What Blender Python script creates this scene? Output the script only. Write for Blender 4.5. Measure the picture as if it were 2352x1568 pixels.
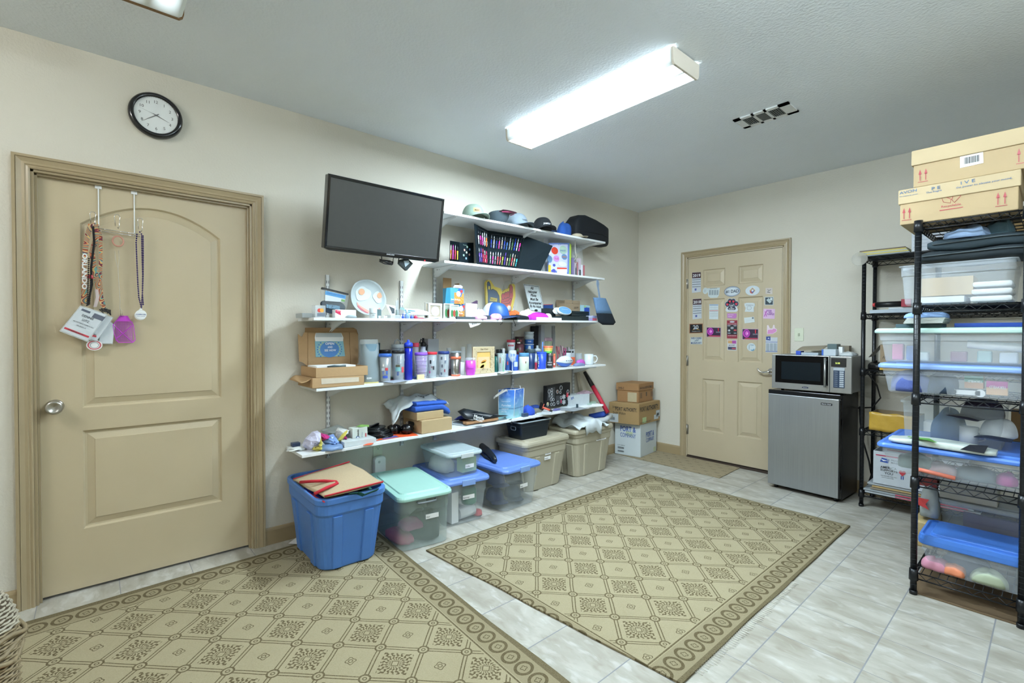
import bpy, math, random
from mathutils import Vector, Matrix
V=Vector
sc=bpy.context.scene
for o in list(bpy.data.objects): bpy.data.objects.remove(o)
# ---------------- camera ----------------
CAM=V((3.1792,-4.7058,1.2927)); FPX=1097.3
_yaw,_pit,_rol=[math.radians(a) for a in (-48.8206,-0.8566,0.0841)]
_f=V((math.sin(_yaw)*math.cos(_pit),math.cos(_yaw)*math.cos(_pit),math.sin(_pit)))
_r=_f.cross(V((0,0,1))).normalized(); _u=_r.cross(_f)
_r,_u=(_r*math.cos(_rol)+_u*math.sin(_rol)),(_u*math.cos(_rol)-_r*math.sin(_rol))
cd=bpy.data.cameras.new('camera'); cam=bpy.data.objects.new('camera',cd); sc.collection.objects.link(cam)
cd.sensor_width=36; cd.lens=FPX/2352*36; cd.clip_start=.03
cam.matrix_world=Matrix(((_r.x,_u.x,-_f.x,CAM.x),(_r.y,_u.y,-_f.y,CAM.y),(_r.z,_u.z,-_f.z,CAM.z),(0,0,0,1)))
sc.camera=cam
# ---------------- world, exposure ----------------
w=bpy.data.worlds.new('world'); sc.world=w; w.use_nodes=True
w.node_tree.nodes['Background'].inputs[0].default_value=(.75,.87,1,1); w.node_tree.nodes['Background'].inputs[1].default_value=0.05
vs=sc.view_settings; vs.view_transform='Standard'; vs.look='None'; vs.gamma=1; vs.use_curve_mapping=False; vs.exposure=1.3
LIGHT_A=84.0   # lit wraparound fixture in the middle of the room
LIGHT_B=0.5   # fixture at the frame's upper left, off or nearly so
FILL_D=11.5   # added fixture outside the frame, a guess at what brightens the right side
FILL_C=9.0   # invented fixture behind the camera, added as fill
def RAY(px,py): return _f+_r*((px-1176)/FPX)+_u*((784-py)/FPX)
def PX(px,py,x): d=RAY(px,py); return CAM+d*((x-CAM.x)/d.x)     # point of the photo on a plane parallel to the left wall
def PY(px,py,y): d=RAY(px,py); return CAM+d*((y-CAM.y)/d.y)     # ... parallel to the back wall
def PZ(px,py,z): d=RAY(px,py); return CAM+d*((z-CAM.z)/d.z)     # ... on a level surface
rnd=random.Random(7)
# ---------------- materials ----------------
def lin(c):
    if isinstance(c,str):
        c=c.lstrip('#'); c=[int(c[i:i+2],16)/255 for i in (0,2,4)]
        c=[x/12.92 if x<=.04045 else ((x+.055)/1.055)**2.4 for x in c]
    return (c[0],c[1],c[2],1)
MC={}
def M(name,col='#808080',rough=.5,metal=0,alpha=1,var=.07,scale=30,bump=0,bscale=200,spec=.5,emit=0,trans=0,coat=0):
    if name in MC: return MC[name]
    m=bpy.data.materials.new(name); m.use_nodes=True; nt=m.node_tree; b=nt.nodes['Principled BSDF']; c=lin(col)
    b.inputs['Roughness'].default_value=rough; b.inputs['Metallic'].default_value=metal; b.inputs['Alpha'].default_value=alpha
    b.inputs['Specular IOR Level'].default_value=spec; b.inputs['Transmission Weight'].default_value=trans; b.inputs['Coat Weight'].default_value=coat
    tc=nt.nodes.new('ShaderNodeTexCoord')
    n=nt.nodes.new('ShaderNodeTexNoise'); n.inputs['Scale'].default_value=scale; nt.links.new(tc.outputs['Object'],n.inputs['Vector'])
    mx=nt.nodes.new('ShaderNodeMix'); mx.data_type='RGBA'
    mx.inputs[6].default_value=(c[0]*(1-var),c[1]*(1-var),c[2]*(1-var),1); mx.inputs[7].default_value=(min(1,c[0]*(1+var)),min(1,c[1]*(1+var)),min(1,c[2]*(1+var)),1)
    nt.links.new(n.outputs[0],mx.inputs[0]); nt.links.new(mx.outputs[2],b.inputs['Base Color'])
    if emit: nt.links.new(mx.outputs[2],b.inputs['Emission Color']); b.inputs['Emission Strength'].default_value=emit
    if bump:
        n2=nt.nodes.new('ShaderNodeTexNoise'); n2.inputs['Scale'].default_value=bscale; nt.links.new(tc.outputs['Object'],n2.inputs['Vector'])
        bp=nt.nodes.new('ShaderNodeBump'); bp.inputs['Strength'].default_value=1; bp.inputs['Distance'].default_value=bump
        nt.links.new(n2.outputs[0],bp.inputs['Height']); nt.links.new(bp.outputs[0],b.inputs['Normal'])
    MC[name]=m; return m
class E:   # small expression helper that writes Math nodes
    nt=None
    def __init__(s,k): s.k=k
    @staticmethod
    def op(o,*a):
        n=E.nt.nodes.new('ShaderNodeMath'); n.operation=o
        for i,x in enumerate(a):
            if isinstance(x,E): E.nt.links.new(x.k,n.inputs[i])
            else: n.inputs[i].default_value=x
        return E(n.outputs[0])
    def __add__(s,o): return E.op('ADD',s,o)
    __radd__=__add__
    def __sub__(s,o): return E.op('SUBTRACT',s,o)
    def __rsub__(s,o): return E.op('SUBTRACT',o,s)
    def __mul__(s,o): return E.op('MULTIPLY',s,o)
    __rmul__=__mul__
    def __truediv__(s,o): return E.op('DIVIDE',s,o)
    def lt(s,o): return E.op('LESS_THAN',s,o)
    def gt(s,o): return E.op('GREATER_THAN',s,o)
    def abs(s): return E.op('ABSOLUTE',s)
    def fr(s): return E.op('FRACT',s)
    def fl(s): return E.op('FLOOR',s)
    def mod(s,o): return E.op('FLOORED_MODULO',s,o)
    def mx(s,o): return E.op('MAXIMUM',s,o)
    def mn(s,o): return E.op('MINIMUM',s,o)
    def sin(s): return E.op('SINE',s)
    def sqrt(s): return E.op('SQRT',s)
    def band(s,a,b): return s.gt(a)*s.lt(b)
def xyz(nt,kind='Object'):
    E.nt=nt; tc=nt.nodes.new('ShaderNodeTexCoord'); sp=nt.nodes.new('ShaderNodeSeparateXYZ'); nt.links.new(tc.outputs[kind],sp.inputs[0])
    return tc,E(sp.outputs[0]),E(sp.outputs[1]),E(sp.outputs[2])
def mixc(nt,fac,a,b):
    n=nt.nodes.new('ShaderNodeMix'); n.data_type='RGBA'
    for i,x in ((0,fac),(6,a),(7,b)):
        if isinstance(x,E): nt.links.new(x.k,n.inputs[i])
        elif hasattr(x,'is_linked'): nt.links.new(x,n.inputs[i])
        else: n.inputs[i].default_value=x
    return n.outputs[2]
def noise(nt,tc,scale,detail=3,vec=None):
    n=nt.nodes.new('ShaderNodeTexNoise'); n.inputs['Scale'].default_value=scale; n.inputs['Detail'].default_value=detail
    if vec:
        mp=nt.nodes.new('ShaderNodeMapping'); mp.inputs['Scale'].default_value=vec; nt.links.new(tc.outputs['Object'],mp.inputs[0]); nt.links.new(mp.outputs[0],n.inputs['Vector'])
    else: nt.links.new(tc.outputs['Object'],n.inputs['Vector'])
    return E(n.outputs[0])
# ---------------- geometry builder ----------------
def circ(n,r=1,r2=None,a0=0): r2=r if r2 is None else r2; return [(r*math.cos(a0+2*math.pi*i/n),r2*math.sin(a0+2*math.pi*i/n)) for i in range(n)]
def rrect(w,h,r,n=4,cx=0,cy=0):
    r=min(r,w/2-1e-5,h/2-1e-5); P=[]
    for sx,sy,a in ((1,1,0),(-1,1,90),(-1,-1,180),(1,-1,270)):
        for i in range(n+1):
            t=math.radians(a+90*i/n); P.append((cx+sx*(w/2-r)+r*math.cos(t),cy+sy*(h/2-r)+r*math.sin(t)))
    return P
def inset(P,d):
    n=len(P); Q=[]
    A=sum(P[i][0]*P[(i+1)%n][1]-P[(i+1)%n][0]*P[i][1] for i in range(n)); s=1 if A>0 else -1
    for i in range(n):
        a,b,c=V(P[i-1]),V(P[i]),V(P[(i+1)%n]); e1=(b-a).normalized(); e2=(c-b).normalized()
        n1=V((-e1.y,e1.x))*s; n2=V((-e2.y,e2.x))*s; m=(n1+n2); m=m/max(.2,m.length_squared)*2
        Q.append((b.x+m.x*d,b.y+m.y*d))
    return Q
class B:
    def __init__(s): s.v=[];s.f=[];s.mi=[];s.sm=[];s.T=None
    def add(s,v,f,m=0,sm=False):
        k=len(s.v)
        for p in v:
            p=V(p); s.v.append(s.T@p if s.T else p)
        for q in f: s.f.append([k+i for i in q]); s.mi.append(m); s.sm.append(sm)
        return s
    def box(s,x0,y0,z0,x1,y1,z1,m=0):
        return s.add([(x,y,z) for x in (x0,x1) for y in (y0,y1) for z in (z0,z1)],[(0,1,3,2),(4,6,7,5),(0,4,5,1),(2,3,7,6),(0,2,6,4),(1,5,7,3)],m)
    def loft(s,loops,m=0,sm=False,cap=True,close=True):
        n=len(loops[0]); v=[p for L in loops for p in L]; f=[]
        for i in range(len(loops)-1):
            for j in range(n if close else n-1):
                k=(j+1)%n; f.append((i*n+j,i*n+k,(i+1)*n+k,(i+1)*n+j))
        s.add(v,f,m,sm)
        if cap: s.add(loops[0],[list(range(n))[::-1]],m); s.add(loops[-1],[list(range(n))],m)
        return s
    def frame(s,p,d):
        d=d.normalized(); a=V((0,0,1)) if abs(d.z)<.9 else V((1,0,0)); u=d.cross(a).normalized(); return u,d.cross(u)
    def cyl(s,p,q,r,r2=None,n=14,m=0,cap=True,sm=True):
        p,q=V(p),V(q); r2=r if r2 is None else r2; u,v=s.frame(p,q-p)
        L=[[c+u*a*R+v*b*R for a,b in circ(n)] for c,R in ((p,r),(q,r2))]
        return s.loft(L,m,sm,cap)
    def tube(s,P,r,n=6,m=0,closed=False):
        P=[V(p) for p in P]; L=[]; N=len(P); pu=None
        for i in range(N):
            d=(P[(i+1)%N]-P[i-1]) if closed else (P[min(i+1,N-1)]-P[max(i-1,0)])
            if d.length<1e-9: d=V((0,0,1))
            d.normalize()
            if pu is None: u,_=s.frame(P[i],d)
            else: u=(pu-d*pu.dot(d)).normalized()
            pu=u; v=d.cross(u); R=r[i] if isinstance(r,(list,tuple)) else r
            L.append([P[i]+u*a*R+v*b*R for a,b in circ(n)])
        if closed: L.append(L[0])
        return s.loft(L,m,True,not closed)
    def lathe(s,prof,c=(0,0,0),n=24,m=0,sm=True,cap=True,sx=1,sy=1):
        c=V(c); return s.loft([[c+V((a*r*sx,b*r*sy,z)) for a,b in circ(n)] for r,z in prof],m,sm,cap)
    def prism(s,P,o,u,v,w,m=0,sm=False):
        o,u,v,w=V(o),V(u),V(v),V(w); return s.loft([[o+u*a+v*b+w*t for a,b in P] for t in (0,1)],m,sm)
    def poly(s,P,m=0): return s.add(P,[list(range(len(P)))],m)
    def ribbon(s,P,wv,t=.0015,m=0):   # strip along P, width vector wv
        P=[V(p) for p in P]; N=len(P); wv=[V(wv)]*N if not isinstance(wv,list) else [V(x) for x in wv]; L=[]
        for i in range(N):
            d=(P[min(i+1,N-1)]-P[max(i-1,0)]).normalized(); nn=d.cross(wv[i]).normalized()*t/2
            L.append([P[i]-wv[i]/2-nn,P[i]+wv[i]/2-nn,P[i]+wv[i]/2+nn,P[i]-wv[i]/2+nn])
        return s.loft(L,m,False,True)
    def grid(s,fn,nu,nv,m=0,sm=True,t=0):
        v=[V(fn(i/nu,j/nv)) for i in range(nu+1) for j in range(nv+1)]
        f=[(i*(nv+1)+j,(i+1)*(nv+1)+j,(i+1)*(nv+1)+j+1,i*(nv+1)+j+1) for i in range(nu) for j in range(nv)]
        return s.add(v,f,m,sm)
    def rbox(s,x0,y0,z0,x1,y1,z1,r=.01,m=0,n=3,top=0):   # rounded in plan
        P=rrect(x1-x0,y1-y0,r,n,(x0+x1)/2,(y0+y1)/2)
        return s.loft([[V((a,b,z0)) for a,b in P],[V((a,b,z1)) for a,b in P]],m)
    def open_box(s,x0,y0,z0,x1,y1,z1,t=.003,m=0,m2=None):
        m2=m if m2 is None else m2
        s.box(x0,y0,z0,x1,y1,z0+t,m); s.box(x0,y0,z0+t,x0+t,y1,z1,m); s.box(x1-t,y0,z0+t,x1,y1,z1,m2)
        s.box(x0+t,y0,z0+t,x1-t,y0+t,z1,m); s.box(x0+t,y1-t,z0+t,x1-t,y1,z1,m); return s
    def blob(s,c,rx,ry,h,seed=0,amp=.25,m=0,nu=20,nv=9,p=3,fold=5):   # crumpled soft heap resting on z=c.z
        R=random.Random(seed); ph=[R.uniform(0,6.28) for _ in range(8)]; c=V(c); L=[]
        fr=[R.randint(2,fold+3) for _ in range(4)]
        for j in range(nv+1):
            t=j/nv; z=math.sin(t*math.pi/2)**.8; k=max(.02,(1-z**p))**(1/p) if t<1 else .02
            L2=[]
            for i in range(nu):
                a=2*math.pi*i/nu; f=1+amp*(.45*math.sin(fr[0]*a+ph[0]+3*t)+.3*math.sin(fr[1]*a+ph[1]-4*t)+.2*math.sin((fr[2]+4)*a+ph[2]))*(.5+.5*t)
                zz=z*h*(1+amp*.8*(math.sin(2*a+ph[3]+2*t)*.5+math.sin(fr[3]*a+ph[4])*.5)*t)
                ca,sa=math.cos(a),math.sin(a); q=(abs(ca)**3+abs(sa)**3)**(-1/3)
                L2.append(c+V((ca*q*rx*k*f,sa*q*ry*k*f,max(0,zz))))
            L.append(L2)
        return s.loft(L,m,True)
WM={}
def link(o): sc.collection.objects.link(o); return o
def place(loc,rz=0): return Matrix.Translation(V(loc))@Matrix.Rotation(rz,4,'Z')
def props(o,label=None,cat=None,group=None,kind=None):
    if label: o['label']=label
    if cat: o['category']=cat
    if group: o['group']=group
    if kind: o['kind']=kind
    return o
def thing(name,label,cat,loc=(0,0,0),rz=0,group=None):
    o=bpy.data.objects.new(name,None); o.empty_display_size=.05; link(o); o.location=loc; o.rotation_euler=(0,0,rz)
    WM[o.name]=place(loc,rz); return props(o,label,cat,group)
def mesh(name,b,mats):
    me=bpy.data.meshes.new(name); me.from_pydata([tuple(p) for p in b.v],[],b.f)
    for m in (mats if isinstance(mats,(list,tuple)) else [mats]): me.materials.append(m)
    me.polygons.foreach_set('material_index',b.mi); me.polygons.foreach_set('use_smooth',b.sm); me.update(); me.validate(); return me
def obj(name,b,mats,parent=None,world=True,bev=0,solid=0,loc=None,rz=0,sub=0,label=None,flip=True):
    """one mesh object; geometry is given in world coordinates unless world=False (then in its thing's coordinates)"""
    W=WM[parent.name] if parent else place(loc or (0,0,0),rz)
    if world: 
        I=W.inverted(); b.v=[I@V(p) for p in b.v]
    me=mesh(name,b,mats)
    if flip:
        import bmesh
        bm=bmesh.new(); bm.from_mesh(me); bmesh.ops.remove_doubles(bm,verts=bm.verts,dist=1e-6); bmesh.ops.recalc_face_normals(bm,faces=bm.faces); bm.to_mesh(me); bm.free()
    o=bpy.data.objects.new(name,me); link(o)
    if parent: o.parent=parent
    else: o.location=loc or (0,0,0); o.rotation_euler=(0,0,rz)
    WM[o.name]=W
    if solid: md=o.modifiers.new('thickness','SOLIDIFY'); md.thickness=solid; md.offset=0
    if bev: md=o.modifiers.new('bevel','BEVEL'); md.width=bev; md.segments=2; md.limit_method='ANGLE'; md.angle_limit=.6
    if sub: md=o.modifiers.new('sub','SUBSURF'); md.levels=sub; md.render_levels=sub
    if label: o['label']=label
    return o
def solo(name,b,mats,label,cat,loc=None,rz=0,group=None,world=True,**k):
    if loc is None:
        xs=[p[0] for p in b.v]; ys=[p[1] for p in b.v]; zs=[p[2] for p in b.v]; loc=((min(xs)+max(xs))/2,(min(ys)+max(ys))/2,min(zs))
    return props(obj(name,b,mats,None,world,loc=loc,rz=rz,**k),label,cat,group)
def struct(name,b,mats,parent=None,**k):
    o=obj(name,b,mats,parent,**k)
    if not parent: o['kind']='structure'
    return o
_tx={}
def textmesh(s,bold=0):
    if (s,bold) in _tx: return _tx[(s,bold)]
    c=bpy.data.curves.new('t','FONT'); c.body=s; c.size=1; c.offset=bold; c.resolution_u=2; o=bpy.data.objects.new('t',c)
    sc.collection.objects.link(o); dg=bpy.context.evaluated_depsgraph_get(); me=bpy.data.meshes.new_from_object(o.evaluated_get(dg))
    vs_=[tuple(v.co) for v in me.vertices]; fs=[tuple(p.vertices) for p in me.polygons]
    bpy.data.objects.remove(o); bpy.data.curves.remove(c); bpy.data.meshes.remove(me)
    x0=min(v[0] for v in vs_); x1=max(v[0] for v in vs_); _tx[(s,bold)]=(vs_,fs,x0,x1); return _tx[(s,bold)]
def T(b,s,o,u,v,h,w=None,m=0,bold=0,fn=None,align='L',off=.0009):
    """write a line of text into builder b: o lower-left corner, u right, v up, h cap height, w total width"""
    vs_,fs,x0,x1=textmesh(s,bold); k=h/.7; kx=(w/(x1-x0)) if w else k; u,v=V(u).normalized(),V(v).normalized(); o=V(o); nn=u.cross(v)*off
    if align=='C': o=o-u*(x1-x0)*kx/2
    if fn: P=[fn((x-x0)*kx,y*k) for x,y,_ in vs_]
    else: P=[o+u*(x-x0)*kx+v*y*k+nn for x,y,_ in vs_]
    b.add(P,fs,m); return b
def card(b,o,u,v,w,h,m=0,t=.0006,r=0):
    """thin printed plate, o = lower-left corner"""
    u,v=V(u).normalized(),V(v).normalized(); n=u.cross(v)
    P=rrect(w,h,r,3,w/2,h/2) if r else [(0,0),(w,0),(w,h),(0,h)]
    b.prism(P,V(o),u,v,n*t,m); return b
def copy_tree(o,loc=None,rz=None,label=None,group=None):
    c=o.copy(); link(c); WM[c.name]=WM.get(o.name)
    if loc is not None: c.location=loc
    if rz is not None: c.rotation_euler=(0,0,rz)
    if label: c['label']=label
    if group: c['group']=group
    for a in list(o.children):
        d=a.copy(); link(d); d.parent=c
        for g in list(a.children): e=g.copy(); link(e); e.parent=d
    return c
# =============== ROOM ===============
H=2.687; XR=3.75; YR=-7.6
def wallmat(name,c1,c2,bump,bscale):
    m=bpy.data.materials.new(name); m.use_nodes=True; nt=m.node_tree; b=nt.nodes['Principled BSDF']; tc,x,y,z=xyz(nt)
    n=noise(nt,tc,3,4); col=mixc(nt,n,lin(c1),lin(c2)); nt.links.new(col,b.inputs['Base Color']); b.inputs['Roughness'].default_value=.75
    b.inputs['Specular IOR Level'].default_value=.3
    n2=noise(nt,tc,bscale,3); bp=nt.nodes.new('ShaderNodeBump'); bp.inputs['Distance'].default_value=bump; nt.links.new(n2.k,bp.inputs['Height']); nt.links.new(bp.outputs[0],b.inputs['Normal'])
    return m
wall_m=wallmat('beige wall paint','#cac6b9','#d0ccc0',.0016,90)
ceil_m=wallmat('white ceiling paint','#e0e6ec','#e6ecf2',.0035,70)
def tilemat():
    m=bpy.data.materials.new('floor tile'); m.use_nodes=True; nt=m.node_tree; b=nt.nodes['Principled BSDF']; tc,x,y,z=xyz(nt)
    u=(x-2.383)/.3125; v=(y+2.79)/.3045
    fu=(u.fr()-.5).abs(); fv=(v.fr()-.5).abs(); g=fu.gt(.5-.0075)+fv.gt(.5-.0045); g=g.mn(1)
    wn=nt.nodes.new('ShaderNodeTexWhiteNoise'); cb=nt.nodes.new('ShaderNodeCombineXYZ'); nt.links.new(u.fl().k,cb.inputs[0]); nt.links.new(v.fl().k,cb.inputs[1]); nt.links.new(cb.outputs[0],wn.inputs['Vector'])
    off=nt.nodes.new('ShaderNodeVectorMath'); off.operation='MULTIPLY_ADD'; nt.links.new(wn.outputs['Color'],off.inputs[0]); off.inputs[1].default_value=(9,9,9); nt.links.new(tc.outputs['Object'],off.inputs[2])
    def nz(scale,det,vec,dist=0):
        mp=nt.nodes.new('ShaderNodeMapping'); mp.inputs['Scale'].default_value=vec; nt.links.new(off.outputs[0],mp.inputs[0])
        n=nt.nodes.new('ShaderNodeTexNoise'); n.inputs['Scale'].default_value=scale; n.inputs['Detail'].default_value=det; n.inputs['Distortion'].default_value=dist; nt.links.new(mp.outputs[0],n.inputs['Vector']); return E(n.outputs[0])
    a=nz(4,6,(1,2.6,1),.6); c=nz(11,5,(1,2.2,1),.4)
    t=((a-.5)*2.6+.5).mx(0).mn(1); col=mixc(nt,t,lin('#969184'),lin('#b6b4aa'))
    s=((c-.55)*7).mx(0).mn(1)*.45; col=mixc(nt,s,col,lin('#cfd1ce'))
    s2=((.44-c)*6).mx(0).mn(1)*.6; col=mixc(nt,s2,col,lin('#8d8474'))
    col=mixc(nt,g,col,lin('#84868a'))
    nt.links.new(col,b.inputs['Base Color']); nt.links.new((g*.35+.42).k,b.inputs['Roughness'])
    bp=nt.nodes.new('ShaderNodeBump'); bp.inputs['Distance'].default_value=.0012; nt.links.new(((1-g)+a*.3).k,bp.inputs['Height']); nt.links.new(bp.outputs[0],b.inputs['Normal'])
    return m
tile_m=tilemat()
struct('floor',B().box(-.3,YR-.1,-.06,XR+.1,.3,0),tile_m)
struct('ceiling',B().box(-.3,YR-.1,H,XR+.1,.3,H+.06),ceil_m)
# left wall with its door opening, back wall with its door opening
LY0,LY1,LZ=-4.925,-3.99,2.065
BX0,BX1,BZ=.60,1.537,2.10
b=B(); b.box(-.12,YR,0,0,LY0,H); b.box(-.12,LY1,0,0,.12,H); b.box(-.12,LY0,LZ,0,LY1,H); struct('wall_left',b,wall_m)
b=B(); b.box(0,0,0,BX0,.12,H); b.box(BX1,0,0,XR,.12,H); b.box(BX0,0,BZ,BX1,.12,H); struct('wall_back',b,wall_m)
struct('wall_right',B().box(XR,YR,0,XR+.1,.12,H),wall_m)
struct('wall_rear',B().box(0,YR-.1,0,XR,YR,H),wall_m)
paint=M('tan trim paint','#a09072',.33,var=.03,scale=8)
paint2=M('tan door paint','#b9ab8e',.38,var=.035,scale=6,bump=.0002,bscale=400)
paintB=M('tan back door paint','#b6a98f',.4,var=.035,scale=6,bump=.0003,bscale=300)
dark=M('dark gap','#15120f',.8)
PROF=[(0,0),(0,.009),(.006,.012),(.014,.009),(.018,.013),(.028,.011),(.042,.016),(.046,.018),(.047,.014),(.049,.018),(.0605,.018),(.0605,0)]
def casing(name,o,u,n,w,h,mat):
    """o = lower corner of opening on the wall face, u along wall, n out of wall"""
    o,u,n=V(o),V(u),V(n); z=V((0,0,1)); b=B()
    L=[[o-u*d+n*t,o-u*d+z*(h+d)+n*t,o+u*(w+d)+z*(h+d)+n*t,o+u*(w+d)+n*t] for d,t in PROF]
    b.loft(L,0,False,False,False); struct(name,b,mat,flip=True)
casing('trim_1',(0.0005,LY0,0),(0,1,0),(1,0,0),LY1-LY0,LZ,paint)
casing('trim_2',(BX0,-.0005,0),(1,0,0),(0,-1,0),BX1-BX0,BZ,paint)
# baseboards
def baseboard(name,p,q,n,mat):
    p,q,n=V(p),V(q),V(n); z=V((0,0,1)); P=[(0,0),(.012,0),(.012,.085),(.009,.095),(.006,.10),(0,.102)]
    L=[[e+n*a+z*h for a,h in P] for e in (p,q)]; struct(name,B().loft(L,0),mat)
paintd=M('tan baseboard paint','#9c8a69',.4,var=.03)
baseboard('baseboard_left',(0,LY1+.0605,0),(0,-.012,0),(1,0,0),paintd)
baseboard('baseboard_near',(0,YR,0),(0,LY0-.0605,0),(1,0,0),paintd)
baseboard('baseboard_back',(0,0,0),(BX0-.0605,0,0),(0,-1,0),paintd)
baseboard('baseboard_back_right',(BX1+.0605,0,0),(XR,0,0),(0,-1,0),paintd)
baseboard('baseboard_right',(XR,YR,0),(XR,0,0),(-1,0,0),paintd)
# jambs with stops
b=B(); x0=-.12
for a,c in ((LY0,LY0+.012),(LY1-.012,LY1)): b.box(x0,a,0,.001,c,LZ)
b.box(x0,LY0,LZ-.012,.001,LY1,LZ)
for a,c in ((LY0+.012,LY0+.022),(LY1-.022,LY1-.012)): b.box(-.04,a,0,-.018,c,LZ-.012)
b.box(-.04,LY0+.012,LZ-.022,-.018,LY1-.012,LZ-.012); struct('trim_3',b,paint,bev=.001)
b=B()
for a,c in ((BX0,BX0+.012),(BX1-.012,BX1)): b.box(a,-.001,0,c,.12,BZ)
b.box(BX0,-.001,BZ-.012,BX1,.12,BZ); b.box(BX0,.045,0,BX1,.12,.03); struct('trim_4',b,paintB)
struct('trim_5',B().box(BX0+.012,-.012,0,BX1-.012,.05,.022),M('dark threshold','#3a2f28',.5))
# doors
def door(name,o,u,n,w,h,panels,mat,t=.035):
    """o lower corner of the front face; panels: list of closed 2D loops (ccw) on the face, in columns"""
    o,u,n=V(o),V(u),V(n); z=V((0,0,1)); P3=lambda a,h_,d=0:o+u*a+z*h_+n*d
    b=B()
    for P in panels:
        L=[]
        for d,t_ in ((0,0),(.004,-.005),(.008,-.012),(.016,-.013),(.046,-.004),(.048,-.001)):
            L.append([P3(a,h_,t_) for a,h_ in inset(P,d)])
        b.loft(L,0,False,False); b.poly(L[-1])
    return b,P3
def W2(p,o,u): d=V(p)-V(o); return (d.dot(V(u)),d.z)
# left door: arched upper panel, rectangular lower panel
o=(-.04,LY0+.0135,.014); wd=LY1-LY0-.027; hd=LZ-.014-.016
g=lambda px,py: W2(PX(px,py,-.04),o,(0,1,0))
l_,r_=g(186,700)[0],g(507,700)[0]; zb=.5*(g(186,938)[1]+g(507,912)[1]); zs=.5*(g(186,515)[1]+g(507,547)[1]); zp=g(345,478)[1]
N=18; arch=[(r_+(l_-r_)*i/N, zs+(zp-zs)*(1-(2*i/N-1)**2)) for i in range(N+1)]
up=[(l_,zb),(r_,zb)]+arch
z1,z0=.5*(g(186,990)[1]+g(507,957)[1]),.5*(g(186,1217)[1]+g(507,1150)[1])
lo=[(l_,z0),(r_,z0),(r_,z1),(l_,z1)]
b,P3=door('d',o,(0,1,0),(1,0,0),wd,hd,[up,lo],paint2)
b.poly([P3(0,0),P3(l_,0),P3(l_,hd),P3(0,hd)]); b.poly([P3(r_,0),P3(wd,0),P3(wd,hd),P3(r_,hd)])
b.poly([P3(l_,0),P3(r_,0),P3(r_,z0),P3(l_,z0)]); b.poly([P3(l_,z1),P3(r_,z1),P3(r_,zb),P3(l_,zb)])
for i in range(N): a,c=arch[i],arch[i+1]; b.poly([P3(*a),P3(a[0],hd),P3(c[0],hd),P3(*c)])
b.poly([P3(0,0),P3(0,hd),P3(0,hd,-.035),P3(0,0,-.035)]); b.poly([P3(wd,0),P3(wd,hd),P3(wd,hd,-.035),P3(wd,0,-.035)])
b.poly([P3(0,0),P3(wd,0),P3(wd,0,-.035),P3(0,0,-.035)]); b.poly([P3(0,hd),P3(wd,hd),P3(wd,hd,-.035),P3(0,hd,-.035)]); b.poly([P3(0,0,-.035),P3(wd,0,-.035),P3(wd,hd,-.035),P3(0,hd,-.035)])
door1=struct('door_1',b,paint2)
steel=M('satin nickel','#b9b7b2',.28,1,var=.05); chrome=M('chrome','#d8d8d8',.12,1,var=.03)
k=PX(126,933,-.04); b=B(); b.T=Matrix.Translation(k)@Matrix.Rotation(math.pi/2,4,'Y')
b.lathe([(.001,0),(.033,0),(.034,.004),(.030,.010),(.018,.014),(.014,.030),(.020,.036),(.031,.044),(.0335,.056),(.031,.066),(.024,.070),(.020,.066),(.001,.064)],n=32); obj('door_knob',b,steel,door1)
# back door: six panels
o=(BX0+.0145,.0,.03); wd=BX1-BX0-.029; hd=BZ-.03-.016
g=lambda px,py: W2(PY(px,py,0),o,(1,0,0)); s=300/1568
gz=lambda x,y: g(1540+x*s,530+y*s); s7=300/1470; g7=lambda x,y: g(1540+x*s7,800+y*s7)
c1=(gz(392,560)[0],gz(655,560)[0]); c2=(gz(815,530)[0],gz(1112,530)[0])
rows=[((gz(655,440)[1]+gz(1112,397)[1])/2,(gz(400,668)[1]+gz(820,640)[1])/2),((gz(655,803)[1]+gz(1112,785)[1])/2,(g7(375,133)[1]+g7(775,160)[1])/2),((g7(370,338)[1]+g7(765,370)[1])/2,(g7(370,925)[1]+g7(765,992)[1])/2)]
pan=[[(a,zl),(c,zl),(c,zh),(a,zh)] for zh,zl in rows for a,c in (c1,c2)]
b,P3=door('d',o,(1,0,0),(0,-1,0),wd,hd,pan,paintB)
for a,c in ((0,c1[0]),(c1[1],c2[0]),(c2[1],wd)): b.poly([P3(a,0),P3(c,0),P3(c,hd),P3(a,hd)])
zz=[0]+[q for r in rows[::-1] for q in (r[1],r[0])]+[hd]
for a,c in (c1,c2):
    for i in range(0,8,2): b.poly([P3(a,zz[i]),P3(c,zz[i]),P3(c,zz[i+1]),P3(a,zz[i+1])])
for q in ([(0,0),(0,hd)],[(wd,0),(wd,hd)],[(0,0),(wd,0)],[(0,hd),(wd,hd)]): b.poly([P3(*q[0]),P3(*q[1]),P3(*q[1],-.04),P3(*q[0],-.04)])
door2=struct('door_2',b,paintB)
for py in (652,828,985):
    q=PY(1577.5,py,0); b=B(); b.cyl(q+V((0.004,-.006,-.05)),q+V((.004,-.006,.05)),.006,n=10); b.cyl(q+V((.004,-.006,.05)),q+V((.004,-.006,.056)),.004,n=8); b.box(q.x,-.002,q.z-.05,q.x+.02,.001,q.z+.05); obj('hinge',b,steel,door2)
q=PY(1772,853,-.0); b=B(); b.cyl(q+V((0,0,0)),q+V((0,-.012,0)),.032,.028,n=24); b.cyl(q+V((0,-.012,0)),q+V((0,-.05,0)),.012,n=14)
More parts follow.
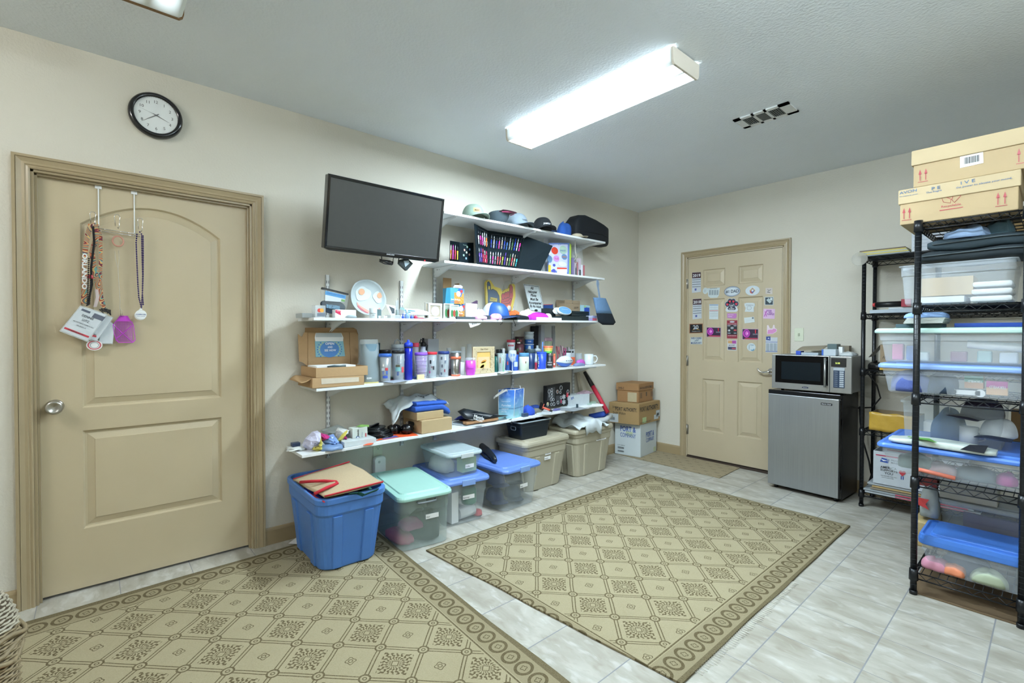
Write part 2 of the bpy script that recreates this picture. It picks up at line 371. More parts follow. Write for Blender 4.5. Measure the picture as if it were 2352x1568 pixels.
b.tube([q+V((.01,-.05,0)),q+V((-.01,-.053,0)),q+V((-.035,-.055,-.006)),q+V((-.06,-.055,-.008)),q+V((-.083,-.055,.0)),q+V((-.096,-.055,.010)),q+V((-.1,-.055,.02)),q+V((-.093,-.055,.027))],[.011,.012,.010,.008,.008,.009,.009,.006],n=10); obj('door_handle',b,chrome,door2)
# =============== CEILING FIXTURES ===============
def lensmat(name,strength,c=(.76,.91,1,1),side=.01):
    m=bpy.data.materials.new(name); m.use_nodes=True; nt=m.node_tree; b=nt.nodes['Principled BSDF']; tc,x,y,z=xyz(nt)
    # prismatic lens glowing over its two tubes
    d=(((y.abs())-.055).abs()/.05).mn(1); glow=((1-d*d)*.99+.006)*((y.abs()).lt(.118)*.9+.1)+(y.abs()).gt(.118)*side
    e=((x.abs()*-1+.62)/.10).mx(0.02).mn(1); p=((x*700).sin()*(y*700).sin())*.04+1
    s=glow*e*p*strength; b.inputs['Base Color'].default_value=lin('#dfe6e4'); b.inputs['Roughness'].default_value=.35
    b.inputs['Emission Color'].default_value=c; nt.links.new(s.k,b.inputs['Emission Strength']); return m
lensA=lensmat('glowing prismatic lens',LIGHT_A); lensB=lensmat('dim prismatic lens',LIGHT_B); lensC=lensmat('added rear fill lens',FILL_C,(.95,.94,.90,1),4); lensD=lensmat('added right fill lens',FILL_D,(.78,.92,1,1),4)
capm=M('fixture end cap','#cfc6b8',.45,var=.03); panm=M('fixture white metal','#e4e6e6',.4,var=.02)
def fixture(label,cx,cy,lens,L=1.24,W=.245,D=.085,cap=capm):
    t=thing('ceiling_light',label,'light',(cx,cy,H),0,'fluorescent wraparound ceiling lights')
    b=B(); b.box(-L/2+.012,-W/2+.03,-.03,L/2-.012,W/2-.03,0); obj('housing',b,panm,t,False)
    P=[(-W/2,-.006),(-W/2+.002,-.060),(-W/2+.006,-D+.010),(-W/2+.018,-D),(W/2-.018,-D),(W/2-.006,-D+.010),(W/2-.002,-.060),(W/2,-.006)]
    L_=[[V((x,a,z)) for a,z in P] for x in (-L/2+.01,L/2-.01)]
    b=B().loft(L_,0,False,False,False); obj('lens',b,lens,t,False,flip=False)
    for s_ in (-1,1):
        Q=inset(P+[],-.004); b=B(); b.prism(P,(s_*(L/2-.012),0,0),(0,1.03,0),(0,0,1.05),(s_*.014,0,0)); obj('end_cap',b,cap,t,False,bev=.002)
    return t
fixture('long glowing fluorescent ceiling light in the middle of the ceiling',1.325,-2.475,lensA)
fixture('unlit looking fluorescent ceiling light cut by the top edge above the clock',1.37,-4.535,lensB,cap=M('brown fixture cap','#7a5a34',.5))
fixture('fluorescent ceiling light nearest the rear wall, behind the camera',1.37,-6.3,lensC); fixture('fluorescent ceiling light over the right side of the room, outside the frame',3.08,-3.35,lensD)  # both fixtures are unseen and added to brighten the room
# ceiling vent
va,vb=PZ(1683,275,H),PZ(1829,257,H); y0,y1,x0,x1=va.y,-1.39,va.x,2.1
t=thing('ceiling_vent','white rectangular ceiling air vent with dark louvres right of the long light','vent',((x0+x1)/2,(y0+y1)/2,H))
vm=M('vent white','#d5d8d8',.45,var=.03); vd=M('vent slot dark','#1c1e1f',.7); vg=M('vent grey blade','#74797a',.5)
b=B(); b.box(x0,y0,H-.008,x1,y0+.03,H); b.box(x0,y1-.03,H-.008,x1,y1,H); b.box(x0,y0,H-.008,x0+.045,y1,H); b.box(x1-.06,y0,H-.008,x1,y1,H)
for f in (.33,.66): xx=x0+.045+(x1-x0-.105)*f; b.box(xx-.008,y0,H-.008,xx+.008,y1,H)
obj('frame',b,vm,t); obj('duct_opening',B().box(x0+.02,y0+.02,H-.002,x1-.02,y1-.02,H-.0005),vd,t)
b=B()
for i in range(9): yy=y0+.034+i*(y1-y0-.068)/8; xa=x0+.045+(x1-x0-.105)*.36; b.box(xa,yy-.002,H-.007,xa+(x1-x0-.105)*.27,yy+.002,H-.002)
for k_ in (0,.69):
    for i in range(6): xx=x0+.05+(x1-x0-.105)*(k_+.05*i+.01); b.box(xx,y0+.03,H-.007,xx+.003,y1-.03,H-.002)
obj('louvres',b,vg,t); b=B(); b.tube([(x0+.03,y0+.045,H-.008),(x0+.02,y0+.03,H-.022),(x0+.035,y0+.02,H-.026)],.003); obj('lever',b,vm,t)
# ---- flat pieces traced on real planes (x = distance from left wall, y = back wall side) ----
def plX(b,pts,x,t=.002,m=0):
    P=[PX(a,c,x) for a,c in pts]; return b.loft([P,[p+V((t,0,0)) for p in P]],m)
def plY(b,pts,y,t=.002,m=0):
    P=[PY(a,c,y) for a,c in pts]; return b.loft([P,[p-V((0,t,0)) for p in P]],m)
def elX(b,px,py,rw,rh,x,t=.002,m=0,n=20):
    c=PX(px,py,x); ry=(PX(px+rw,py,x)-PX(px-rw,py,x)).length/2; rz=(PX(px,py+rh,x)-PX(px,py-rh,x)).length/2
    P=[c+V((0,ry*a,rz*k)) for a,k in circ(n)]; return b.loft([P,[p+V((t,0,0)) for p in P]],m)
def elY(b,px,py,rw,rh,y,t=.002,m=0,n=20):
    c=PY(px,py,y); rx=(PY(px+rw,py,y)-PY(px-rw,py,y)).length/2; rz=(PY(px,py+rh,y)-PY(px,py-rh,y)).length/2
    P=[c+V((rx*a,0,rz*k)) for a,k in circ(n)]; return b.loft([P,[p-V((0,t,0)) for p in P]],m)
def tX(b,s,p0,p1,hp,x,m=0,bold=0):
    a,c=PX(*p0,x),PX(*p1,x); h=(PX(p0[0],p0[1]-hp,x)-a).length; u=(c-a).normalized(); return T(b,s,a,u,V((1,0,0)).cross(u),h,(c-a).length,m,bold)
def tY(b,s,p0,p1,hp,y,m=0,bold=0):
    a,c=PY(*p0,y),PY(*p1,y); h=(PY(p0[0],p0[1]-hp,y)-a).length; u=(c-a).normalized(); return T(b,s,a,u,V((0,-1,0)).cross(u),h,(c-a).length,m,bold)
def extX(x0,x1,y0,y1,x):
    """extent in y and z of the pixel box on the plane at distance x from the left wall"""
    ym=(y0+y1)/2; a=PX(x0,ym,x).y; c=PX(x1,ym,x).y; xm=(x0+x1)/2; return a,c,PX(xm,y1,x).z,PX(xm,y0,x).z
white=M('white plastic','#e2e5e6',.4,var=.02); black=M('black plastic','#141517',.4,var=.1); ink=M('black ink','#1b1b1e',.6,var=0)
wpaper=M('white paper','#e6e8e8',.7,var=.02); shelfw=M('white laminate','#dde1e3',.35,var=.02); red=M('red ink','#c03a3c',.5,var=.03)
blueink=M('blue ink','#2b4f9e',.5,var=.03); cardb=M('brown cardboard','#b0916a',.8,var=.05,scale=60,bump=.0002); cardd=M('dark brown cardboard','#93744f',.8,var=.06,scale=60)
greyink=M('grey ink','#777a80',.6,var=0)
# =============== RUGS ===============
def rugmat(name,e,base='#958b70',dk='#564c34'):
    """e: edges (x0,x1,y0,y1,kx,ky) in rug coordinates, origin on one lattice node"""
    m=bpy.data.materials.new(name); m.use_nodes=True; nt=m.node_tree; B_=nt.nodes['Principled BSDF']; tc,x,y,z=xyz(nt); x0,x1,y0,y1,kx,ky=e
    wob=noise(nt,tc,9,2); x_=x+(wob-.5)*.006; wob2=noise(nt,tc,8,1); y_=y+(wob2-.5)*.006
    xx,yy=x_/.1268,y_/.1252; a=(xx+yy)*.5; c=(xx-yy)*.5
    fa,fb=((a+.5).fr()-.5),((c+.5).fr()-.5); da,db=fa.abs(),fb.abs(); r=(da*da+db*db).sqrt()
    dl=da.mn(db); lines=dl.band(.026,.052); ring=r.band(.095,.135)+r.band(.028,.050); lines=lines*r.gt(.135)+ring.mn(1)
    u,v=(a.fr()-.5),(c.fr()-.5); q=(u.abs()).mx(v.abs()); par=(a.fl()-c.fl()).mod(2).gt(.5)
    ang=E.op('ARCTAN2',v,u); rr=(u*u+v*v).sqrt(); leaf=((ang*18+(rr*44).sin()*1.1).sin()+(rr*75).sin()*.75).gt(.06)*q.band(.10,.335); leaf=leaf+q.band(.060,.082)
    sm=(rr+((ang*4).sin())*.018).band(.090,.112)+(rr.band(.035,.055)); fld=(lines+par*leaf+(1-par)*sm).mn(1)
    ex=(x-(x0+kx*y)).mn((x1+kx*y)-x); ey=(y-(y0+ky*x)).mn((y1+ky*x)-y); d=ex.mn(ey); isx=ex.lt(ey); al=isx*y+(1-isx)*x
    s_=((al/.0815).fr()-.5)*.0815; rc=(s_*s_+(d-.066)*(d-.066)*.8).sqrt()
    brd=rc.band(.0255,.0375)+(rc+((E.op('ARCTAN2',s_,d-.066)*4).sin())*.0022).band(.0085,.0125); brd=brd+d.lt(.010)*.8
    brd=brd.mn(1)*d.lt(.120); ln=d.band(.124,.131)
    pat=(fld*d.gt(.138)+brd+ln).mn(1)
    wv=noise(nt,tc,260,2); f=(pat*.88*((wv-.5)*1.6+1)).mx(0).mn(1); bn=noise(nt,tc,5,4); w2=((wv-.5)*1.2+.5).mx(0).mn(1)
    bc=mixc(nt,bn,lin(base),lin('#897e62')); bc=mixc(nt,w2*.35,bc,lin('#c4bb9e')); bd=mixc(nt,d.lt(.12)*.28,bc,lin(dk)); col=mixc(nt,f,bd,lin(dk))
    nt.links.new(col,B_.inputs['Base Color']); B_.inputs['Roughness'].default_value=.95; B_.inputs['Specular IOR Level'].default_value=.15
    bp=nt.nodes.new('ShaderNodeBump'); bp.inputs['Distance'].default_value=.0012; nt.links.new((wv*.8-pat*.8).k,bp.inputs['Height']); nt.links.new(bp.outputs[0],B_.inputs['Normal']); return m
def wavy(P,n=26,a=.006,seed=1):
    R=random.Random(seed); out=[]
    for i in range(len(P)):
        p,q=V(P[i]),V(P[(i+1)%len(P)]); d=q-p; nn=V((-d.y,d.x)).normalized(); ph=R.uniform(0,6)
        for k in range(n): t=k/n; out.append(tuple(p+d*t+nn*a*math.sin(t*math.pi)*math.sin(t*17+ph)*math.sin(t*5)))
    return out
def rug(name,label,P,org,e,rz=0,th=.009,seed=1):
    b=B(); W=wavy(P,seed=seed); R=random.Random(seed)
    b.loft([[V((a,c,0.001)) for a,c in W],[V((a,c,th)) for a,c in W]]); 
    return solo(name,b,rugmat(label[:12]+' weave',e),label,'rug',loc=(org[0],org[1],0),rz=rz)
o1=(1.233,-2.809); x0,x1,y0,y1=.715,2.272,-3.228,-.882
r1=rug('area_rug','patterned beige rug with diamond lattice in the middle of the floor',[(x0,y0),(x1+.01,y0+.14),(x1,y1),(x0-.02,y1)],o1,(x0-o1[0],x1-o1[0],y0-o1[1],y1-o1[1],0,.0),seed=3)
o2=(.985,-4.459)
rug('area_rug','patterned beige rug in front of the left door under the blue tote',[(.105,-3.325),(.2,-5.9),(2.75,-5.9),(2.75,-3.425)],o2,(.17-.985+.0,1.8,-1.45,-3.372+4.459,-.047,-.04),seed=5)
fr=M('white rug fringe','#d8d6cc',.9); b=B(); R=random.Random(4)
for i in range(62):
    y=-2.99+i*.0165; xx=x1+.012; l=.020+.014*R.random()*(1.2 if i<40 else .7); b.tube([(xx-.006,y,.006),(xx+l*.6,y+.003,.006),(xx+l,y+.008,.003),(xx+l*.5,y+.011,.003),(xx-.004,y+.012,.004)],.0013,n=4)
fo=obj('fringe',b,fr,None,loc=(0,0,0)); fo.parent=r1; fo.matrix_parent_inverse=Matrix.Translation((-o1[0],-o1[1],0))
# door mat in front of the back door
mm=bpy.data.materials.new('sprigged mat'); mm.use_nodes=True; nt=mm.node_tree; bs=nt.nodes['Principled BSDF']; tc,x,y,z=xyz(nt)
u=(x+y*.9)/.115; v=(y*1.0-x*.3)/.10; vo=((u.fr()-.5)*.115,(v.fr()-.5)*.10); rr=(vo[0]*vo[0]*.35+vo[1]*vo[1]).sqrt(); nn=noise(nt,tc,120,2); sp=rr.lt(.017)*nn.gt(.50)
col=mixc(nt,sp*.8,lin('#8f8268'),lin('#4c4531')); n5=noise(nt,tc,300,2); col=mixc(nt,n5*.4,col,lin('#a09378')); nt.links.new(col,bs.inputs['Base Color']); bs.inputs['Roughness'].default_value=.95
b=B(); W=wavy([(.02,-.462),(1.19,-.487),(1.165,-.005),(.02,-.014)],n=10,a=.004); b.loft([[V((a,c,0.001)) for a,c in W],[V((a,c,.007)) for a,c in W]])
solo('door_mat',b,mm,'thin beige mat with small dark sprigs in front of the back door','mat')
# =============== WALL SHELVING ===============
US=[-3.547,-3.009,-2.727,-1.925,-1.122]; SX=.305
SH={'hat':(2.167,2.182,-2.83,-1.0),'pen':(1.817,1.834,-2.83,-1.01),'egg':(1.390,1.424,-3.735,-.985),'mug':(.970,1.006,-3.722,-.988),'low':(.590,.622,-3.806,-1.02)}
def sz(k,y): a,c,p,q=SH[k]; return a+(c-a)*(y-p)/(q-p)
slot=M('dark slot','#23262a',.7); metalw=M('white powder coated steel','#e2e6e8',.35,var=.03)
nm=['leftmost','second from left','middle','second from right','rightmost']
for i,y in enumerate(US):
    zt=(1.682,1.682,2.17,2.17,2.17)[i]; zb=.475; b=B(); b.box(.0005,y-.0125,zb,.013,y-.0105,zt); b.box(.0005,y+.0105,zb,.013,y+.0125,zt); b.box(.0005,y-.0125,zb,.004,y+.0125,zt); b.box(.0105,y-.0125,zb,.0130,y+.0125,zt)
    z=zb+.012
    while z<zt-.03: b.box(.0131,y-.0080,z,.0134,y-.0050,z+.018,1); b.box(.0131,y+.0050,z,.0134,y+.0080,z+.018,1); z+=.0345
    z=zb+.2
    while z<zt: b.cyl((.0131,y,z),(.0136,y,z),.003,n=8,m=1); z+=.3
    solo('shelf_standard',b,[metalw,slot],f'slotted white wall upright, {nm[i]} of the five that carry the shelves','shelf upright',loc=(0,y,zb),group='slotted wall uprights')
    for k,dn in (('hat','cap'),('pen','pen case'),('egg','egg plate'),('mug','cup'),('low','lowest')):
        if k in('hat','pen') and i<2: continue
        z=sz(k,y)-.017; b=B()
        for s_ in (-.0065,.0055): b.prism([(.013,-.075),(.013,-.001),(.292,-.001),(.292,-.011),(.23,-.016),(.06,-.068)],(0,y+s_,z),(1,0,0),(0,0,1),(0,.001,0))
        b.box(.02,y-.0065,z-.002,.292,y+.0065,z-.0005)
        for xx in (.055,.062,.085): b.cyl((xx,y-.0068,z-.018),(xx,y+.0068,z-.018),.0032,n=8,m=1)
        solo('shelf_bracket',b,[metalw,slot],f'white bracket under the {dn} shelf on the upright {nm[i]}','shelf bracket',loc=(.013,y,z-.075),group='white shelf brackets')
def board(k,ya,yb,label,x1=SX,dz=0,th=.017):
    b=B(); za,zb=sz(k,ya)+dz,sz(k,yb)+dz; L=[[(x,y,z-t) for x,t in ((.012,0),(x1,0),(x1,th),(.012,th))] for y,z in ((ya,za),(yb,zb))]
    b.loft(L); solo('shelf_board',b,shelfw,label,'shelf',group='white wall shelf boards',bev=.0012)
board('hat',-2.83,-1.87,'topmost white shelf board, left half, under the green cap')
board('hat',-1.869,-1.0,'topmost white shelf board, right half, under the black bag')
board('pen',-2.83,-1.01,'white shelf board under the opened pen cases')
board('egg',-3.735,-.985,'long white shelf board under the fried egg plate and foam fingers')
board('mug',-3.722,-2.816,'white shelf board under the brown mailer boxes and left cups')
board('mug',-2.815,-.988,'white shelf board under the football and right cups')
board('low',-3.806,-2.78,'lowest white shelf board, left part, under the plastic bags')
board('low',-2.779,-1.02,'lowest white shelf board, right part, under the blue gift bag')
# =============== TELEVISION ===============
tvt,tvb=.375,.30
P=[PX(746,575,tvb),PX(1009,596,tvb),PX(1018,449,tvt),PX(752,407,tvt)]
ctr=sum(P,V())/4; u=((P[1]-P[0])+(P[2]-P[3])).normalized(); u.z=0; u.normalize(); v=((P[3]-P[0])+(P[2]-P[1])).normalized(); v=(v-u*v.dot(u)).normalized(); n=u.cross(v)
if n.x<0: n=-n
w_=((P[1]-P[0]).length+(P[2]-P[3]).length)/2; h_=((P[3]-P[0]).length+(P[2]-P[1]).length)/2
t=thing('television','black flat screen television on the wall left of the shelves','television',tuple(ctr-v*h_/2))
o=ctr-u*w_/2-v*h_/2; Q=lambda a,c,d=0:o+u*a+v*c+n*d
tvm=M('glossy black tv plastic','#0d0e11',.15,var=.1,coat=.3); scr=M('tv screen','#3b3c3b',.22,var=.04,spec=.6); tvg=M('tv bezel grey','#2c3035',.3)
b=B(); b.loft([[Q(a+w_/2,c+h_/2,d) for a,c in rrect(w_,h_,.006)] for d in (-.045,-.004)]); b.loft([[Q(a+w_/2,c+h_/2,-.06) for a,c in rrect(w_*.7,h_*.6,.02)],[Q(a+w_/2,c+h_/2,-.045) for a,c in rrect(w_*.75,h_*.7,.02)]]); obj('housing',b,tvm,t,bev=.002)
bz=.017; b=B(); L=[]
for d,e in ((0,-.004),(0,.004),(.004,.006),(bz-.002,.004),(bz,.0)): L.append([Q(a,c,e) for a,c in ((d,d*1.0),(w_-d,d),(w_-d,h_-d),(d,h_-d))])
b.loft(L,0,False,False); b.loft([[Q(a,c,e) for a,c in ((.004,0),(w_-.004,0),(w_-.03,-.010),(.03,-.010))] for e in (-.03,.002)]); obj('bezel',b,tvm,t)
b=B(); b.loft([[Q(a,c,e) for a,c in ((bz-.001,bz-.001),(w_-bz,bz-.001),(w_-bz,h_-bz),(bz-.001,h_-bz))] for e in (-.002,.0005)]); obj('screen',b,scr,t)
b=B(); T(b,'SAMSUNG',Q(w_*.50,.004,.0062),u,v,.008,.055,0,.02); obj('lettering',b,M('silver lettering','#b9bec4',.4),t)
b=B(); b.cyl(Q(w_*.86,-.004,.003),Q(w_*.86,-.004,.006),.003,n=8); obj('standby_light',b,M('red standby lamp','#ff2430',.4,emit=3),t)
b=B(); yy=ctr.y; b.box(.002,yy-.11,ctr.z-.14,.02,yy+.11,ctr.z+.14); b.box(.02,yy-.03,ctr.z-.03,.16,yy+.03,ctr.z+.03); b.box(.16,yy-.1,ctr.z-.1,.30,yy+.1,ctr.z+.1); obj('wall_mount',b,black,t)
# coiled cable and power adapter hanging below the television
b=B(); q=[PX(a,c,.26) for a,c in ((876,585),(877,596),(871,600),(884,606),(900,608),(902,601),(888,600),(872,595),(880,604),(897,607),(903,604),(896,599),(880,597),(874,600))]; b.tube(q,.0035)
b.tube([PX(a,c,.26) for a,c in ((903,604),(903,596),(904,588))],.002); b.cyl(PX(872,597,.265),PX(902,606,.265),.006)
solo('cable',b,black,'small bundled black cable hanging below the television','cable')
b=B(); plX(b,[(914,597),(931,594),(944,606),(930,622),(913,606)],.24,.028); plX(b,[(927,599),(938,598),(941,604),(931,613)],.269,.0006,1); b.tube([PX(915,600,.25),PX(916,594,.25),PX(922,585,.25)],.004)
solo('power_adapter',b,[M('black teal adapter','#1e2a2e',.35),M('pale label','#a9bcc9',.6)],'black power adapter with pale label hanging below the television','power adapter')
# =============== CLOCK ===============
cc=PX(359,264,.03); ck=thing('wall_clock','round black rimmed wall clock with white face above the left door','clock',tuple(cc-V((.03,0,.12)))); 
ry=(PX(418,270,.03).y-PX(297,262,.03).y)/2; R0=.1155
b=B(); b.T=Matrix.Translation((0.001,cc.y,cc.z))@Matrix.Rotation(math.pi/2,4,'Y'); b.lathe([(.10,0),(R0,0),(R0+.003,.012),(R0,.026),(R0-.008,.034),(R0-.018,.034),(R0-.022,.026)],n=48,cap=False); obj('rim',b,M('black gloss rim','#0a0b12',.2,coat=.4),ck)
b=B(); b.T=Matrix.Translation((0.001,cc.y,cc.z))@Matrix.Rotation(math.pi/2,4,'Y'); b.lathe([(.0,0),(R0-.01,0),(R0-.012,.022),(0,.022)],n=48,sm=False); obj('face',b,M('clock face white','#dfe4e4',.5,var=.01),ck)
b=B(); fx=.0235; Rn=R0*.60
for i in range(1,13):
    a=math.pi/2-i*math.pi/6; T(b,str(i),(fx,cc.y+math.cos(a)*Rn,cc.z+math.sin(a)*Rn-.0075),(0,1,0),(0,0,1),.015,None,0,0,align='C')
for i in range(60):
    a=i*math.pi/30; p=V((fx,cc.y+math.cos(a)*R0*.79,cc.z+math.sin(a)*R0*.79)); d=V((0,math.cos(a),math.sin(a))); s_=V((0,-math.sin(a),math.cos(a)))*.0005*(2 if i%5==0 else 1); b.add([p-s_,p+s_,p+d*.006+s_,p+d*.006-s_],[(0,1,2,3)])
obj('numerals',b,ink,ck)
def hand(px,py,wd,nm_,x):
    q=PX(px,py,x)-PX(359,264,x); q=V((0,q.y,q.z)); d=q.normalized(); s_=V((0,-d.z,d.y))*wd; c0=V((x,cc.y,cc.z)); b=B(); P=[c0-d*.015-s_*.6,c0-d*.015+s_*.6,c0+s_,c0+q,c0-s_]; b.loft([P,[p+V((.0008,0,0)) for p in P]]); obj(nm_,b,ink,ck)
hand(393,284,.0022,'hour_hand',.0246); hand(322,278,.0022,'minute_hand',.0256); hand(318,244,.0006,'second_hand',.0266)
b=B(); b.T=Matrix.Translation((.028,cc.y,cc.z))@Matrix.Rotation(math.pi/2,4,'Y'); b.lathe([(0,0),(R0-.016,0),(R0-.016,.001),(0,.001)],n=40,sm=False); obj('glass',b,M('clock glass','#ffffff',.03,alpha=.06,var=0),ck)
# =============== SMALL OBJECT BUILDERS ===============
clear=M('clear acrylic','#dbe5ec',.08,alpha=.24,var=.02); glassm=M('clear glass','#e4eef0',.04,alpha=.18,var=.02); film=M('clear plastic film','#dfe8ea',.12,alpha=.12,var=.05)
filmw=M('milky plastic film','#d5dde0',.2,alpha=.42,var=.1); steelb=M('brushed steel','#a9a8a4',.3,1,var=.06,scale=80)
def col(hexc,rough=.45,**k): return M('paint '+hexc,hexc,rough,**k)
def fab(hexc): return M('fabric '+hexc,hexc,.9,var=.12,scale=45,bump=.0006,bscale=350)
def camang(x,y): return math.atan2(CAM.y-y,CAM.x-x)
def cylfit(px,wpx,pyt,k,x,pym=None):
    pym=pym or pyt+15; a=PX(px-wpx/2,pym,x).y; c=PX(px+wpx/2,pym,x).y; y=(a+c)/2
    # apparent width across the line of sight -> radius
    r=(c-a)/2*abs(math.cos(camang(x,y)))*1.0
    z=sz(k,y) if isinstance(k,str) else k; return y,max(r,.004),z,PX(px,pyt,x).z-z
def patch(b,x,y,r,ang,wd,z0,z1,m=0,n=6):
    P=[]; 
    for i in range(n+1):
        a=ang+wd*(i/n-.5); P.append((x+r*math.cos(a),y+r*math.sin(a)))
    v=[(p[0],p[1],z) for p in P for z in (z0,z1)]; return b.add(v,[(2*i,2*i+2,2*i+3,2*i+1) for i in range(n)],m)
def cyltext(b,s,x,y,r,ang,z,h,w=None,m=0,bold=0):
    vs_,fs,a0,a1=textmesh(s,bold); W=(a1-a0)*h/.7 if not w else w
    return T(b,s,(0,0,0),(1,0,0),(0,0,1),h,w,m,bold,fn=lambda a,c:V((x+(r+.0008)*math.cos(ang+(a-W/2)/r),y+(r+.0008)*math.sin(ang+(a-W/2)/r),z+c)))
def tumbler(label,px,wpx,pyt,k,x,body,lid=None,taper=.8,lidh=.013,name='tumbler',cat='tumbler',liner=None,prints=(),texts=(),group=None,rings=None,lidtop=0):
    y,r,z,h=cylfit(px,wpx,pyt,k,x); rb=r*taper; t=thing(name,label,cat,(x,y,z),0,group); hb=h-(lidh*.8 if lid else 0); A=camang(x,y)
    rz=lambda q:rb+(r*.96-rb)*q/hb
    if body in (clear,glassm): pf=[(rb*.6,0.0),(rb,.0),(rb+.0005,.003),(r*.96,hb),(r*.96-.002,hb),(rb-.002,.006),(rb*.5,.006)]
    else: pf=[(rb*.6,0),(rb*.96,0),(rb,.003),(r*.96,hb),(r*.9,hb)]
    b=B().lathe(pf,(x,y,z),24); obj('body',b,body,t)
    if liner: b=B().lathe([(rb*.7,.007),(rb*.86,.009),(r*.85,hb-.002),(r*.8,hb-.002)],(x,y,z),20); obj('liner',b,liner,t)
    if lid:
        b=B().lathe([(r*.5,h-lidh*.9),(r*.97,h-lidh*1.0),(r,h-lidh*.8),(r,h-lidh*.25),(r*.95,h),(r*.7,h-.002+lidtop),(r*.3,h-.002+lidtop)],(x,y,z),24); obj('lid',b,lid,t)
    if prints:
        ms=[]; b=B()
        for (da,wd,f0,f1,m_) in prints:
            if m_ not in ms: ms.append(m_)
            q=(f0+f1)/2*hb; patch(b,x,y,rz(q)+.0012,A+da,wd,z+f0*hb,z+f1*hb,ms.index(m_))
        obj('print',b,ms,t)
    if texts:
        ms=[]; b=B()
        for (s,da,f,hh,w_,m_) in texts:
            if m_ not in ms: ms.append(m_)
            cyltext(b,s,x,y,rz(f*hb)+.0014,A+da,z+f*hb,hh,w_,ms.index(m_),.01)
        obj('lettering',b,ms,t)
    if rings:
        for f,m_,hh in rings: b=B().lathe([(rz(f*hb),f*hb-hh/2),(rz(f*hb)+.0015,f*hb-hh/2),(rz(f*hb)+.0015,f*hb+hh/2),(rz(f*hb),f*hb+hh/2)],(x,y,z),24,cap=False); obj('band',b,m_,t)
    return t
def bx(name,label,cat,x0,x1,y0,y1,z0,z1,mat,group=None,bev=.0015,prints=None,rz=0):
    b=B().box(min(x0,x1),min(y0,y1),z0,max(x0,x1),max(y0,y1),z1)
    if prints:
        t=thing(name,label,cat,((x0+x1)/2,(y0+y1)/2,z0),0,group); obj('box',b,mat,t,bev=bev); prints(t); 
        if rz: t.rotation_euler=(0,0,rz)
        return t
    o=solo(name,b,mat,label,cat,group=group,bev=bev); 
    if rz: o.rotation_euler=(0,0,rz)
    return o
def bpx(name,label,cat,px0,px1,py0,py1,x,dep,mat,k=None,**kw):
    """box whose front face (distance x from the wall) covers a pixel rectangle; bottom on shelf k"""
    y0,y1,za,zb=extX(px0,px1,py0,py1,x)
    if isinstance(k,str): za=sz(k,(y0+y1)/2)
    elif k is not None: za=k
    return bx(name,label,cat,x-dep,x,y0,y1,za,zb,mat,**kw)
def cap(label,x,y,z,rz,c_crown,c_brim,c_under=None,s=1.0,flip=False,logo=None,group='caps on the top shelf',name='baseball_cap',squash=1):
    """x,y = crown centre; rz = direction the brim points"""
    t=thing(name,label,'cap',(x,y,z),rz,group); b=B(); n=24; L=[]
    for q in range(9):
        a=q/8*math.pi/2; k=math.cos(a)**.62 if q<8 else 0.02
        L.append([V((.098*s*k*math.cos(u)*1.04+(-.006*s*math.sin(a)),.080*s*k*math.sin(u),.118*s*squash*math.sin(a)**.92)) for u in [2*math.pi*i/n for i in range(n)]])
    b.loft(L,0,True); 
    if flip: b.T=None; b.v=[V((p.x,-p.y,.118*s-p.z)) for p in b.v]
    obj('crown',b,c_crown,t,False,sub=1)
    b=B(); v=[];f=[]; nu,nv=14,5
    for side in (0,1):
        for i in range(nu+1):
            a=-1.12+2.24*i/nu
            for j in range(nv+1):
                r0=.098*s*1.02; ex=.078*s*math.cos(a*.9)**.8*(j/nv); xx=(r0*math.cos(a)+ex*1.0-.004*s); yy=.082*s*math.sin(a)*(1+.10*j/nv)
                zz=.008*s-.020*s*(j/nv)*.3-.016*s*(abs(yy)/(.08*s))**2+ .018*s - (.0025 if side else 0)
                if flip: zz=.118*s-zz-.01*s
                v.append((xx,yy,zz))
    m_=(nu+1)*(nv+1)
    for i in range(nu):
        for j in range(nv): k=i*(nv+1)+j; f.append((k,k+nv+1,k+nv+2,k+1)); k+=m_; f.append((k,k+1,k+nv+2,k+nv+1))
    for i in range(nu): k=i*(nv+1)+nv; f.append((k,k+nv+1,k+nv+1+m_,k+m_)); k=i*(nv+1); f.append((k,k+m_,k+nv+1+m_,k+nv+1))
    b.add(v[:],f,0,True); obj('brim',b,c_brim,t,False)
    if not flip: obj('button',B().lathe([(.001,.116*s*squash),(.006*s,.116*s*squash),(.005*s,.120*s*squash),(.001,.121*s*squash)],(-.006*s,0,0),10),c_brim,t,False)
    if logo:
        R_=.094*s
        def fn(a,c,w=logo.get('w',.05)): 
            an=(a-w/2)/(.085*s)+logo.get('a0',0); zz=logo.get('z',.045)*s+c; k=max(.1,math.cos(min(1.5,math.asin(min(.99,zz/(.118*s*squash)))))**.62)
            return V(((R_*k*1.115)*math.cos(an)-.004*s,(.080*s*k*1.06)*math.sin(an),zz))
        if 'patch' in logo:
            pw,ph=logo['pw'],logo['ph']; b=B(); b.add([fn(pw*i/6,ph*j/3-.006,pw)+V((-.0005,0,0)) for i in range(7) for j in range(4)],[(i*4+j,(i+1)*4+j,(i+1)*4+j+1,i*4+j+1) for i in range(6) for j in range(3)]); obj('patch',b,logo['patch'],t,False)
        b=B(); T(b,logo['s'],(0,0,0),(1,0,0),(0,0,1),logo['h'],logo.get('w',.05),0,.02,fn=lambda a,c:fn(a,c)+V((.0012,0,0))); obj('lettering',b,logo['m'],t,False)
    return t
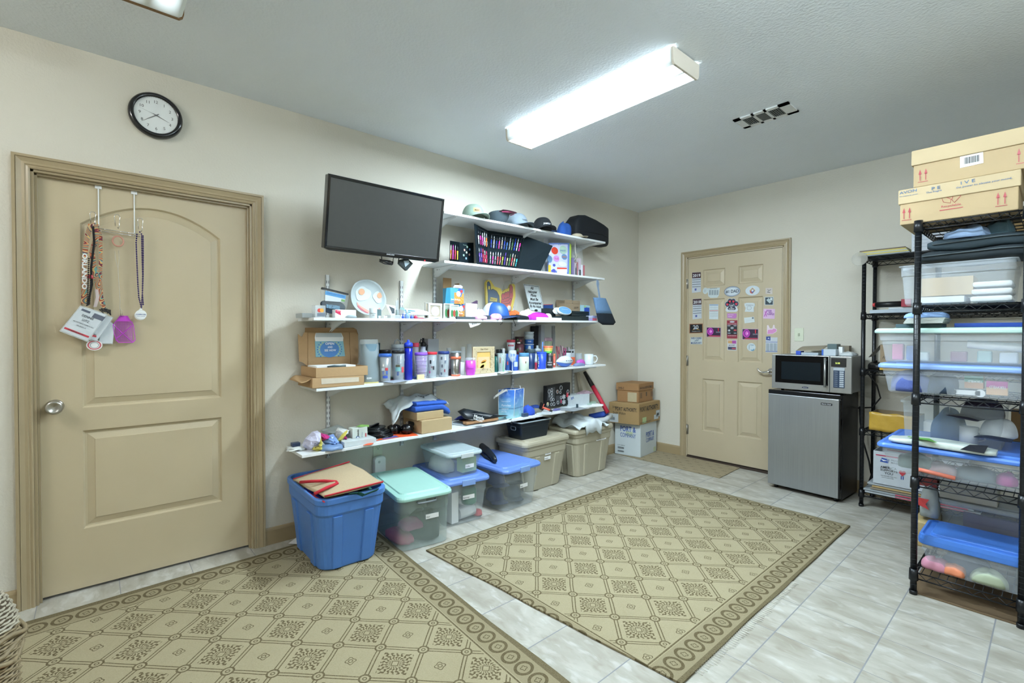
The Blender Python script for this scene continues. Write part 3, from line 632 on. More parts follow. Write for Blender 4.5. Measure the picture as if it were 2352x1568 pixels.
def heap(name,label,cat,px0,px1,pyt,pyb,x,dep,mat,k,seed=1,amp=.25,mats=None,**kw):
    y0,y1,zb,zt=extX(px0,px1,pyt,pyb,x); y=(y0+y1)/2; z=sz(k,y)+.001 if isinstance(k,str) else k; h=max(.01,zt-z)
    b=B().blob((x,y,z),dep/2,(y1-y0)/2,h,seed,amp,**kw); return solo(name,b,mat,label,cat,loc=(x,y,z))
# =============== TOP SHELF: CAPS ===============
def capat(label,pxl,pxr,py,x,brimdir,*a,**k):
    y=(PX(pxl,py,x).y+PX(pxr,py,x).y)/2; return cap(label,x,y,sz('hat',y)+.001+k.pop('dz',0),brimdir,*a,**k)
sage=fab('#7f9488'); dkg=fab('#3b4850'); greyb=fab('#7a8894'); blk=fab('#0f151b'); navy=fab('#1b2a4a'); beige=fab('#b3a992')
capat('sage green baseball cap with a tan MAX patch',1067,1106,490,.19,-.1,sage,sage,s=1.05,logo=dict(s='MAX',h=.014,w=.04,z=.050,m=ink,a0=-.25,patch=M('tan leather patch','#c39d6d',.7),pw=.058,ph=.032))
t=capat('dark teal cap lying upside down with a pink edged brim',1128,1164,507,.21,.35,dkg,fab('#55313f'),s=.9,flip=True)
b=B(); b.tube([V((.078*math.cos(a)*1.0+.055*math.cos(a*.9),.075*math.sin(a),.080)) for a in [-1.1+.22*i for i in range(11)]],.0028); obj('brim_edging',b,fab('#c04b78'),t,False)
capat('slate grey baseball cap with black script on the front',1170,1204,505,.19,.0,greyb,fab('#4b565f'),s=1.08,logo=dict(s='CampOak',h=.010,w=.06,z=.048,m=ink))
y=(PX(1216,520,.2).y+PX(1262,520,.2).y)/2
t=cap('black cap with white JUMPSUP lettering hanging over the shelf front',.235,y,sz('hat',y)+.001,-.35,blk,blk,s=1.05,logo=dict(s='JUMPSUP',h=.013,w=.072,z=.044,m=M('white stitching','#d6dadf',.7)))
b=B(); b.box(.088,-.012,.032,.090,.014,.038); obj('tag',b,fab('#b9463a'),t,False)
capat('small navy cap with blue lettering behind the folded blue cloth',1258,1278,515,.10,-.2,navy,navy,s=.72,logo=dict(s='Visit',h=.014,w=.04,z=.03,m=M('blue stitching','#4d7fd0',.7)))
heap('folded_cloth','crumpled royal blue cloth between the caps and the black bag','cloth',1283,1306,514,540,.22,.11,fab('#22509c'),'hat',5,.3)
capat('beige cap tucked under the black bag, only its brim in view',1312,1338,535,.245,.5,beige,beige,s=.6,squash=.6)
# black soft bag
y0,y1,_,zt=extX(1310,1387,503,552,.12); z=sz('hat',(y0+y1)/2); t=thing('soft_bag','large black soft case lying on the right end of the top shelf','bag',(.11,(y0+y1)/2,z))
b=B(); L=[]
for i,(f,hh,zo) in enumerate(((0,.55,.0),(.03,.8,.0),(.12,1.0,.0),(.3,1.06,0),(.6,.98,0),(.85,.86,0),(.96,.78,0),(1,.62,0))):
    yy=y0+(y1-y0)*f; wd=.16*(.8 if i in (0,7) else 1); L.append([V((.115+a,yy,z+.002+c+.0)) for a,c in rrect(wd,(zt-z)*hh,.035,5,0,(zt-z)*hh/2)])
b.loft(L,0,True); obj('body',b,M('black nylon','#0c131b',.75,var=.15,bump=.0008,bscale=60),t)
b=B(); b.tube([(.196,y0+.04,z+.09),(.198,y1-.12,z+.1),(.196,y1-.03,z+.08)],.0025); b.cyl((.193,y0+.05,z+.045),(.199,y0+.05,z+.045),.006,m=1); T(b,'Sierra',(.14,y0+.03,z+.155),(0,1,-.1),(-.5,0,.8),.014,.07,1); obj('zip_and_badge',b,[M('zip black','#05070a',.5),M('silver badge','#aab2ba',.4)],t)
# =============== PEN SHELF ===============
def leafX(pts,x,t,m,name,parent):  # stiff panel whose corners lie on planes x0..x1
    P=[PX(a,c,xx) for a,c,xx in pts]; n=(P[1]-P[0]).cross(P[3]-P[0]).normalized(); n=n if n.x>0 else -n; b=B(); b.loft([P,[p-n*t for p in P]]); obj(name,b,m,parent,bev=.003); return P,n
leath=M('dark teal leatherette','#0a171d',.75,spec=.15,var=.15,scale=60,bump=.0003)
penc=['#e04fae','#c9ccd2','#b9a58c','#8c2f5a','#ff3fa8','#cfd2d8','#4b2f8a','#c0305a','#4d7fd0','#2b45b8','#b9c4d2','#2540a0','#8a8f98','#7c868f','#dfe3ea','#d23a4a','#b8c646','#ef7a38','#3fb0b8','#9aa3b0','#e055b5','#5a7f52','#e5d23c','#5b3fa0']
ORD=['first','second','third','fourth','fifth','sixth','seventh','eighth','ninth','tenth','eleventh','twelfth']
def pens(P,n,t0,rows,cols,who,seed,x_in=.06,ly=.9):
    R=random.Random(seed); A,Bq,Cq,D=P  # lower-left, lower-right, upper-right, upper-left
    for r in range(rows):
        for c in range(cols):
            f=x_in+(1-2*x_in)*(c+.5)/cols; g0=(r+.06)/rows*ly+.04; g1=g0+.80/rows*ly+R.uniform(-.03,.02)
            p=(A.lerp(Bq,f)).lerp(D.lerp(Cq,f),g0)+n*.006; q=(A.lerp(Bq,f)).lerp(D.lerp(Cq,f),g1)+n*.006; d=q-p
            cc=R.choice(penc); c2=R.choice([cc,'#dfe3e8','#8b9098','#22252c']); up=R.random()<.6
            t=thing('pen',f'{["pink","silver","brown","plum","magenta","pale grey","violet","crimson","sky blue","royal blue","ice blue","navy","grey","slate","white","red","lime","orange","turquoise","steel","rose","green","yellow","purple"][penc.index(cc)]} pen, {ORD[c]} from left, {["lower","upper"][r] if rows>1 else "only"} row, {who}','pen',tuple(p),0,'sample pens in the opened pen cases')
            b=B(); b.cyl(p,p+d*.62,.0046,.005,8); obj('barrel',b,col(cc,.3),t); b=B()
            b.cyl(p+d*.62,p+d*.93,.0042,.003,8); obj('grip',b,col(c2,.3),t); obj('tip',B().cyl(p+d*.93,q,.0016,.001,6),col(c2,.3),t)
            obj('clip',B().cyl(p+d*.05+n*.006,p+d*.35+n*.006,.0012,n=5),col(c2,.3),t)
# small case
t=thing('pen_case','small zipped case standing open with pens and round pins inside','pen case',tuple(PX(1058,603,.2)-V((0,0,.0))))
P,n=leafX([(1032,599,.13),(1055,601,.2),(1056,556,.2),(1033,552,.13)],.2,.02,leath,'left_leaf',t)
pens(P,n,0,1,4,'small zipped case',3)
P,n=leafX([(1056,601,.2),(1089,604,.15),(1088,557,.15),(1057,557,.2)],.2,.03,leath,'right_leaf',t)
b=B(); R=random.Random(2); c=P[0]
for i,(f,g_) in enumerate(((.5,.78),(.3,.62),(.68,.66),(.45,.5),(.25,.35),(.65,.4),(.42,.2))):
    c=P[0].lerp(P[1],f).lerp(P[3].lerp(P[2],f),g_); obj('pin',B().cyl(c,c+n*.003,.0085,n=14),[col('#8aa79b'),col('#b98f86'),col('#7d9fcf'),col('#a8b09c')][i%4],t)
T(b,'Pinnies',P[0].lerp(P[3],.88)+(P[1]-P[0])*.2+n*.001,P[1]-P[0],(0,0,1),.008,.04,0); obj('lettering',b,col('#8aa79b'),t)
# large case, three leaves
t=thing('pen_display_case','large dark folding case standing open, filled with two rows of pens','pen case',tuple(PX(1130,612,.2)))
P1,n1=leafX([(1096,607,.27),(1120,610,.13),(1121,529,.13),(1090,513,.27)],.2,.006,leath,'left_leaf',t)
P2,n2=leafX([(1118,610,.13),(1188,617,.16),(1205,541,.15),(1121,529,.13)],.2,.008,leath,'middle_leaf',t)
P3_,n3=leafX([(1188,617,.16),(1242,622,.26),(1270,564,.30),(1205,541,.15)],.2,.004,leath,'right_leaf',t)
pens(P1,n1,0,2,5,'left leaf of large case',5,.1); pens(P2,n2,0,2,12,'middle leaf of large case',8,.05)
b=B()
for g_ in (.18,.32,.62,.78,.9):
    p=P2[0].lerp(P2[3],g_)+n2*.0125; q=P2[1].lerp(P2[2],g_)+n2*.0125; b.tube([p.lerp(q,.05),p.lerp(q,.95)],.0022,4)
    p=P1[0].lerp(P1[3],g_)+n1*.0125; q=P1[1].lerp(P1[2],g_)+n1*.0125; b.tube([p.lerp(q,.1),p.lerp(q,.92)],.002,4)
obj('elastic_straps',b,black,t)
# white upright panel, badge board and plastic bag
bpx('white_board','narrow white board standing behind the badge board','board',1249,1259,545,622,.10,.09,shelfw,'pen')
t=thing('badge_board','pale board covered in round sample badges standing on the pen shelf','board',tuple(PX(1280,628,.20)))
b=B(); plX(b,[(1257,623),(1305,630),(1306,558),(1260,558)],.185,.012); plX(b,[(1305,630),(1309,630),(1310,562),(1306,558)],.185,.011,1); plX(b,[(1262,561),(1304,561),(1303,625),(1260,619)],.1975,.0004,2); obj('panel',b,[col('#6c86c4'),col('#a9c94a'),col('#c6cbe6')],t)
b=B(); zf=lambda a,c:(960+a*.19558,450+c*.19558)
for (a,c,rw,rh,m) in ((1605,642,38,42,0),(1705,632,46,50,1),(1548,742,28,40,3),(1625,735,34,38,2),(1718,715,32,32,3),(1598,812,15,16,4),(1696,800,46,30,5),(1594,880,22,24,4),(1540,672,14,16,6)):
    x_,y_=zf(a,c); elX(b,x_,y_,rw*.19558,rh*.19558,.198,.0025,m)
p=zf(1633,845); q=zf(1750,858); plX(b,[zf(1633,905),zf(1748,915),zf(1748,845),zf(1633,840)],.198,.001,6); plX(b,[zf(1633,858),zf(1748,858),zf(1748,843),zf(1633,838)],.1985,.001,0); plX(b,[zf(1530,895),zf(1560,898),zf(1560,812),zf(1530,808)],.198,.002,7)
obj('badges',b,[col('#d8452f'),col('#a8c4b4'),col('#c890d8'),col('#6a8fb8'),col('#4a50a8'),col('#d8dcd0'),col('#e4e0e4'),col('#d8b83c')],t)
b=B(); tX(b,'YLG',zf(1602,745),zf(1650,745),4,.201,0,.01); tX(b,'AMSOIL',zf(1692,722),zf(1745,722),3,.201,1,.01); tX(b,'FREE',zf(1672,652),zf(1735,652),4,.201,2); tX(b,'B-36',zf(1568,580),zf(1600,580),2,.199,2); tX(b,'B-14',zf(1650,578),zf(1680,578),2,.199,2); obj('lettering',b,[red,col('#e08040'),blueink],t)
t=thing('sample_bag','clear plastic bag of pink and white samples right of the badge board','bag',tuple(PX(1325,632,.17)))
b=B(); y0,y1,zb,zt=extX(1308,1342,566,633,.17); z=sz('pen',(y0+y1)/2)+.001
b.loft([[V((.17+a,(y0+y1)/2+c,z+h)) for a,c in circ(14,rx,ry)] for rx,ry,h in ((.045,.07,0),(.05,.082,.03),(.042,.085,.12),(.03,.08,.2),(.012,.075,zt-z))],0,True); obj('film',b,film,t)
b=B(); R=random.Random(3)
for i in range(9): yy=y0+.03+R.random()*(y1-y0-.06); h=R.uniform(.05,.2); b.box(.15,yy-.013,z+.004,.19,yy+.013,z+h,i%4)
obj('contents',b,[col('#c9b4c4'),col('#b85f6a'),col('#dfe2ea'),col('#7a6f98')],t)
b=B(); pp=[PX(a,c,.24) for a,c in ((1321,543),(1321,570),(1324,590),(1320,600),(1327,585),(1325,600),(1321,612),(1326,598))]; b.tube(pp,.0028); solo('cord',b,M('beige cord','#b9b4a6',.8),'pale cord hanging from the top shelf in front of the sample bag','cord')
# =============== MIDDLE SHELF: EGG PLATE, FRIES, FOAM FINGERS ===============
silver=M('silver tin','#a9b0b4',.3,.6,var=.05); bluec=col('#2f57c8'); pinkc=col('#d7407f'); Z5=lambda a,c:(680+a*.16156,610+c*.16156); Z6=lambda a,c:(1000+a*.17857,620+c*.17857)
bpx('tin','flat silver tin at the left end of the middle shelf','tin',694,723,719,727,.22,.12,silver,'egg')
def pr(t):
    b=B(); p=Z5(345,635); elX(b,p[0]-2,p[1],4.6,4.6,.2655,.0004,0); elX(b,p[0]+3.5,p[1],4.6,4.6,.266,.0004,1); obj('logo',b,[col('#c8403a'),col('#e0a040')],t); b=B(); plX(b,[Z5(300,720),Z5(415,720),Z5(415,670),Z5(300,675)],.266,.0006,0); obj('insert',b,col('#6d7884'),t)
bpx('gift_box','clear box with a red and orange round logo beside the silver tin','box',724,748,701,727,.265,.06,filmw,'egg',prints=pr)
t=thing('zip_bag','clear zip bag with a black slider holding a dark sleep mask','bag',tuple(PX(766,712,.14)))
b=B(); P=[PX(a,c,.15) for a,c in (Z5(345,600),Z5(690,622),Z5(728,405),Z5(352,318))]; b.loft([P,[p+V((.035,0,0)) for p in P]]); obj('film',b,film,t,bev=.004)
b=B(); P=[PX(a,c,.165) for a,c in (Z5(350,336),Z5(728,420),Z5(730,398),Z5(358,308))]; b.loft([P,[p+V((.02,0,0)) for p in P]]); obj('slider',b,black,t)
b=B(); plX(b,[Z5(412,410),Z5(700,475),Z5(710,425),Z5(418,355)],.186,.001,0); plX(b,[Z5(412,500),Z5(690,520),Z5(698,475),Z5(415,412)],.186,.001,1); plX(b,[Z5(640,505),Z5(690,515),Z5(694,485),Z5(645,475)],.1875,.001,2); obj('header_card',b,[col('#4f8fc0'),col('#c3cbd0'),col('#6f9a58')],t)
b=B(); elX(b,*Z5(520,590),27,15,.160,.018,0); elX(b,*Z5(405,545),10,8,.160,.018,0); obj('sleep_mask',b,fab('#2a3744'),t)
b=B(); tX(b,'I\'M NOT SLEEPING',Z5(430,575),Z5(620,600),4.5,.1885,0,.01); tX(b,'I\'M RECHARGING',Z5(430,600),Z5(620,622),4,.1885,0,.01); tX(b,'LIGHTS OUT EYE MASK',Z5(440,395),Z5(690,450),3.5,.1885,1); obj('lettering',b,[col('#8fc0e0'),blueink],t)
# fried egg plate, leaning on the wall
t=thing('platter','large white platter painted with two fried eggs and a bacon smile','plate',tuple(PX(845,727,.16)))
c0=PX(*Z5(1020,455),.13); ry=(PX(885.5,684,.13).y-PX(804,684,.13).y)/2; rz_=(PX(845,640,.13).z-PX(845,727,.13).z)/2; tilt=.23
eu=V((0,1,0)); ev=V((-math.sin(tilt),0,math.cos(tilt))); en=eu.cross(ev)
def ring(f,d,n=40): return [c0+eu*(ry*f*math.cos(a)*(1+.03*math.cos(3*a+1)))+ev*(rz_*f*math.sin(a)*(1+.025*math.sin(2*a+.6)))+en*d for a in [2*math.pi*i/n for i in range(n)]]
b=B().loft([ring(.05,-.008),ring(.7,-.008),ring(.92,.0),ring(1,.012),ring(.985,.0145),ring(.9,.006),ring(.68,-.002),ring(.05,-.002)],0,True)
b.v=[p for p in b.v]; obj('plate',b,M('white glazed melamine','#a9b6ba',.5,var=.1,scale=8),t)
def onp(px,py,d=.006):
    r=RAY(px,py); k=((c0+en*d)-CAM).dot(en)/r.dot(en); return CAM+r*k
def blobp(b,cx,cy,rx,ry_,seed,m,d,amp=.12,n=26):
    R=random.Random(seed); ph=[R.uniform(0,6) for _ in range(3)]; P=[]
    for i in range(n):
        a=2*math.pi*i/n; f=1+amp*(math.sin(3*a+ph[0])*.6+math.sin(5*a+ph[1])*.4); P.append(onp(*Z5(cx+rx*f*math.cos(a),cy+ry_*f*math.sin(a)),d))
    b.loft([P,[p+en*.0012 for p in P]],m)
b=B(); blobp(b,950,400,110,100,3,0,.000); blobp(b,1175,445,80,85,5,0,.000); obj('egg_white',b,col('#bcc7ca',.5),t)
for q_ in ((932,372,44,46,1),(1188,423,36,42,2)): b=B(); blobp(b,*q_,0,.0022,.01); obj('yolk',b,col('#b8742a',.4),t)
b=B()
P=[(862,510),(905,560),(985,610),(1040,640),(1040,682),(985,668),(920,632),(875,590)]; b.poly([onp(*Z5(*p),.004) for p in P],0)
P=[(870,575),(915,625),(980,665),(1035,685),(1030,670),(975,640),(925,600),(885,560)]; b.poly([onp(*Z5(*p),.0055) for p in P],1); obj('bacon',b,[col('#c98a78'),col('#b04a55')],t); b=B()
P=[(1165,610),(1205,590),(1232,605),(1225,645),(1190,640)]; b.poly([onp(*Z5(*p),.004) for p in P],0); P=[(1170,618),(1210,612),(1228,620),(1222,638),(1190,636)]; b.poly([onp(*Z5(*p),.0055) for p in P],1)
obj('bacon',b,[col('#c98a78'),col('#b04a55')],t)
def pr(t):
    b=B(); plX(b,[Z5(560,665),Z5(640,705),Z5(628,645),Z5(590,628),Z5(562,628)],.266,.0006,0); plX(b,[Z5(575,650),Z5(640,655),Z5(640,640),Z5(580,630)],.2664,.0006,1); obj('print',b,[col('#d2305a'),col('#e07a8a')],t)
bpx('pack','white pack with a magenta corner in front of the egg plate','box',770,818,711,728,.265,.05,wpaper,'egg',prints=pr)
solo('rosette',B().lathe([(0,0),(.03,.0),(.034,.008),(.02,.016),(0,.018)],tuple(V((.27,PX(807,722,.27).y,sz('egg',-3.4)+.001))),14),col('#aebfc9',.6),'small pale crumpled rosette in front of the white and magenta pack','ornament')
tumbler('white shot cup with thin script in front of the egg plate',857,19,708,'egg',.26,col('#c9d3d6',.3),None,.95,name='cup',cat='cup',texts=(('Dinky Dawn',0,.45,.006,.035,ink),('#12',.1,.25,.006,.012,ink)))
bpx('photo_card','small upright photo card right of the shot cup','card',867,876,710,728,.26,.004,col('#5c7478'),'egg')
for i,(px,c_,w_) in enumerate(((873,'#dfe6ea',4),(884,'#e6ecee',5),(888,'#cfd8dc',4.5))):
    y=PX(px,727,.28).y; z=sz('egg',y)+.001; solo('bottle_cap',B().cyl((.27,y,z),(.27,y,z+.016),.009,n=12),col(c_,.35),f'small white cap lying at the foot of the egg plate, number {["one","two","three"][i]} from the left','bottle cap',group='small white caps')  # small loose bottle caps
t=thing('folded_card','open white folder card with grey inside standing right of the egg plate','card',tuple(PX(895,724,.22)))
b=B(); P=[PX(*q) for q in ((*Z5(1340,690),.25),(*Z5(1420,700),.14),(*Z5(1420,572),.14),(*Z5(1275,548),.25))]; b.loft([P,[p-V((.002,0,0)) for p in P]],0); plX(b,[Z5(1345,676),Z5(1400,680),Z5(1400,610),Z5(1310,570)],.22,.001,1); obj('card',b,[wpaper,col('#4a5359')],t)
bx('clear_tray','low clear stack of plastic dishes in front of the white folder','dish',.2,.285,PX(895,726,.27).y,PX(918,726,.27).y,sz('egg',-3.1)+.001,sz('egg',-3.1)+.022,filmw)
t=tumbler('narrow clear tube of toothpick flags right of the white folder',912,8,690,'egg',.22,clear,None,1,name='tube',cat='tube')
y=PX(912,700,.22).y; z=sz('egg',y); b=B(); b.cyl((.22,y,z+.007),(.22,y,z+.06),.011,n=10); obj('filling',b,col('#6a7f78'),t); b=B(); b.cyl((.22,y,z+.02),(.222,y+.004,z+.14),.0015,n=5); obj('pick',b,col('#3a3f42'),t)
t=thing('handheld_fan','white and teal fan shaped card lying behind the perfume bottles','fan',tuple(PX(960,724,.18)))
b=B(); P=[Z5(1530,690),Z5(1940,705),Z5(1870,650),Z5(1740,618),Z5(1540,608)]; Q_=[PX(a,c,.2-.0*i) for i,(a,c) in enumerate(P)]; b.loft([Q_,[p-V((.10,0,.0)) for p in Q_]],0); obj('card',b,wpaper,t,bev=.003)
b=B(); plX(b,[Z5(1545,640),Z5(1700,652),Z5(1690,640),Z5(1545,622)],.201,.001,0); plX(b,[Z5(1545,665),Z5(1640,672),Z5(1620,655),Z5(1545,650)],.201,.001,0); plX(b,[Z5(1475,620),Z5(1540,640),Z5(1540,600),Z5(1480,585)],.2,.001,1); obj('print',b,[col('#4f95a8'),col('#8fb0ae')],t)
def perf(label,px,wpx,pyt,x,c_,capc):
    y,r,z,h=cylfit(px,wpx,pyt,'egg',x); t=thing('perfume_bottle',label,'bottle',(x,y,z),0,'small bottles in front of the white fan card'); b=B().lathe([(r*.7,0),(r,.004),(r,h*.4),(r*.5,h*.56),(r*.34,h*.6)],(x,y,z),14); obj('body',b,c_,t); b=B().cyl((x,y,z+h*.58),(x,y,z+h),r*.36,n=10); obj('cap',b,capc,t)
perf('small clear blue bottle with a tall white cap',935,12,710,.26,col('#7fa0d8',.15),white); perf('tiny blue bottle left of the tall capped one',925.5,6,720,.27,bluec,bluec)
perf('tiny blue and white bottle right of the tall capped one',946,8,719,.255,col('#4a63c8'),white); perf('tiny red bottle right of the blue ones',954.5,9,719,.25,col('#c93a5a'),white)
for i,(px,c_,nm_) in enumerate(((968,'#c04468','red'),(978,'#c9d6da','clear'),(1012,'#d5dde0','white'),(1026,'#e2e6e8','pale'))):
    y=PX(px,728,.28).y; bx('small_packet',f'{nm_} flat packet at the front edge under the photo frames','packet',.235,.30,y-.03,y+.03,sz('egg',y)+.001,sz('egg',y)+.006,col(c_,.3))
def pframe(label,px0,px1,py0,py1,x,matc,picc,k='egg',lean=.0,name='framed_photo',prints=None,bw=.16):
    y0,y1,_,zt=extX(px0,px1,py0,py1,x); z=sz(k,(y0+y1)/2)+.001; t=thing(name,label,'frame',(x,(y0+y1)/2,z)); w_,h_=y1-y0,zt-z
    P=[(y0,z),(y1,z),(y1,zt),(y0,zt)]; L=[]
    for d,e in ((0,-.012),(0,.0),(.003,.002),(w_*bw-.003,.002),(w_*bw,-.003)): L.append([V((x+e,a,c)) for a,c in inset(P,d)])
    b=B().loft(L,0,False,False); obj('frame',b,matc,t); b=B(); b.box(x-.012,y0+.002,z+.002,x-.003,y1-.002,zt-.002); obj('picture',b,picc,t)
    if prints: prints(t,y0,y1,z,zt,x)
    return t
def oval(t,y0,y1,z,zt,x):
    b=B(); cy,cz=(y0+y1)/2,(z+zt)/2
    for f,m in ((.30,0),(.22,1)): P=[V((x-.0028+f*.002,cy+(y1-y0)*f*a,cz+(zt-z)*f*1.05*c)) for a,c in circ(18)]; b.loft([P,[p+V((.0006,0,0)) for p in P]],m)
    obj('picture_print',b,[col('#b8b2b4'),col('#9a86a8')],t)
pframe('small silver photo frame with an oval opening, front one of the pair',984,1016,696,723,.20,col('#c3c2bb',.35),col('#a79c86'),prints=oval); pframe('silver photo frame edge behind the front frame',977,990,695,722,.13,col('#bcbcb6',.35),col('#a79c86'))
def flr(t,y0,y1,z,zt,x):
    b=B()
    for i in range(3): P=[V((x-.0025+i*.0004,(y0+y1)/2+.02*(i-1)+(y1-y0)*.16*a,z+(zt-z)*.4+(zt-z)*(.25)*c)) for a,c in circ(12)]; b.loft([P,[p+V((.0004,0,0)) for p in P]],i%2)
    obj('picture_print',b,[col('#3c7a4c'),col('#a8483c')],t)
pframe('white frame with green flower picture left of the white box',1020,1042,697,725,.22,wpaper,col('#8e9a90'),prints=flr,bw=.1)
pframe('second white frame with green leaves overlapping the first',1034,1054,700,727,.25,wpaper,col('#a9b5ae'),prints=flr,bw=.1)
# fries boxes
def fries(label,pts,x,dep,side=None):
    t=thing('fries_box',label,'box',tuple(PX(*pts[0],x)),0,'fries boxes'); (a0,c0_),(a1,c1_),(a2,c2_),(a3,c3_)=pts
    P=[PX(*q,x) for q in pts]; b=B(); b.loft([[p-V((dep,0,0)) for p in P],P]); obj('box',b,[col('#4f9ac0',.4)],t,bev=.001)
    lp=lambda f,g_:(a0+(a1-a0)*f+(a3-a0)*g_, c0_+(c1_-c0_)*f+(c3_-c0_)*g_); b=B(); R=random.Random(5); plX(b,[lp(.3,.0),lp(1,.0),lp(1,.66),lp(.3,.7)],x-.0002,.0006,1)
    for i in range(34):
        f,g_=R.uniform(.3,.82),R.uniform(.04,.52); dx,dy=R.uniform(.06,.16),R.uniform(-.16,.16); b.loft([[PX(*lp(f,g_),x+.0005+i*.00002),PX(*lp(f+.04,g_+.02),x+.0005+i*.00002),PX(*lp(f+dx+.04,g_+dy+.02),x+.0005+i*.00002),PX(*lp(f+dx,g_+dy),x+.0005+i*.00002)]]*1+[[PX(*lp(f,g_),x+.0008+i*.00002),PX(*lp(f+.04,g_+.02),x+.0008+i*.00002),PX(*lp(f+dx+.04,g_+dy+.02),x+.0008+i*.00002),PX(*lp(f+dx,g_+dy),x+.0008+i*.00002)]],i%2)
    obj('fries_print',b,[col('#d9ab5c'),col('#c98a3e')],t)
    b=B(); plX(b,[lp(.45,.62),lp(.8,.42),lp(.98,.9),lp(.66,.99)],x+.002,.0004,0); p=lp(.62,.62); elX(b,p[0],p[1],5,6.5,x+.0026,.0004,1); p=lp(.84,.78); elX(b,p[0],p[1],3.2,3.6,x+.0026,.0004,2); tX(b,'Just A-Fryin',lp(.05,.24),lp(.75,.2),3.6,x+.003,1,.02); tX(b,'potato fries',lp(.05,.1),lp(.7,.08),2.6,x+.003,3,.02); obj('label_print',b,[col('#2f62b0'),wpaper,red,col('#a34f70')],t)
    return t
fries('blue fries box standing on top of the white boxes',[(1034,697),(1065,698),(1066,664),(1034,660)],.20,.1)
b=B(); plX(b,[(1022,695.5),(1034,697),(1034,660),(1025,661)],.199,.002); solo('side_carton',b,col('#2f7f9c',.4),'teal side of a second fries carton left of the upper fries box','box')
fries('lower fries box between the white frames and the white box',[(1041,726),(1070,727),(1070,699),(1041,697)],.19,.1)
b=B(); y0,y1,z0_,z1_=extX(1024,1058,638,663,.14); b.box(.10,y0,z0_-.01,.103,y1-.06,z1_); b.box(.103,y1-.03,z0_-.01,.16,y1-.027,z1_-.04); b.box(.10,y0,z0_-.01,.18,y1,z0_-.007); solo('carton',b,cardd,'open brown carton flap standing above the blue fries box','box')
b=B(); plX(b,[Z6(225,225),Z6(340,235),Z6(350,215),Z6(325,195),Z6(245,190)],.17,.003); solo('hang_tab',b,wpaper,'white hanger tab above the blue fries box','tab')  # white hang tab, kept as its own piece
b=B(); plX(b,[Z6(455,425),Z6(540,440),Z6(540,395),Z6(525,390)],.08,.004); solo('purple_card',b,col('#5a4560'),'dark purple card corner behind the white box','card')
bpx('white_box','white box with a small blue print right of the fries box','box',1070,1096,697,727,.21,.07,wpaper,'egg',prints=lambda t:obj('print',tX(B(),'GLASS',Z6(475,530),Z6(515,532),5,.2115,0),col('#4f86b0'),t))
# foam fingers in a clear bag
t=thing('foam_finger_bag','clear bag with a yellow navy and a red foam finger behind the blue cap','foam finger',tuple(PX(1145,724,.12)))
yl=M('yellow foam','#d3b92c',.8,var=.05); nv=M('navy foam print','#27415a',.8); rd=M('red foam print','#b03a38',.8); blk2=M('black outline','#20201c',.7)
fz=lambda L:[Z6(*q) for q in L]
b=B(); plX(b,fz([(650,520),(860,560),(850,300),(820,240),(740,215),(712,170),(690,135),(655,130),(630,165),(635,300)]),.045,.022,0); plX(b,fz([(675,480),(840,520),(822,330),(790,270),(740,240),(715,250),(708,180),(690,145),(668,150),(662,185),(672,300)]),.0675,.0012,3); plX(b,fz([(682,475),(832,510),(816,335),(785,278),(742,252),(708,265),(700,185),(688,153),(675,157),(670,190),(680,300)]),.069,.0012,1); plX(b,fz([(700,395),(790,405),(795,365),(710,350)]),.0705,.0012,0); tX(b,'BEST',Z6(708,388),Z6(788,398),5,.072,3,.02); tX(b,'1',Z6(680,245),Z6(700,248),7,.071,0,.03); obj('yellow_hand',b,[yl,nv,rd,blk2],t)
b=B(); plX(b,fz([(835,560),(960,570),(990,430),(1010,340),(1005,200),(985,178),(950,185),(930,235),(880,250),(835,300)]),.045,.021,0); plX(b,fz([(850,550),(945,560),(975,430),(998,330),(995,215),(978,195),(955,200),(945,300),(905,292),(860,310),(842,400)]),.0665,.0012,1)
for q in ((870,340),(905,325),(935,315)): elX(b,*Z6(*q),4.2,8,.068,.0006,3); elX(b,*Z6(*q),3.4,7,.0687,.0006,1)
elX(b,*Z6(972,240),3.2,10,.068,.0006,3); elX(b,*Z6(972,240),2.4,9,.0687,.0006,1); plX(b,fz([(850,410),(935,395),(960,360),(985,370),(950,430),(860,440)]),.0695,.001,3); plX(b,fz([(853,414),(937,400),(962,366),(978,374),(946,425),(862,434)]),.0705,.001,1); obj('red_hand',b,[yl,rd,nv,blk2],t)
b=B(); b.lathe([(0,0),(.030,0),(.030,.003),(.022,.003)],(0,0,0),20); c=PX(*Z6(945,490),.075); I_=Matrix.Translation(c)@Matrix.Rotation(math.pi/2,4,'Y'); b.v=[I_@p for p in b.v]; b2=B(); b2.T=Matrix.Translation(c+V((.0035,0,0)))@Matrix.Rotation(math.pi/2,4,'Y'); b2.lathe([(0,0),(.022,0),(.022,.001),(0,.001)],(0,0,0),20); obj('badge_ring',b,col('#d96a35'),t); obj('badge_face',b2,col('#cfd4d2'),t)
b=B(); P=[PX(*Z6(*q),.035) for q in ((600,540),(990,580),(1015,330),(980,170),(900,140),(850,260),(815,100),(700,100),(610,130))]; b.loft([P,[p+V((.048,0,0)) for p in P]]); obj('film',b,film,t)
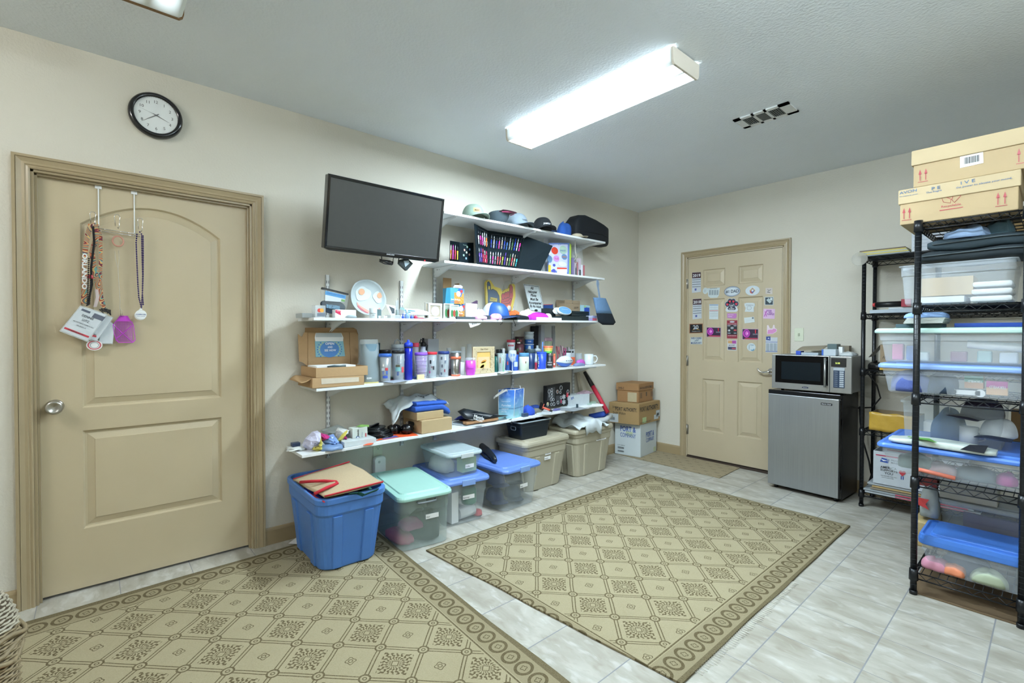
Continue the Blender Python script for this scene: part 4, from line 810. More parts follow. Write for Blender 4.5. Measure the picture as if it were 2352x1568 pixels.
# cap in front
y=PX(1139,710,.19).y; z=sz('egg',y); t=cap('blue and white mesh cap in front of the foam fingers',.19,y,z+.004,.5,M('blue satin','#27569c',.45,var=.08),M('navy satin','#243a66',.5),s=1.16,group=None)
b=B(); n=20; L=[]
for q in range(8):
    a=q/8*math.pi/2; k=math.cos(a)**.62; L.append([V((.1145*k*1.04*math.cos(u)-.003,.0945*k*math.sin(u),.137*math.sin(a)**.92+.001)) for u in [1.75+2.78*i/n for i in range(n+1)]])
b.loft(L,0,True,False,False); obj('mesh_back',b,M('white cap mesh','#cdd5dc',.8,var=.05),t,False)
heap('pink_ribbons','bundle of pale pink ribbons at the front edge below the blue cap','ribbon',1088,1112,723,734,.26,.10,fab('#dda9cf'),'egg',4,.45); heap('pink_ribbon_bow','pink ribbon bow right of the dark card at the front edge','ribbon',1127,1149,723,734,.27,.08,fab('#d99acb'),'egg',9,.5)
bpx('dark_card','small dark pouch between the pink ribbons','pouch',1112,1126,724,733,.285,.05,col('#3a424c'),'egg')
heap('white_tissue','crumpled white and lilac tissue left of the blue cap','tissue',1092,1108,712,728,.15,.12,fab('#d6d2dc'),'egg',12,.4)
bpx('dark_netting','flat dark netting pouch in front of the white box','pouch',1050,1092,727,733,.27,.09,M('dark netting','#3b454b',.8,var=.3,scale=200),'egg')
heap('black_pouch','folded black satin pouch right of the blue cap','pouch',1160,1214,724,734,.265,.07,M('black satin','#151d24',.4,var=.2),'egg',14,.3)
heap('orange_cloth','orange folded cloth behind the blue cap visor','cloth',1166,1192,716,728,.13,.1,fab('#d2602e'),'egg',3,.3)
heap('cream_gloves','pile of cream work gloves in front of the pilot sign','gloves',1192,1232,713,726,.17,.10,fab('#c2bcae'),'egg',7,.35)
heap('magenta_cloth','bright magenta cloth in front of the pilot sign','cloth',1216,1260,720,731,.24,.08,fab('#b02bb8'),'egg',8,.3)
heap('cream_cloth','small cream bundle right of the magenta cloth','cloth',1250,1266,722,732,.25,.05,fab('#c9c1b0'),'egg',9,.3)
bpx('white_papers','stack of white papers under the black boxes at the front edge','paper',1235,1290,729,736,.29,.08,wpaper,'egg')
b=B(); b.tube([PX(a,c,.31) for a,c in (Z6(945,590),Z6(985,600),Z6(1005,640),Z6(1018,680),Z6(1030,700),Z6(1030,715))],.0022); b.tube([PX(a,c,.31) for a,c in (Z6(1030,700),Z6(1022,712),Z6(1032,722))],.003); solo('zipper_cord',b,M('dark zipper cord','#2c3236',.6),'dark beaded cord hanging off the middle shelf by the uprights','cord')
b=B(); b.tube([PX(a,c,.30) for a,c in (Z6(868,655),Z6(862,680),Z6(835,703))],.002); solo('black_strap',b,black,'short black strap end hanging under the blue cap','cord')  # loose end of a strap
b=B(); plX(b,[Z6(425,680),Z6(595,680),Z6(560,705),Z6(450,742)],.29,.001,0); tX(b,'$20',Z6(470,705),Z6(530,695),4,.2915,1); solo('paper_tag',b,[wpaper,greyink],'paper tag hanging under the shelf below the white box','tag')
# pilot sign
t=thing('novelty_sign','white metal sign about helicopter pilots standing on the middle shelf','sign',tuple(PX(1232,720,.12)))
sg=[Z6(1215,525),Z6(1408,565),Z6(1330,205),Z6(1128,178)]; b=B(); plX(b,sg,.10,.003,0)
ctr_=(sum(q[0] for q in sg)/4,sum(q[1] for q in sg)/4); sh=lambda f:[(ctr_[0]+(q[0]-ctr_[0])*f,ctr_[1]+(q[1]-ctr_[1])*f) for q in sg]; plX(b,sh(.955),.1033,.0004,1); plX(b,sh(.925),.1038,.0004,0); obj('plate',b,[M('sign white','#c3ced0',.3,var=.03),ink],t)
b=B()
for s_,p,q in (('All',(1222,246),(1258,252)),('Helicopter',(1190,292),(1308,300)),('Pilots',(1226,338),(1296,345)),('Must Be',(1222,388),(1322,394)),('Accompanied',(1202,432),(1362,444)),('By An Adult.',(1218,476),(1364,490))): tX(b,s_,Z6(*p),Z6(*q),6,.1045,0,.03)
elX(b,*Z6(1296,518),4,2.6,.1043,.0005,0,8); obj('lettering',b,ink,t)
# right end of the middle shelf
b=B(); plX(b,[Z6(1392,525),Z6(1506,525),Z6(1500,440),Z6(1388,445)],.11,.012,0); plX(b,[Z6(1392,449),Z6(1500,446),Z6(1500,440),Z6(1388,443)],.1225,.001,1); plX(b,[Z6(1394,545),Z6(1440,545),Z6(1440,515),Z6(1394,515)],.135,.01,2); solo('navy_book',b,[col('#1d3f78'),red,col('#c8a878')],'navy book with a red top edge right of the pilot sign','book')
bpx('black_case','black slanted case left of the round blue discs','case',1255,1276,708,725,.17,.10,col('#1b2328'),'egg')
def disc(label,px,py,rw,rh,x,c_,rim,words=()):
    t=thing('round_disc',label,'disc',tuple(PX(px,py+rh,x)),0,'round discs'); c=PX(px,py,x); ry=(PX(px+rw,py,x)-PX(px-rw,py,x)).length/2; rz=(PX(px,py+rh,x)-PX(px,py-rh,x)).length/2; tl=.75
    P=lambda f,d:[c+V((0,1,0))*ry*f*a*1.0+V((-math.sin(tl),0.25,math.cos(tl))).normalized()*rz*f*k*1.05+V((d,0,d*.6)) for a,k in circ(26)]
    b=B().loft([P(1,-.012),P(1,0),P(.97,.003)]); obj('rim',b,rim,t); b=B().loft([P(.9,.0032),P(.9,.0042)]); obj('face',b,c_,t)
    if words: b=B(); T(b,words[0],c+V((.006,0,.004+.004))-V((0,ry*.5,0)),V((0,1,0)),V((-math.sin(tl),.2,math.cos(tl))),.007,ry,0); T(b,words[1],c+V((.0075,0,.004-.008))-V((0,ry*.35,0)),V((0,1,0)),V((-math.sin(tl),.2,math.cos(tl))),.006,ry*.8,0); obj('lettering',b,wpaper,t)
disc('plain white disc leaning behind the blue one',1283,714,11,11,.19,col('#c3c9cc'),white)
disc('light blue disc with white rim and white lettering left of the black trays',1297,713,15,13,.235,col('#5f93cc',.35),white,('Heavenly','House'))
t=thing('open_carton','small open brown carton behind the black trays','box',tuple(PX(1315,716,.14)))
y0,y1,zb,zt=extX(1297,1332,692,716,.14); b=B(); b.open_box(.03,y0,sz('egg',y1),.14,y1,zt-.02,.003); b.box(.138,y0,zt-.02,.142,(y0+y1)/2-.003,zt+.012); b.box(.138,(y0+y1)/2+.003,zt-.02,.142,y1,zt+.01); b.box(.03,y0,zt-.02,.033,y1,zt+.015); obj('carton',b,M('olive cardboard','#94826a',.8),t); obj('lettering',tX(B(),'GOLD SAN',Z6(1785,495),Z6(1840,490),4,.1445,0),ink,t)
def pr(t): b=B(); plX(b,[Z6(1915,590),Z6(1980,580),Z6(1980,485),Z6(1915,478)],.131,.001,0); elX(b,*Z6(1925,470),2.6,2.6,.1315,.001,1); obj('print',b,[col('#2450b8'),col('#a9cf9a')],t)
bpx('light_blue_box','pale blue and white box at the back behind the black trays','box',1334,1355,701,724,.13,.09,col('#a6cfdd',.4),'egg',prints=pr)
for i,(a,c,y_0,y_1,x_,nm_) in enumerate(((1290,1334,726,736,.29,'bottom long'),(1331,1352,730.5,736,.285,'bottom short'),(1331,1352,726,730.5,.283,'second'),(1313,1353,720,725.5,.24,'third'),(1313,1353,714.5,719.5,.235,'top'))):
    y0,y1,zb,zt=extX(a,c,y_0,y_1,x_); bx('black_tray',f'black flat jewellery tray, {nm_} one of the stack on the right','tray',x_-.14,x_,y0,y1,zb,zt,col('#1e2a2e',.35),group='black trays stacked on the middle shelf')
for i,(a,c,y_0,y_1,cc,nm_) in enumerate(((1353,1361,730.8,736,'#a59acb','lilac lower left'),(1362,1371,730.8,736,'#c2596a','red lower right'),(1353,1361,725,730.2,'#b9bfd8','pale upper left'),(1362,1371,725,730.2,'#9aa0cc','blue upper right'))):
    y0,y1,zb,zt=extX(a,c,y_0,y_1,.275); bx('card_deck',f'{nm_} of the four tiny boxes beside the black trays','box',.235,.275,y0,y1,zb,zt,col(cc,.4),group='tiny boxes beside the black trays')
# hanging bottle sleeve
t=thing('hanging_sleeve','blue and black padded sleeve hanging by a strap from the pen shelf end','sleeve',tuple(PX(1372,645,.3)))
b=B(); b.ribbon([PX(*Z6(*q),.318) for q in ((2085,128),(2095,170),(2092,220),(2105,300),(2112,370))],(0,.024,0),.003); b.ribbon([PX(*Z6(*q),.322) for q in ((2082,128),(2080,180),(2088,215))],(0,.02,0),.003); obj('strap',b,fab('#7d8fa6'),t)
def slv(z0,z1,m,nm_):
    b=B(); L=[]
    for f in (0,.06,.25,.5,.75,1):
        q=z0+(z1-z0)*f; px=Z6(2110+ (q)*1.0*110,360+q*345); wpx=(80+q*40)*.17857; c=PX(px[0]+ (0 if q<.01 else 0),px[1],.342); yw=(PX(px[0]+wpx,px[1],.342).y-PX(px[0]-wpx,px[1],.342).y)/4*1.9*(.55 if q>.995 else .9 if q>.93 else 1); L.append([c+V((a*.032,k*yw,0)) for a,k in circ(18)])
    b.loft(L,0,True); obj(nm_,b,m,t)
slv(0,.58,fab('#5f7fa3'),'upper_body'); slv(.575,1,fab('#0e1a26'),'lower_body')
# =============== CUP SHELF ===============
Z7=lambda a,c:(670+a*.15731,740+c*.15731); Z8=lambda a,c:(1020+a*.16582,740+c*.16582)
# closed mailer underneath, open mailer with its lid up on top
zs_=sz('mug',-3.6)
y0=PX(717,880,.30).y; y1=PX(836,875,.30).y; t=thing('mailer_box','closed brown mailer box with a white label strip, under the open one','box',(.18,(y0+y1)/2,zs_))
b=B(); b.box(.04,y0,zs_+.001,.305,y1,zs_+.062); obj('box',b,cardb,t,bev=.003)
b=B(); b.grid(lambda u,v:(.06+.22*u,y0+.004-.06*v,zs_+.058+.012*math.sin(v*3)*math.sin(u*4+1)-.02*v*v),8,6); obj('flap',b,cardb,t,solid=.003)
b=B(); plX(b,[Z7(435,905),Z7(980,865),Z7(980,800),Z7(430,822)],.3055,.001); obj('label',b,M('white kraft label','#c9bfae',.7),t)
za=zs_+.063; y0b=PX(725,858,.30).y; y1b=PX(844,852,.30).y; t=thing('mailer_box','open brown mailer box with its lid standing up, papers inside','box',(.17,(y0b+y1b)/2,za))
b=B(); b.open_box(.035,y0b,za,.305,y1b,za+.058,.004); obj('tray',b,cardb,t,bev=.001)
b=B(); L=[Z7(230,640),Z7(905,655),Z7(975,590),Z7(970,180),Z7(945,140),Z7(185,145),Z7(150,215),Z7(90,170),Z7(110,570),Z7(160,585)]; P=[PX(*q,.05) for q in L]; b.loft([P,[p-V((.004,0,0)) for p in P]]); obj('lid',b,cardb,t)
b=B(); L=[Z7(190,138),Z7(945,138),Z7(972,180),Z7(945,100),Z7(900,78),Z7(195,78)]; P=[PX(*q,.052+(.035 if i>=3 else 0)) for i,q in enumerate(L)]; b.loft([P,[p-V((0,0,.003)) for p in P]]); obj('lid_flap',b,cardd,t)
b=B(); b.tube([PX(*q,.053) for q in (Z7(235,150),Z7(235,640))],.0012,4); b.tube([PX(*q,.053) for q in (Z7(845,150),Z7(860,650))],.0012,4); obj('fold_line',b,cardd,t)
t=thing('greeting_card','blue patterned greeting card with white envelope flap inside the open mailer lid','card',tuple(PX(757,819,.055)))
b=B(); plX(b,[Z7(350,508),Z7(778,495),Z7(750,255),Z7(338,275)],.053,.0015,0); C_=PX(*Z7(555,395),.0548); k=(PX(*Z7(690,395),.05)-PX(*Z7(555,395),.05)).length; kz=(PX(*Z7(555,280),.05)-PX(*Z7(555,395),.05)).length
b.loft([[C_+V((d,k*a,kz*c)) for a,c in circ(28)] for d in (0,.0006)],1)
R=random.Random(5)
for rr,n_,m in ((1.12,22,2),(1.28,26,3)):
    for i in range(n_):
        a=2*math.pi*i/n_; p=C_+V((.0001,k*rr*math.cos(a),kz*rr*math.sin(a))); q=PX(0,0,1)
        if -k*1.5<p.y-C_.y<k*1.52 and -kz<p.z-C_.z<kz: b.loft([[p+V((d,.0045*c,.0045*s_)) for c,s_ in circ(6)] for d in (0,.0005)],m)
obj('card',b,[col('#7fb0bd'),col('#4a80c0'),col('#b9bf98'),col('#3f74b8')],t)
b=B(); plX(b,[Z7(345,275),Z7(748,275),Z7(755,225),Z7(725,155),Z7(350,155),Z7(335,225)],.0545,.0006,0); plX(b,[Z7(350,215),Z7(740,215),Z7(722,158),Z7(352,158)],.0552,.0004,1); obj('envelope_flap',b,[wpaper,col('#b3bcc0')],t)
b=B(); tX(b,'OPEN',Z7(490,328),Z7(620,326),5.4,.056,0,.03); tX(b,'AND',Z7(522,376),Z7(598,374),4.4,.056,0,.03); tX(b,'SEE HOW',Z7(478,424),Z7(648,420),4.6,.056,0,.03); obj('lettering',b,wpaper,t)
b=B(); b.box(.10,y0b+.02,za+.05,.26,y1b-.06,za+.064); solo('paper_stack',b,wpaper,'white papers lying in the open mailer box','paper')
b=B(); b.tube([(.27,y0b+.08,za+.057),(.28,y0b+.12,za+.062),(.265,y0b+.16,za+.058),(.28,y0b+.19,za+.061)],.009); solo('cable_bundle',b,col('#2f444a'),'dark cable bundle at the front of the open mailer box','cable')
# bag of grey goods
t=thing('plastic_bag','tall clear plastic bag of grey shirts right of the mailer boxes','bag',tuple(PX(843,876,.24)))
y0,y1,_,zt=extX(822,866,780,875,.19); y0=max(y0,y1b+.004); z=sz('mug',y0); cy=(y0+y1)/2; ry=(y1-y0)/2
b=B(); b.loft([[V((.19+a,cy+c,z+.002+h)) for a,c in rrect(2*rx,2*r2,min(rx,r2)*.7,4)] for rx,r2,h in ((.05,ry*.85,0),(.055,ry*.92,.04),(.05,ry*.9,.16),(.045,ry*.86,zt-z-.03))],0,True); obj('contents',b,fab('#5d7581'),t)
b=B(); R=random.Random(2); L=[]
for h in (0,.1,.3,.5,.7,.85,1): L.append([V((.19+a*(1+R.uniform(-.06,.06)),cy+c*(1+R.uniform(-.06,.06)),z+.002+h*(zt-z))) for a,c in rrect(.125*(1-.5*h*h),2*ry*1.06,.03,3)])
b.loft(L,0,True,False); obj('film',b,M('crinkled film','#cfdadd',.12,alpha=.3,bump=.004,bscale=30),t); b=B(); tX(b,'GILDAN',Z7(1095,830),Z7(1165,825),4,.262,0,.02); obj('lettering',b,wpaper,t)
nvy=col('#1c2c52',.35); lidk=col('#15171a',.3); tl1=M('smoked acrylic','#9fb0bb',.1,alpha=.4); purp=M('purple translucent plastic','#8a2fc0',.2,alpha=.85,var=.05)
TG='cups and tumblers on the cup shelf'
tumbler('dark green bottle top behind the plastic bag',869,9,787,'mug',.10,col('#34505a'),col('#2b4750'),.9,group=TG,name='bottle',cat='bottle')
tumbler('navy tumbler with black lid and small white print',884,28,803,'mug',.13,nvy,lidk,.85,.022,group=TG,texts=(('Bob, Steve,',-.55,.42,.006,.03,white),('Evans, SB',-.55,.30,.006,.026,white),('-----',-.55,.36,.004,.03,white)))
anch=[(-.35,.55,.45,.55,col('#c8d4e0')),(.25,.5,.46,.56,col('#c84a52')),(.3,.3,.30,.44,col('#4a68b8')),(-.35,.3,.30,.44,col('#7a8ac0')),(0,.9,.16,.26,col('#3a58b8'))]
tumbler('clear tumbler with royal blue lid and anchor prints',884.5,30,812,'mug',.25,clear,col('#2f62b8'),.80,.02,group=TG,liner=steelb,prints=anch)
tumbler('clear tumbler with black lid, teal and red prints',915,30,804.5,'mug',.23,clear,lidk,.80,.02,group=TG,liner=tl1,prints=[(-.1,.9,.35,.5,col('#7fb4b8')),(-.1,.7,.50,.58,col('#5f5a48')),(.85,.5,.30,.5,col('#d2505a')),(0,.5,.62,.9,col('#8f96a0')),(-.1,.35,.2,.33,col('#5a6f9f'))])
t=tumbler('grey lidded bottle with a carry loop behind the black lidded tumblers',913,29,790,'mug',.10,tl1,col('#aeb8bc'),.92,.03,group=TG,name='bottle',cat='bottle')
b=B(); y=PX(913,795,.10).y; zt=PX(913,792,.10).z; b.tube([V((.10,y-.03,zt)),V((.10,y-.018,zt+.03)),V((.10,y,zt+.04)),V((.10,y+.02,zt+.025)),V((.10,y+.03,zt))],.004); obj('carry_loop',b,col('#aeb8bc'),t)
# cobalt sport bottle
y,r,z,h=cylfit(938,20.5,780,'mug',.235,820); t=thing('sport_bottle','tall cobalt blue sport bottle with spout lid','bottle',(.235,y,z),0,TG); cob=M('cobalt translucent plastic','#1526b0',.12,alpha=.93); b=B().lathe([(r*.8,0),(r*.9,.004),(r*.92,h*.45),(r*.84,h*.5),(r*.92,h*.56),(r*.92,h*.82)],(.235,y,z),24); obj('body',b,cob,t); b=B().lathe([(r,h*.82),(r,h*.90),(r*.7,h*.93),(r*.34,h*.94),(r*.3,h*.985),(r*.2,h)],(.235,y,z),24); obj('lid',b,col('#1d3fd0',.3),t); b=B().lathe([(r*.95,h*.795),(r*.98,h*.80),(r*.98,h*.82),(r*.95,h*.822)],(.235,y,z),24); obj('neck_ring',b,lidk,t)
tumbler('tall clear tumbler with red lid behind the cobalt bottle',955,15,787,'mug',.12,clear,col('#c23a52'),.85,.03,group=TG,liner=col('#a08c9c'))
tumbler('purple banded tumbler with violet lid',967,30,809,'mug',.24,clear,col('#8c5ad8'),.76,.02,group=TG,liner=purp,rings=[(f,M('pale band','#cfc6e4',.3,alpha=.7),.003) for f in (.15,.3,.45,.6,.75,.9)])
bpx('yellow_tag_box','small pale yellow and white tag at the foot of the purple tumbler','tag',959,975,860,867,.28,.012,col('#d5cf9a'),'mug')
y,r,z,h=cylfit(972,22,776,'mug',.08,805); t=thing('sport_bottle','white bottle with black loop cap behind the purple tumbler','bottle',(.08,y,z),0,TG); b=B().lathe([(r*.9,0),(r,.006),(r,h*.62),(r*.5,h*.72),(r*.5,h*.8)],(.08,y,z),20); obj('body',b,col('#c9d2e4',.3),t); b=B().lathe([(r*.6,h*.78),(r*.6,h*.88),(r*.25,h*.9),(r*.25,h)],(.08,y,z),14); b.tube([V((.08,y-.03,z+h*.86)),V((.08,y-.02,z+h*.97)),V((.09,y,z+h*.9)),V((.10,y+.025,z+h*.8)),V((.1,y+.01,z+h*.66))],.005); obj('cap',b,lidk,t)
bpx('silver_box','matte silver carton behind the red lidded tumbler','box',983,1008,778,856,.07,.05,M('silver carton','#a9afb2',.4,.3,var=.04),'mug')
tumbler('clear tumbler with red lid and small black prints',992,24,808,'mug',.23,clear,col('#d83040'),.82,.018,group=TG,liner=M('frosted liner','#b8c0ca',.3,alpha=.5),prints=[(-.3,.35,.6,.75,col('#2a2c34')),(.35,.3,.35,.5,col('#2e3038')),(0,.2,.42,.5,col('#7a4a5a')),(-.5,.25,.2,.3,col('#c04a90'))])
tumbler('clear tumbler with navy lid and ring prints',1019,27,806.5,'mug',.23,clear,col('#223a7c'),.82,.02,group=TG,liner=M('frosted liner 2','#a9b6c4',.3,alpha=.45),prints=[(-.4,.3,.75,.87,col('#5a6272')),(.3,.3,.6,.72,col('#6a7488')),(-.3,.3,.42,.54,col('#5a6070')),(.2,.25,.22,.34,col('#8a5060')),(-.45,.3,.1,.2,col('#4a5468'))])
tumbler('dark cup with curly white print behind the steel tumbler',1033,14,812,'mug',.15,col('#45283f'),None,.85,group=TG,name='cup',cat='cup',prints=[(0,.4,.3,.8,col('#c8b8cc'))])
tumbler('thin clear glass between the navy lidded and steel tumblers',1031,12,799,'mug',.07,glassm,None,.9,group=TG,name='glass',cat='glass')
org=col('#d97050',.35)
t=tumbler('steel travel tumbler with two orange rubber bands',1046.5,26,806,'mug',.24,steelb,tl1,.78,.014,group=TG,rings=[(.78,org,.02),(.04,org,.012)])
tumbler('clear champagne flute behind the magenta tumbler, left one',1064,11,796,'mug',.10,glassm,None,.8,group='clear flutes on the cup shelf',name='flute',cat='glass'); tumbler('clear champagne flute behind the magenta tumbler, right one',1078,12,790,'mug',.07,glassm,None,.8,group='clear flutes on the cup shelf',name='flute',cat='glass')
bpx('white_card_box','small white paper box behind the magenta tumbler','box',1058,1067,832,859,.15,.04,wpaper,'mug')
mag=col('#cf4fd0',.35); y,r,z,h=cylfit(1080.5,24.5,821,'mug',.26,835); t=thing('tumbler','magenta stemless tumbler with a clear lid','tumbler',(.26,y,z),0,TG); b=B().lathe([(r*.75,0),(r*.8,.004),(r*.97,h*.3),(r,h*.5),(r*.93,h*.84)],(.26,y,z),24); obj('body',b,mag,t); b=B().lathe([(r*.93,h*.845),(r*.97,h*.85),(r*.95,h*.96),(r*.8,h),(r*.5,h*.97)],(.26,y,z),24); obj('lid',b,clear,t); obj('lettering',cyltext(B(),'Crown',.26,y,r*.98,camang(.26,y)-.05,z+h*.35,.012,.05,0),col('#6a2a78'),t)
# wooden key west frame
def kw(t,y0,y1,z,zt,x):
    b=B(); w_,h_=y1-y0,zt-z; ya,yb=y0+w_*.28,y1-w_*.28; 
    b.poly([V((x-.0018,ya-.01,z+h_*.2)),V((x-.0018,yb+.01,z+h_*.2)),V((x-.0018,yb+.01,z+h_*.62)),V((x-.0018,ya-.01,z+h_*.62))],2)
    for i,(cx_,cz_,rx_,rz_,a) in enumerate(((.46,.33,.17,.10,.5),(.50,.45,.13,.05,.35),(.42,.25,.12,.06,.7))): b.loft([[V((x-.0015+d,y0+w_*cx_+w_*(rx_*p*math.cos(a)-rz_*q*math.sin(a)),z+h_*cz_+h_*(rx_*p*math.sin(a)+rz_*q*math.cos(a)))) for p,q in circ(16)] for d in (0,.0003)],i%2)
    obj('picture_print',b,[col('#e8c878'),col('#c08838'),col('#d9b890')],t)
    b=B(); R=random.Random(8); T(b,'Key West',(x+.0025,y0+w_*.34,z+h_*.89),(0,1,0),(0,0,1),h_*.05,w_*.34,0,.02)
    for i in range(120):
        a,c=R.uniform(.03,.97),R.uniform(.02,.98)
        if (.2<a<.8 and .2<c<1.0) or (c>.84 and .25<a<.75): continue
        l=R.uniform(.008,.03); an=R.uniform(0,3.1); p=V((x+.0022,y0+w_*a,z+h_*c)); d=V((0,math.cos(an),math.sin(an)))*l*w_*3; n=V((0,-math.sin(an),math.cos(an)))*.0012; q=p+d
        if y0+.002<q.y<y1-.002 and z+.002<q.z<zt-.002: b.add([p-n,q-n,q+n,p+n],[(0,1,2,3)])
    obj('engraving',b,col('#6b5a3f',.8),t)
pframe('pale wooden souvenir frame engraved Key West around a sunset photo',1086,1136,796,858,.25,col('#b7a888',.6),col('#d9b268',.4),k='mug',prints=kw,bw=.2)
def pr(t): pass
G2=col('#1f5a54',.25)
tumbler('dark green glass right of the wooden frame, front one',1140,12,812,'mug',.20,G2,lidk,.85,.02,group=TG); tumbler('black lidded dark green tumbler right of the wooden frame, rear one',1146,15,802,'mug',.13,col('#3b5350',.3),lidk,.85,.03,group=TG)
tumbler('clear pint glass right of the wooden frame',1152.5,22,811,'mug',.25,glassm,None,.68,group=TG,name='glass',cat='glass',liner=M('water green tint','#8fb0a8',.2,alpha=.25),prints=[(.4,.2,.05,.8,col('#5a9a70')),(-.4,.25,.5,.8,col('#8a5a4a'))])
bpx('pour_spout','narrow white pourer standing between the green and red cups','pourer',1155,1160,800,830,.14,.02,white,'mug')
redc=col('#b83a48',.4)
bpx('black_riser','dark carton under the red and white cup','box',1163,1186,805,846,.12,.08,col('#2c3236'),'mug')
zz=PX(1173,805,.09).z; tumbler('red and white paper cup standing on the dark carton',1173.5,20,780,zz,.09,col('#c4ccd2',.4),redc,.82,.022,group=TG,name='cup',cat='cup',prints=[(0,1.5,.50,.68,redc)],texts=(('MORDRED',0,.55,.005,.03,white),))
for i,(pyt,c1,nm_) in enumerate(((790,'#5a3038','lower'),(773,'#3a2626','upper'))):
    z0_=sz('mug',-2)+.09 if i==0 else zz2; y,r,_,h=cylfit(1193,22,pyt,z0_,.08,800); zz2=z0_+h-.0; tumbler(f'{nm_} brown patterned cup of the stack beside the blue banded cups',1193,22,pyt,z0_,.08,col(c1,.4),None,.82,group=TG,name='cup',cat='cup',prints=[(-.2,.8,.1,.28,col('#d8d2cc')),(.3,.5,.35,.6,col('#7a3a3a')),(-.4,.3,.5,.7,col('#5f9a58'))])
bpx('brown_carton','brown carton under the patterned cups','box',1183,1204,815,846,.11,.07,col('#5b4238'),'mug')
for i,(pyt,nm_) in enumerate(((789,'bottom'),(777,'second'),(768,'third'),(762,'top'))):
    z0_=PX(1215,806,.09).z if i==0 else zz3; y,r,_,h=cylfit(1215,23,pyt,z0_,.09,790); tumbler(f'{nm_} plastic cup of the white and blue nested stack',1215,23,pyt,z0_,.09,col('#2a5a9c' if i<2 else '#b9c4c6',.4),None,.9,group='nested white and blue cups',name='cup',cat='cup',rings=[(.9,col('#c9d4d8',.4),.006)],texts=((('Orca',.1,.35,.008,.03,white),) if i<2 else ())); zz3=z0_+h+.0004
bpx('cup_base_carton','dark carton under the nested white and blue cups','box',1205,1228,806,846,.12,.08,col('#39424a'),'mug')
t=bpx('wine_carrier','tall black wine carrier box behind the cups','box',1228,1241,749,846,.07,.055,col('#12131a',.6),'mug')
t=thing('plastic_bag','tall clear bag with white cartons and green pink flowers at the back','bag',tuple(PX(1255,846,.08)))
y0,y1,_,zt=extX(1240,1272,744,846,.09); z=sz('mug',y0); cy=(y0+y1)/2; b=B(); b.box(.03,y0+.005,z+.002,.10,y0+.05,zt-.01,0); b.box(.03,y0+.055,z+.1,.08,y1-.02,z+.2,1); obj('contents',b,[col('#8f949c'),col('#6a7078')],t)
b=B(); R=random.Random(6)
for i in range(9): yy=y0+.06+R.random()*(y1-y0-.09); b.tube([(.09,yy,z+.13),(.10,yy+R.uniform(-.02,.02),z+.24)],.006,5,0); b.blob((.1,yy,z+.235),.012,.012,.03,i,.2,1,10,4)
obj('flowers',b,[col('#8f9a4a'),col('#b06a88')],t)
b=B(); b.loft([[V((.07+a,cy+c,z+.002+h*(zt-z))) for a,c in rrect(.1,(y1-y0)*w_,.02,3)] for h,w_ in ((0,1),(.5,1.02),(.8,1.05),(.93,.9),(1,1.05))],0,True,False); obj('film',b,M('crinkled film 2','#cfdadd',.12,alpha=.25,bump=.004,bscale=30),t)
bpx('black_tube','narrow black tube standing at the right of the flower bag','tube',1270,1275,748,840,.08,.02,lidk,'mug')
# front right group
def wine(label,px,wpx,pyt,x):
    y,r,z,h=cylfit(px,wpx,pyt,'mug',x); t=thing('wine_glass',label,'glass',(x,y,z)); b=B().lathe([(.03,0),(.03,.002),(.004,.006),(.0035,h*.42),(r*.5,h*.5),(r,h*.72),(r*.96,h*.9),(r*.86,h),(r*.84,h),(r*.93,h*.9),(r*.96,h*.72),(r*.4,h*.52),(.001,h*.47)],(x,y,z),24); obj('glass',b,M('wine glass','#e8f0f2',.03,alpha=.3),t); b=B(); cyltext(b,'29',x,y,r,camang(x,y),z+h*.72,.02,.04,0,.01); obj('lettering',b,col('#3f6fc0'),t)
wine('clear wine glass with a blue script number in front of the blue mug',1177,20,804,.25)
bluem=M('royal blue translucent','#2e58b8',.3,alpha=.9)
tumbler('short royal blue mug behind the wine glass',1181,21,814,'mug',.19,bluem,None,.95,group=TG,name='mug',cat='mug',prints=[(.4,.9,.25,.55,col('#b8c8e8'))]); tumbler('clear blue cup with red figure left of the wine glass',1166,12,812,'mug',.17,M('blue clear','#4a7ad0',.2,alpha=.6),None,.8,group=TG,name='cup',cat='cup',prints=[(0,.6,.35,.55,col('#c85a5a'))])
tumbler('pale mint canister with clear blue lid and small crest',1203.5,23.5,810,'mug',.26,col('#bcc6b8',.35),M('blue glass lid','#5f9ac8',.15,alpha=.8),.97,.03,group=TG,name='canister',cat='canister',prints=[(.35,.22,.5,.64,col('#5a6a58')),(.35,.12,.54,.6,col('#a84a50'))])
for (px,w_,pyt,x_,nm_) in ((1216,18,794,.12,'left'),(1234,17,793,.11,'right')):
    y,r,z,h=cylfit(px,w_,pyt,'mug',x_); t=thing('squeeze_bottle',f'clear squeeze bottle with white spout lid at the back, {nm_} of the two','bottle',(x_,y,z),0,TG); b=B().lathe([(r*.9,0),(r,.004),(r,h*.72)],(x_,y,z),16); obj('body',b,tl1,t); b=B().lathe([(r,h*.72),(r,h*.82),(r*.35,h*.88),(r*.3,h)],(x_,y,z),16); obj('lid',b,col('#b9c6cc',.35),t)
t=tumbler('dark insulated tumbler with handle and grey lid right of the mint canister',1219,21.5,801,'mug',.18,col('#2a3f6a',.3),col('#3a4a52',.35),.85,.035,group=TG); b=B(); y=PX(1221,820,.18).y; z=sz('mug',y); b.tube([V((.22,y+.01,z+.13)),V((.245,y+.01,z+.12)),V((.245,y+.01,z+.05)),V((.222,y+.01,z+.03))],.006); obj('handle',b,col('#3a4a52',.35),t)
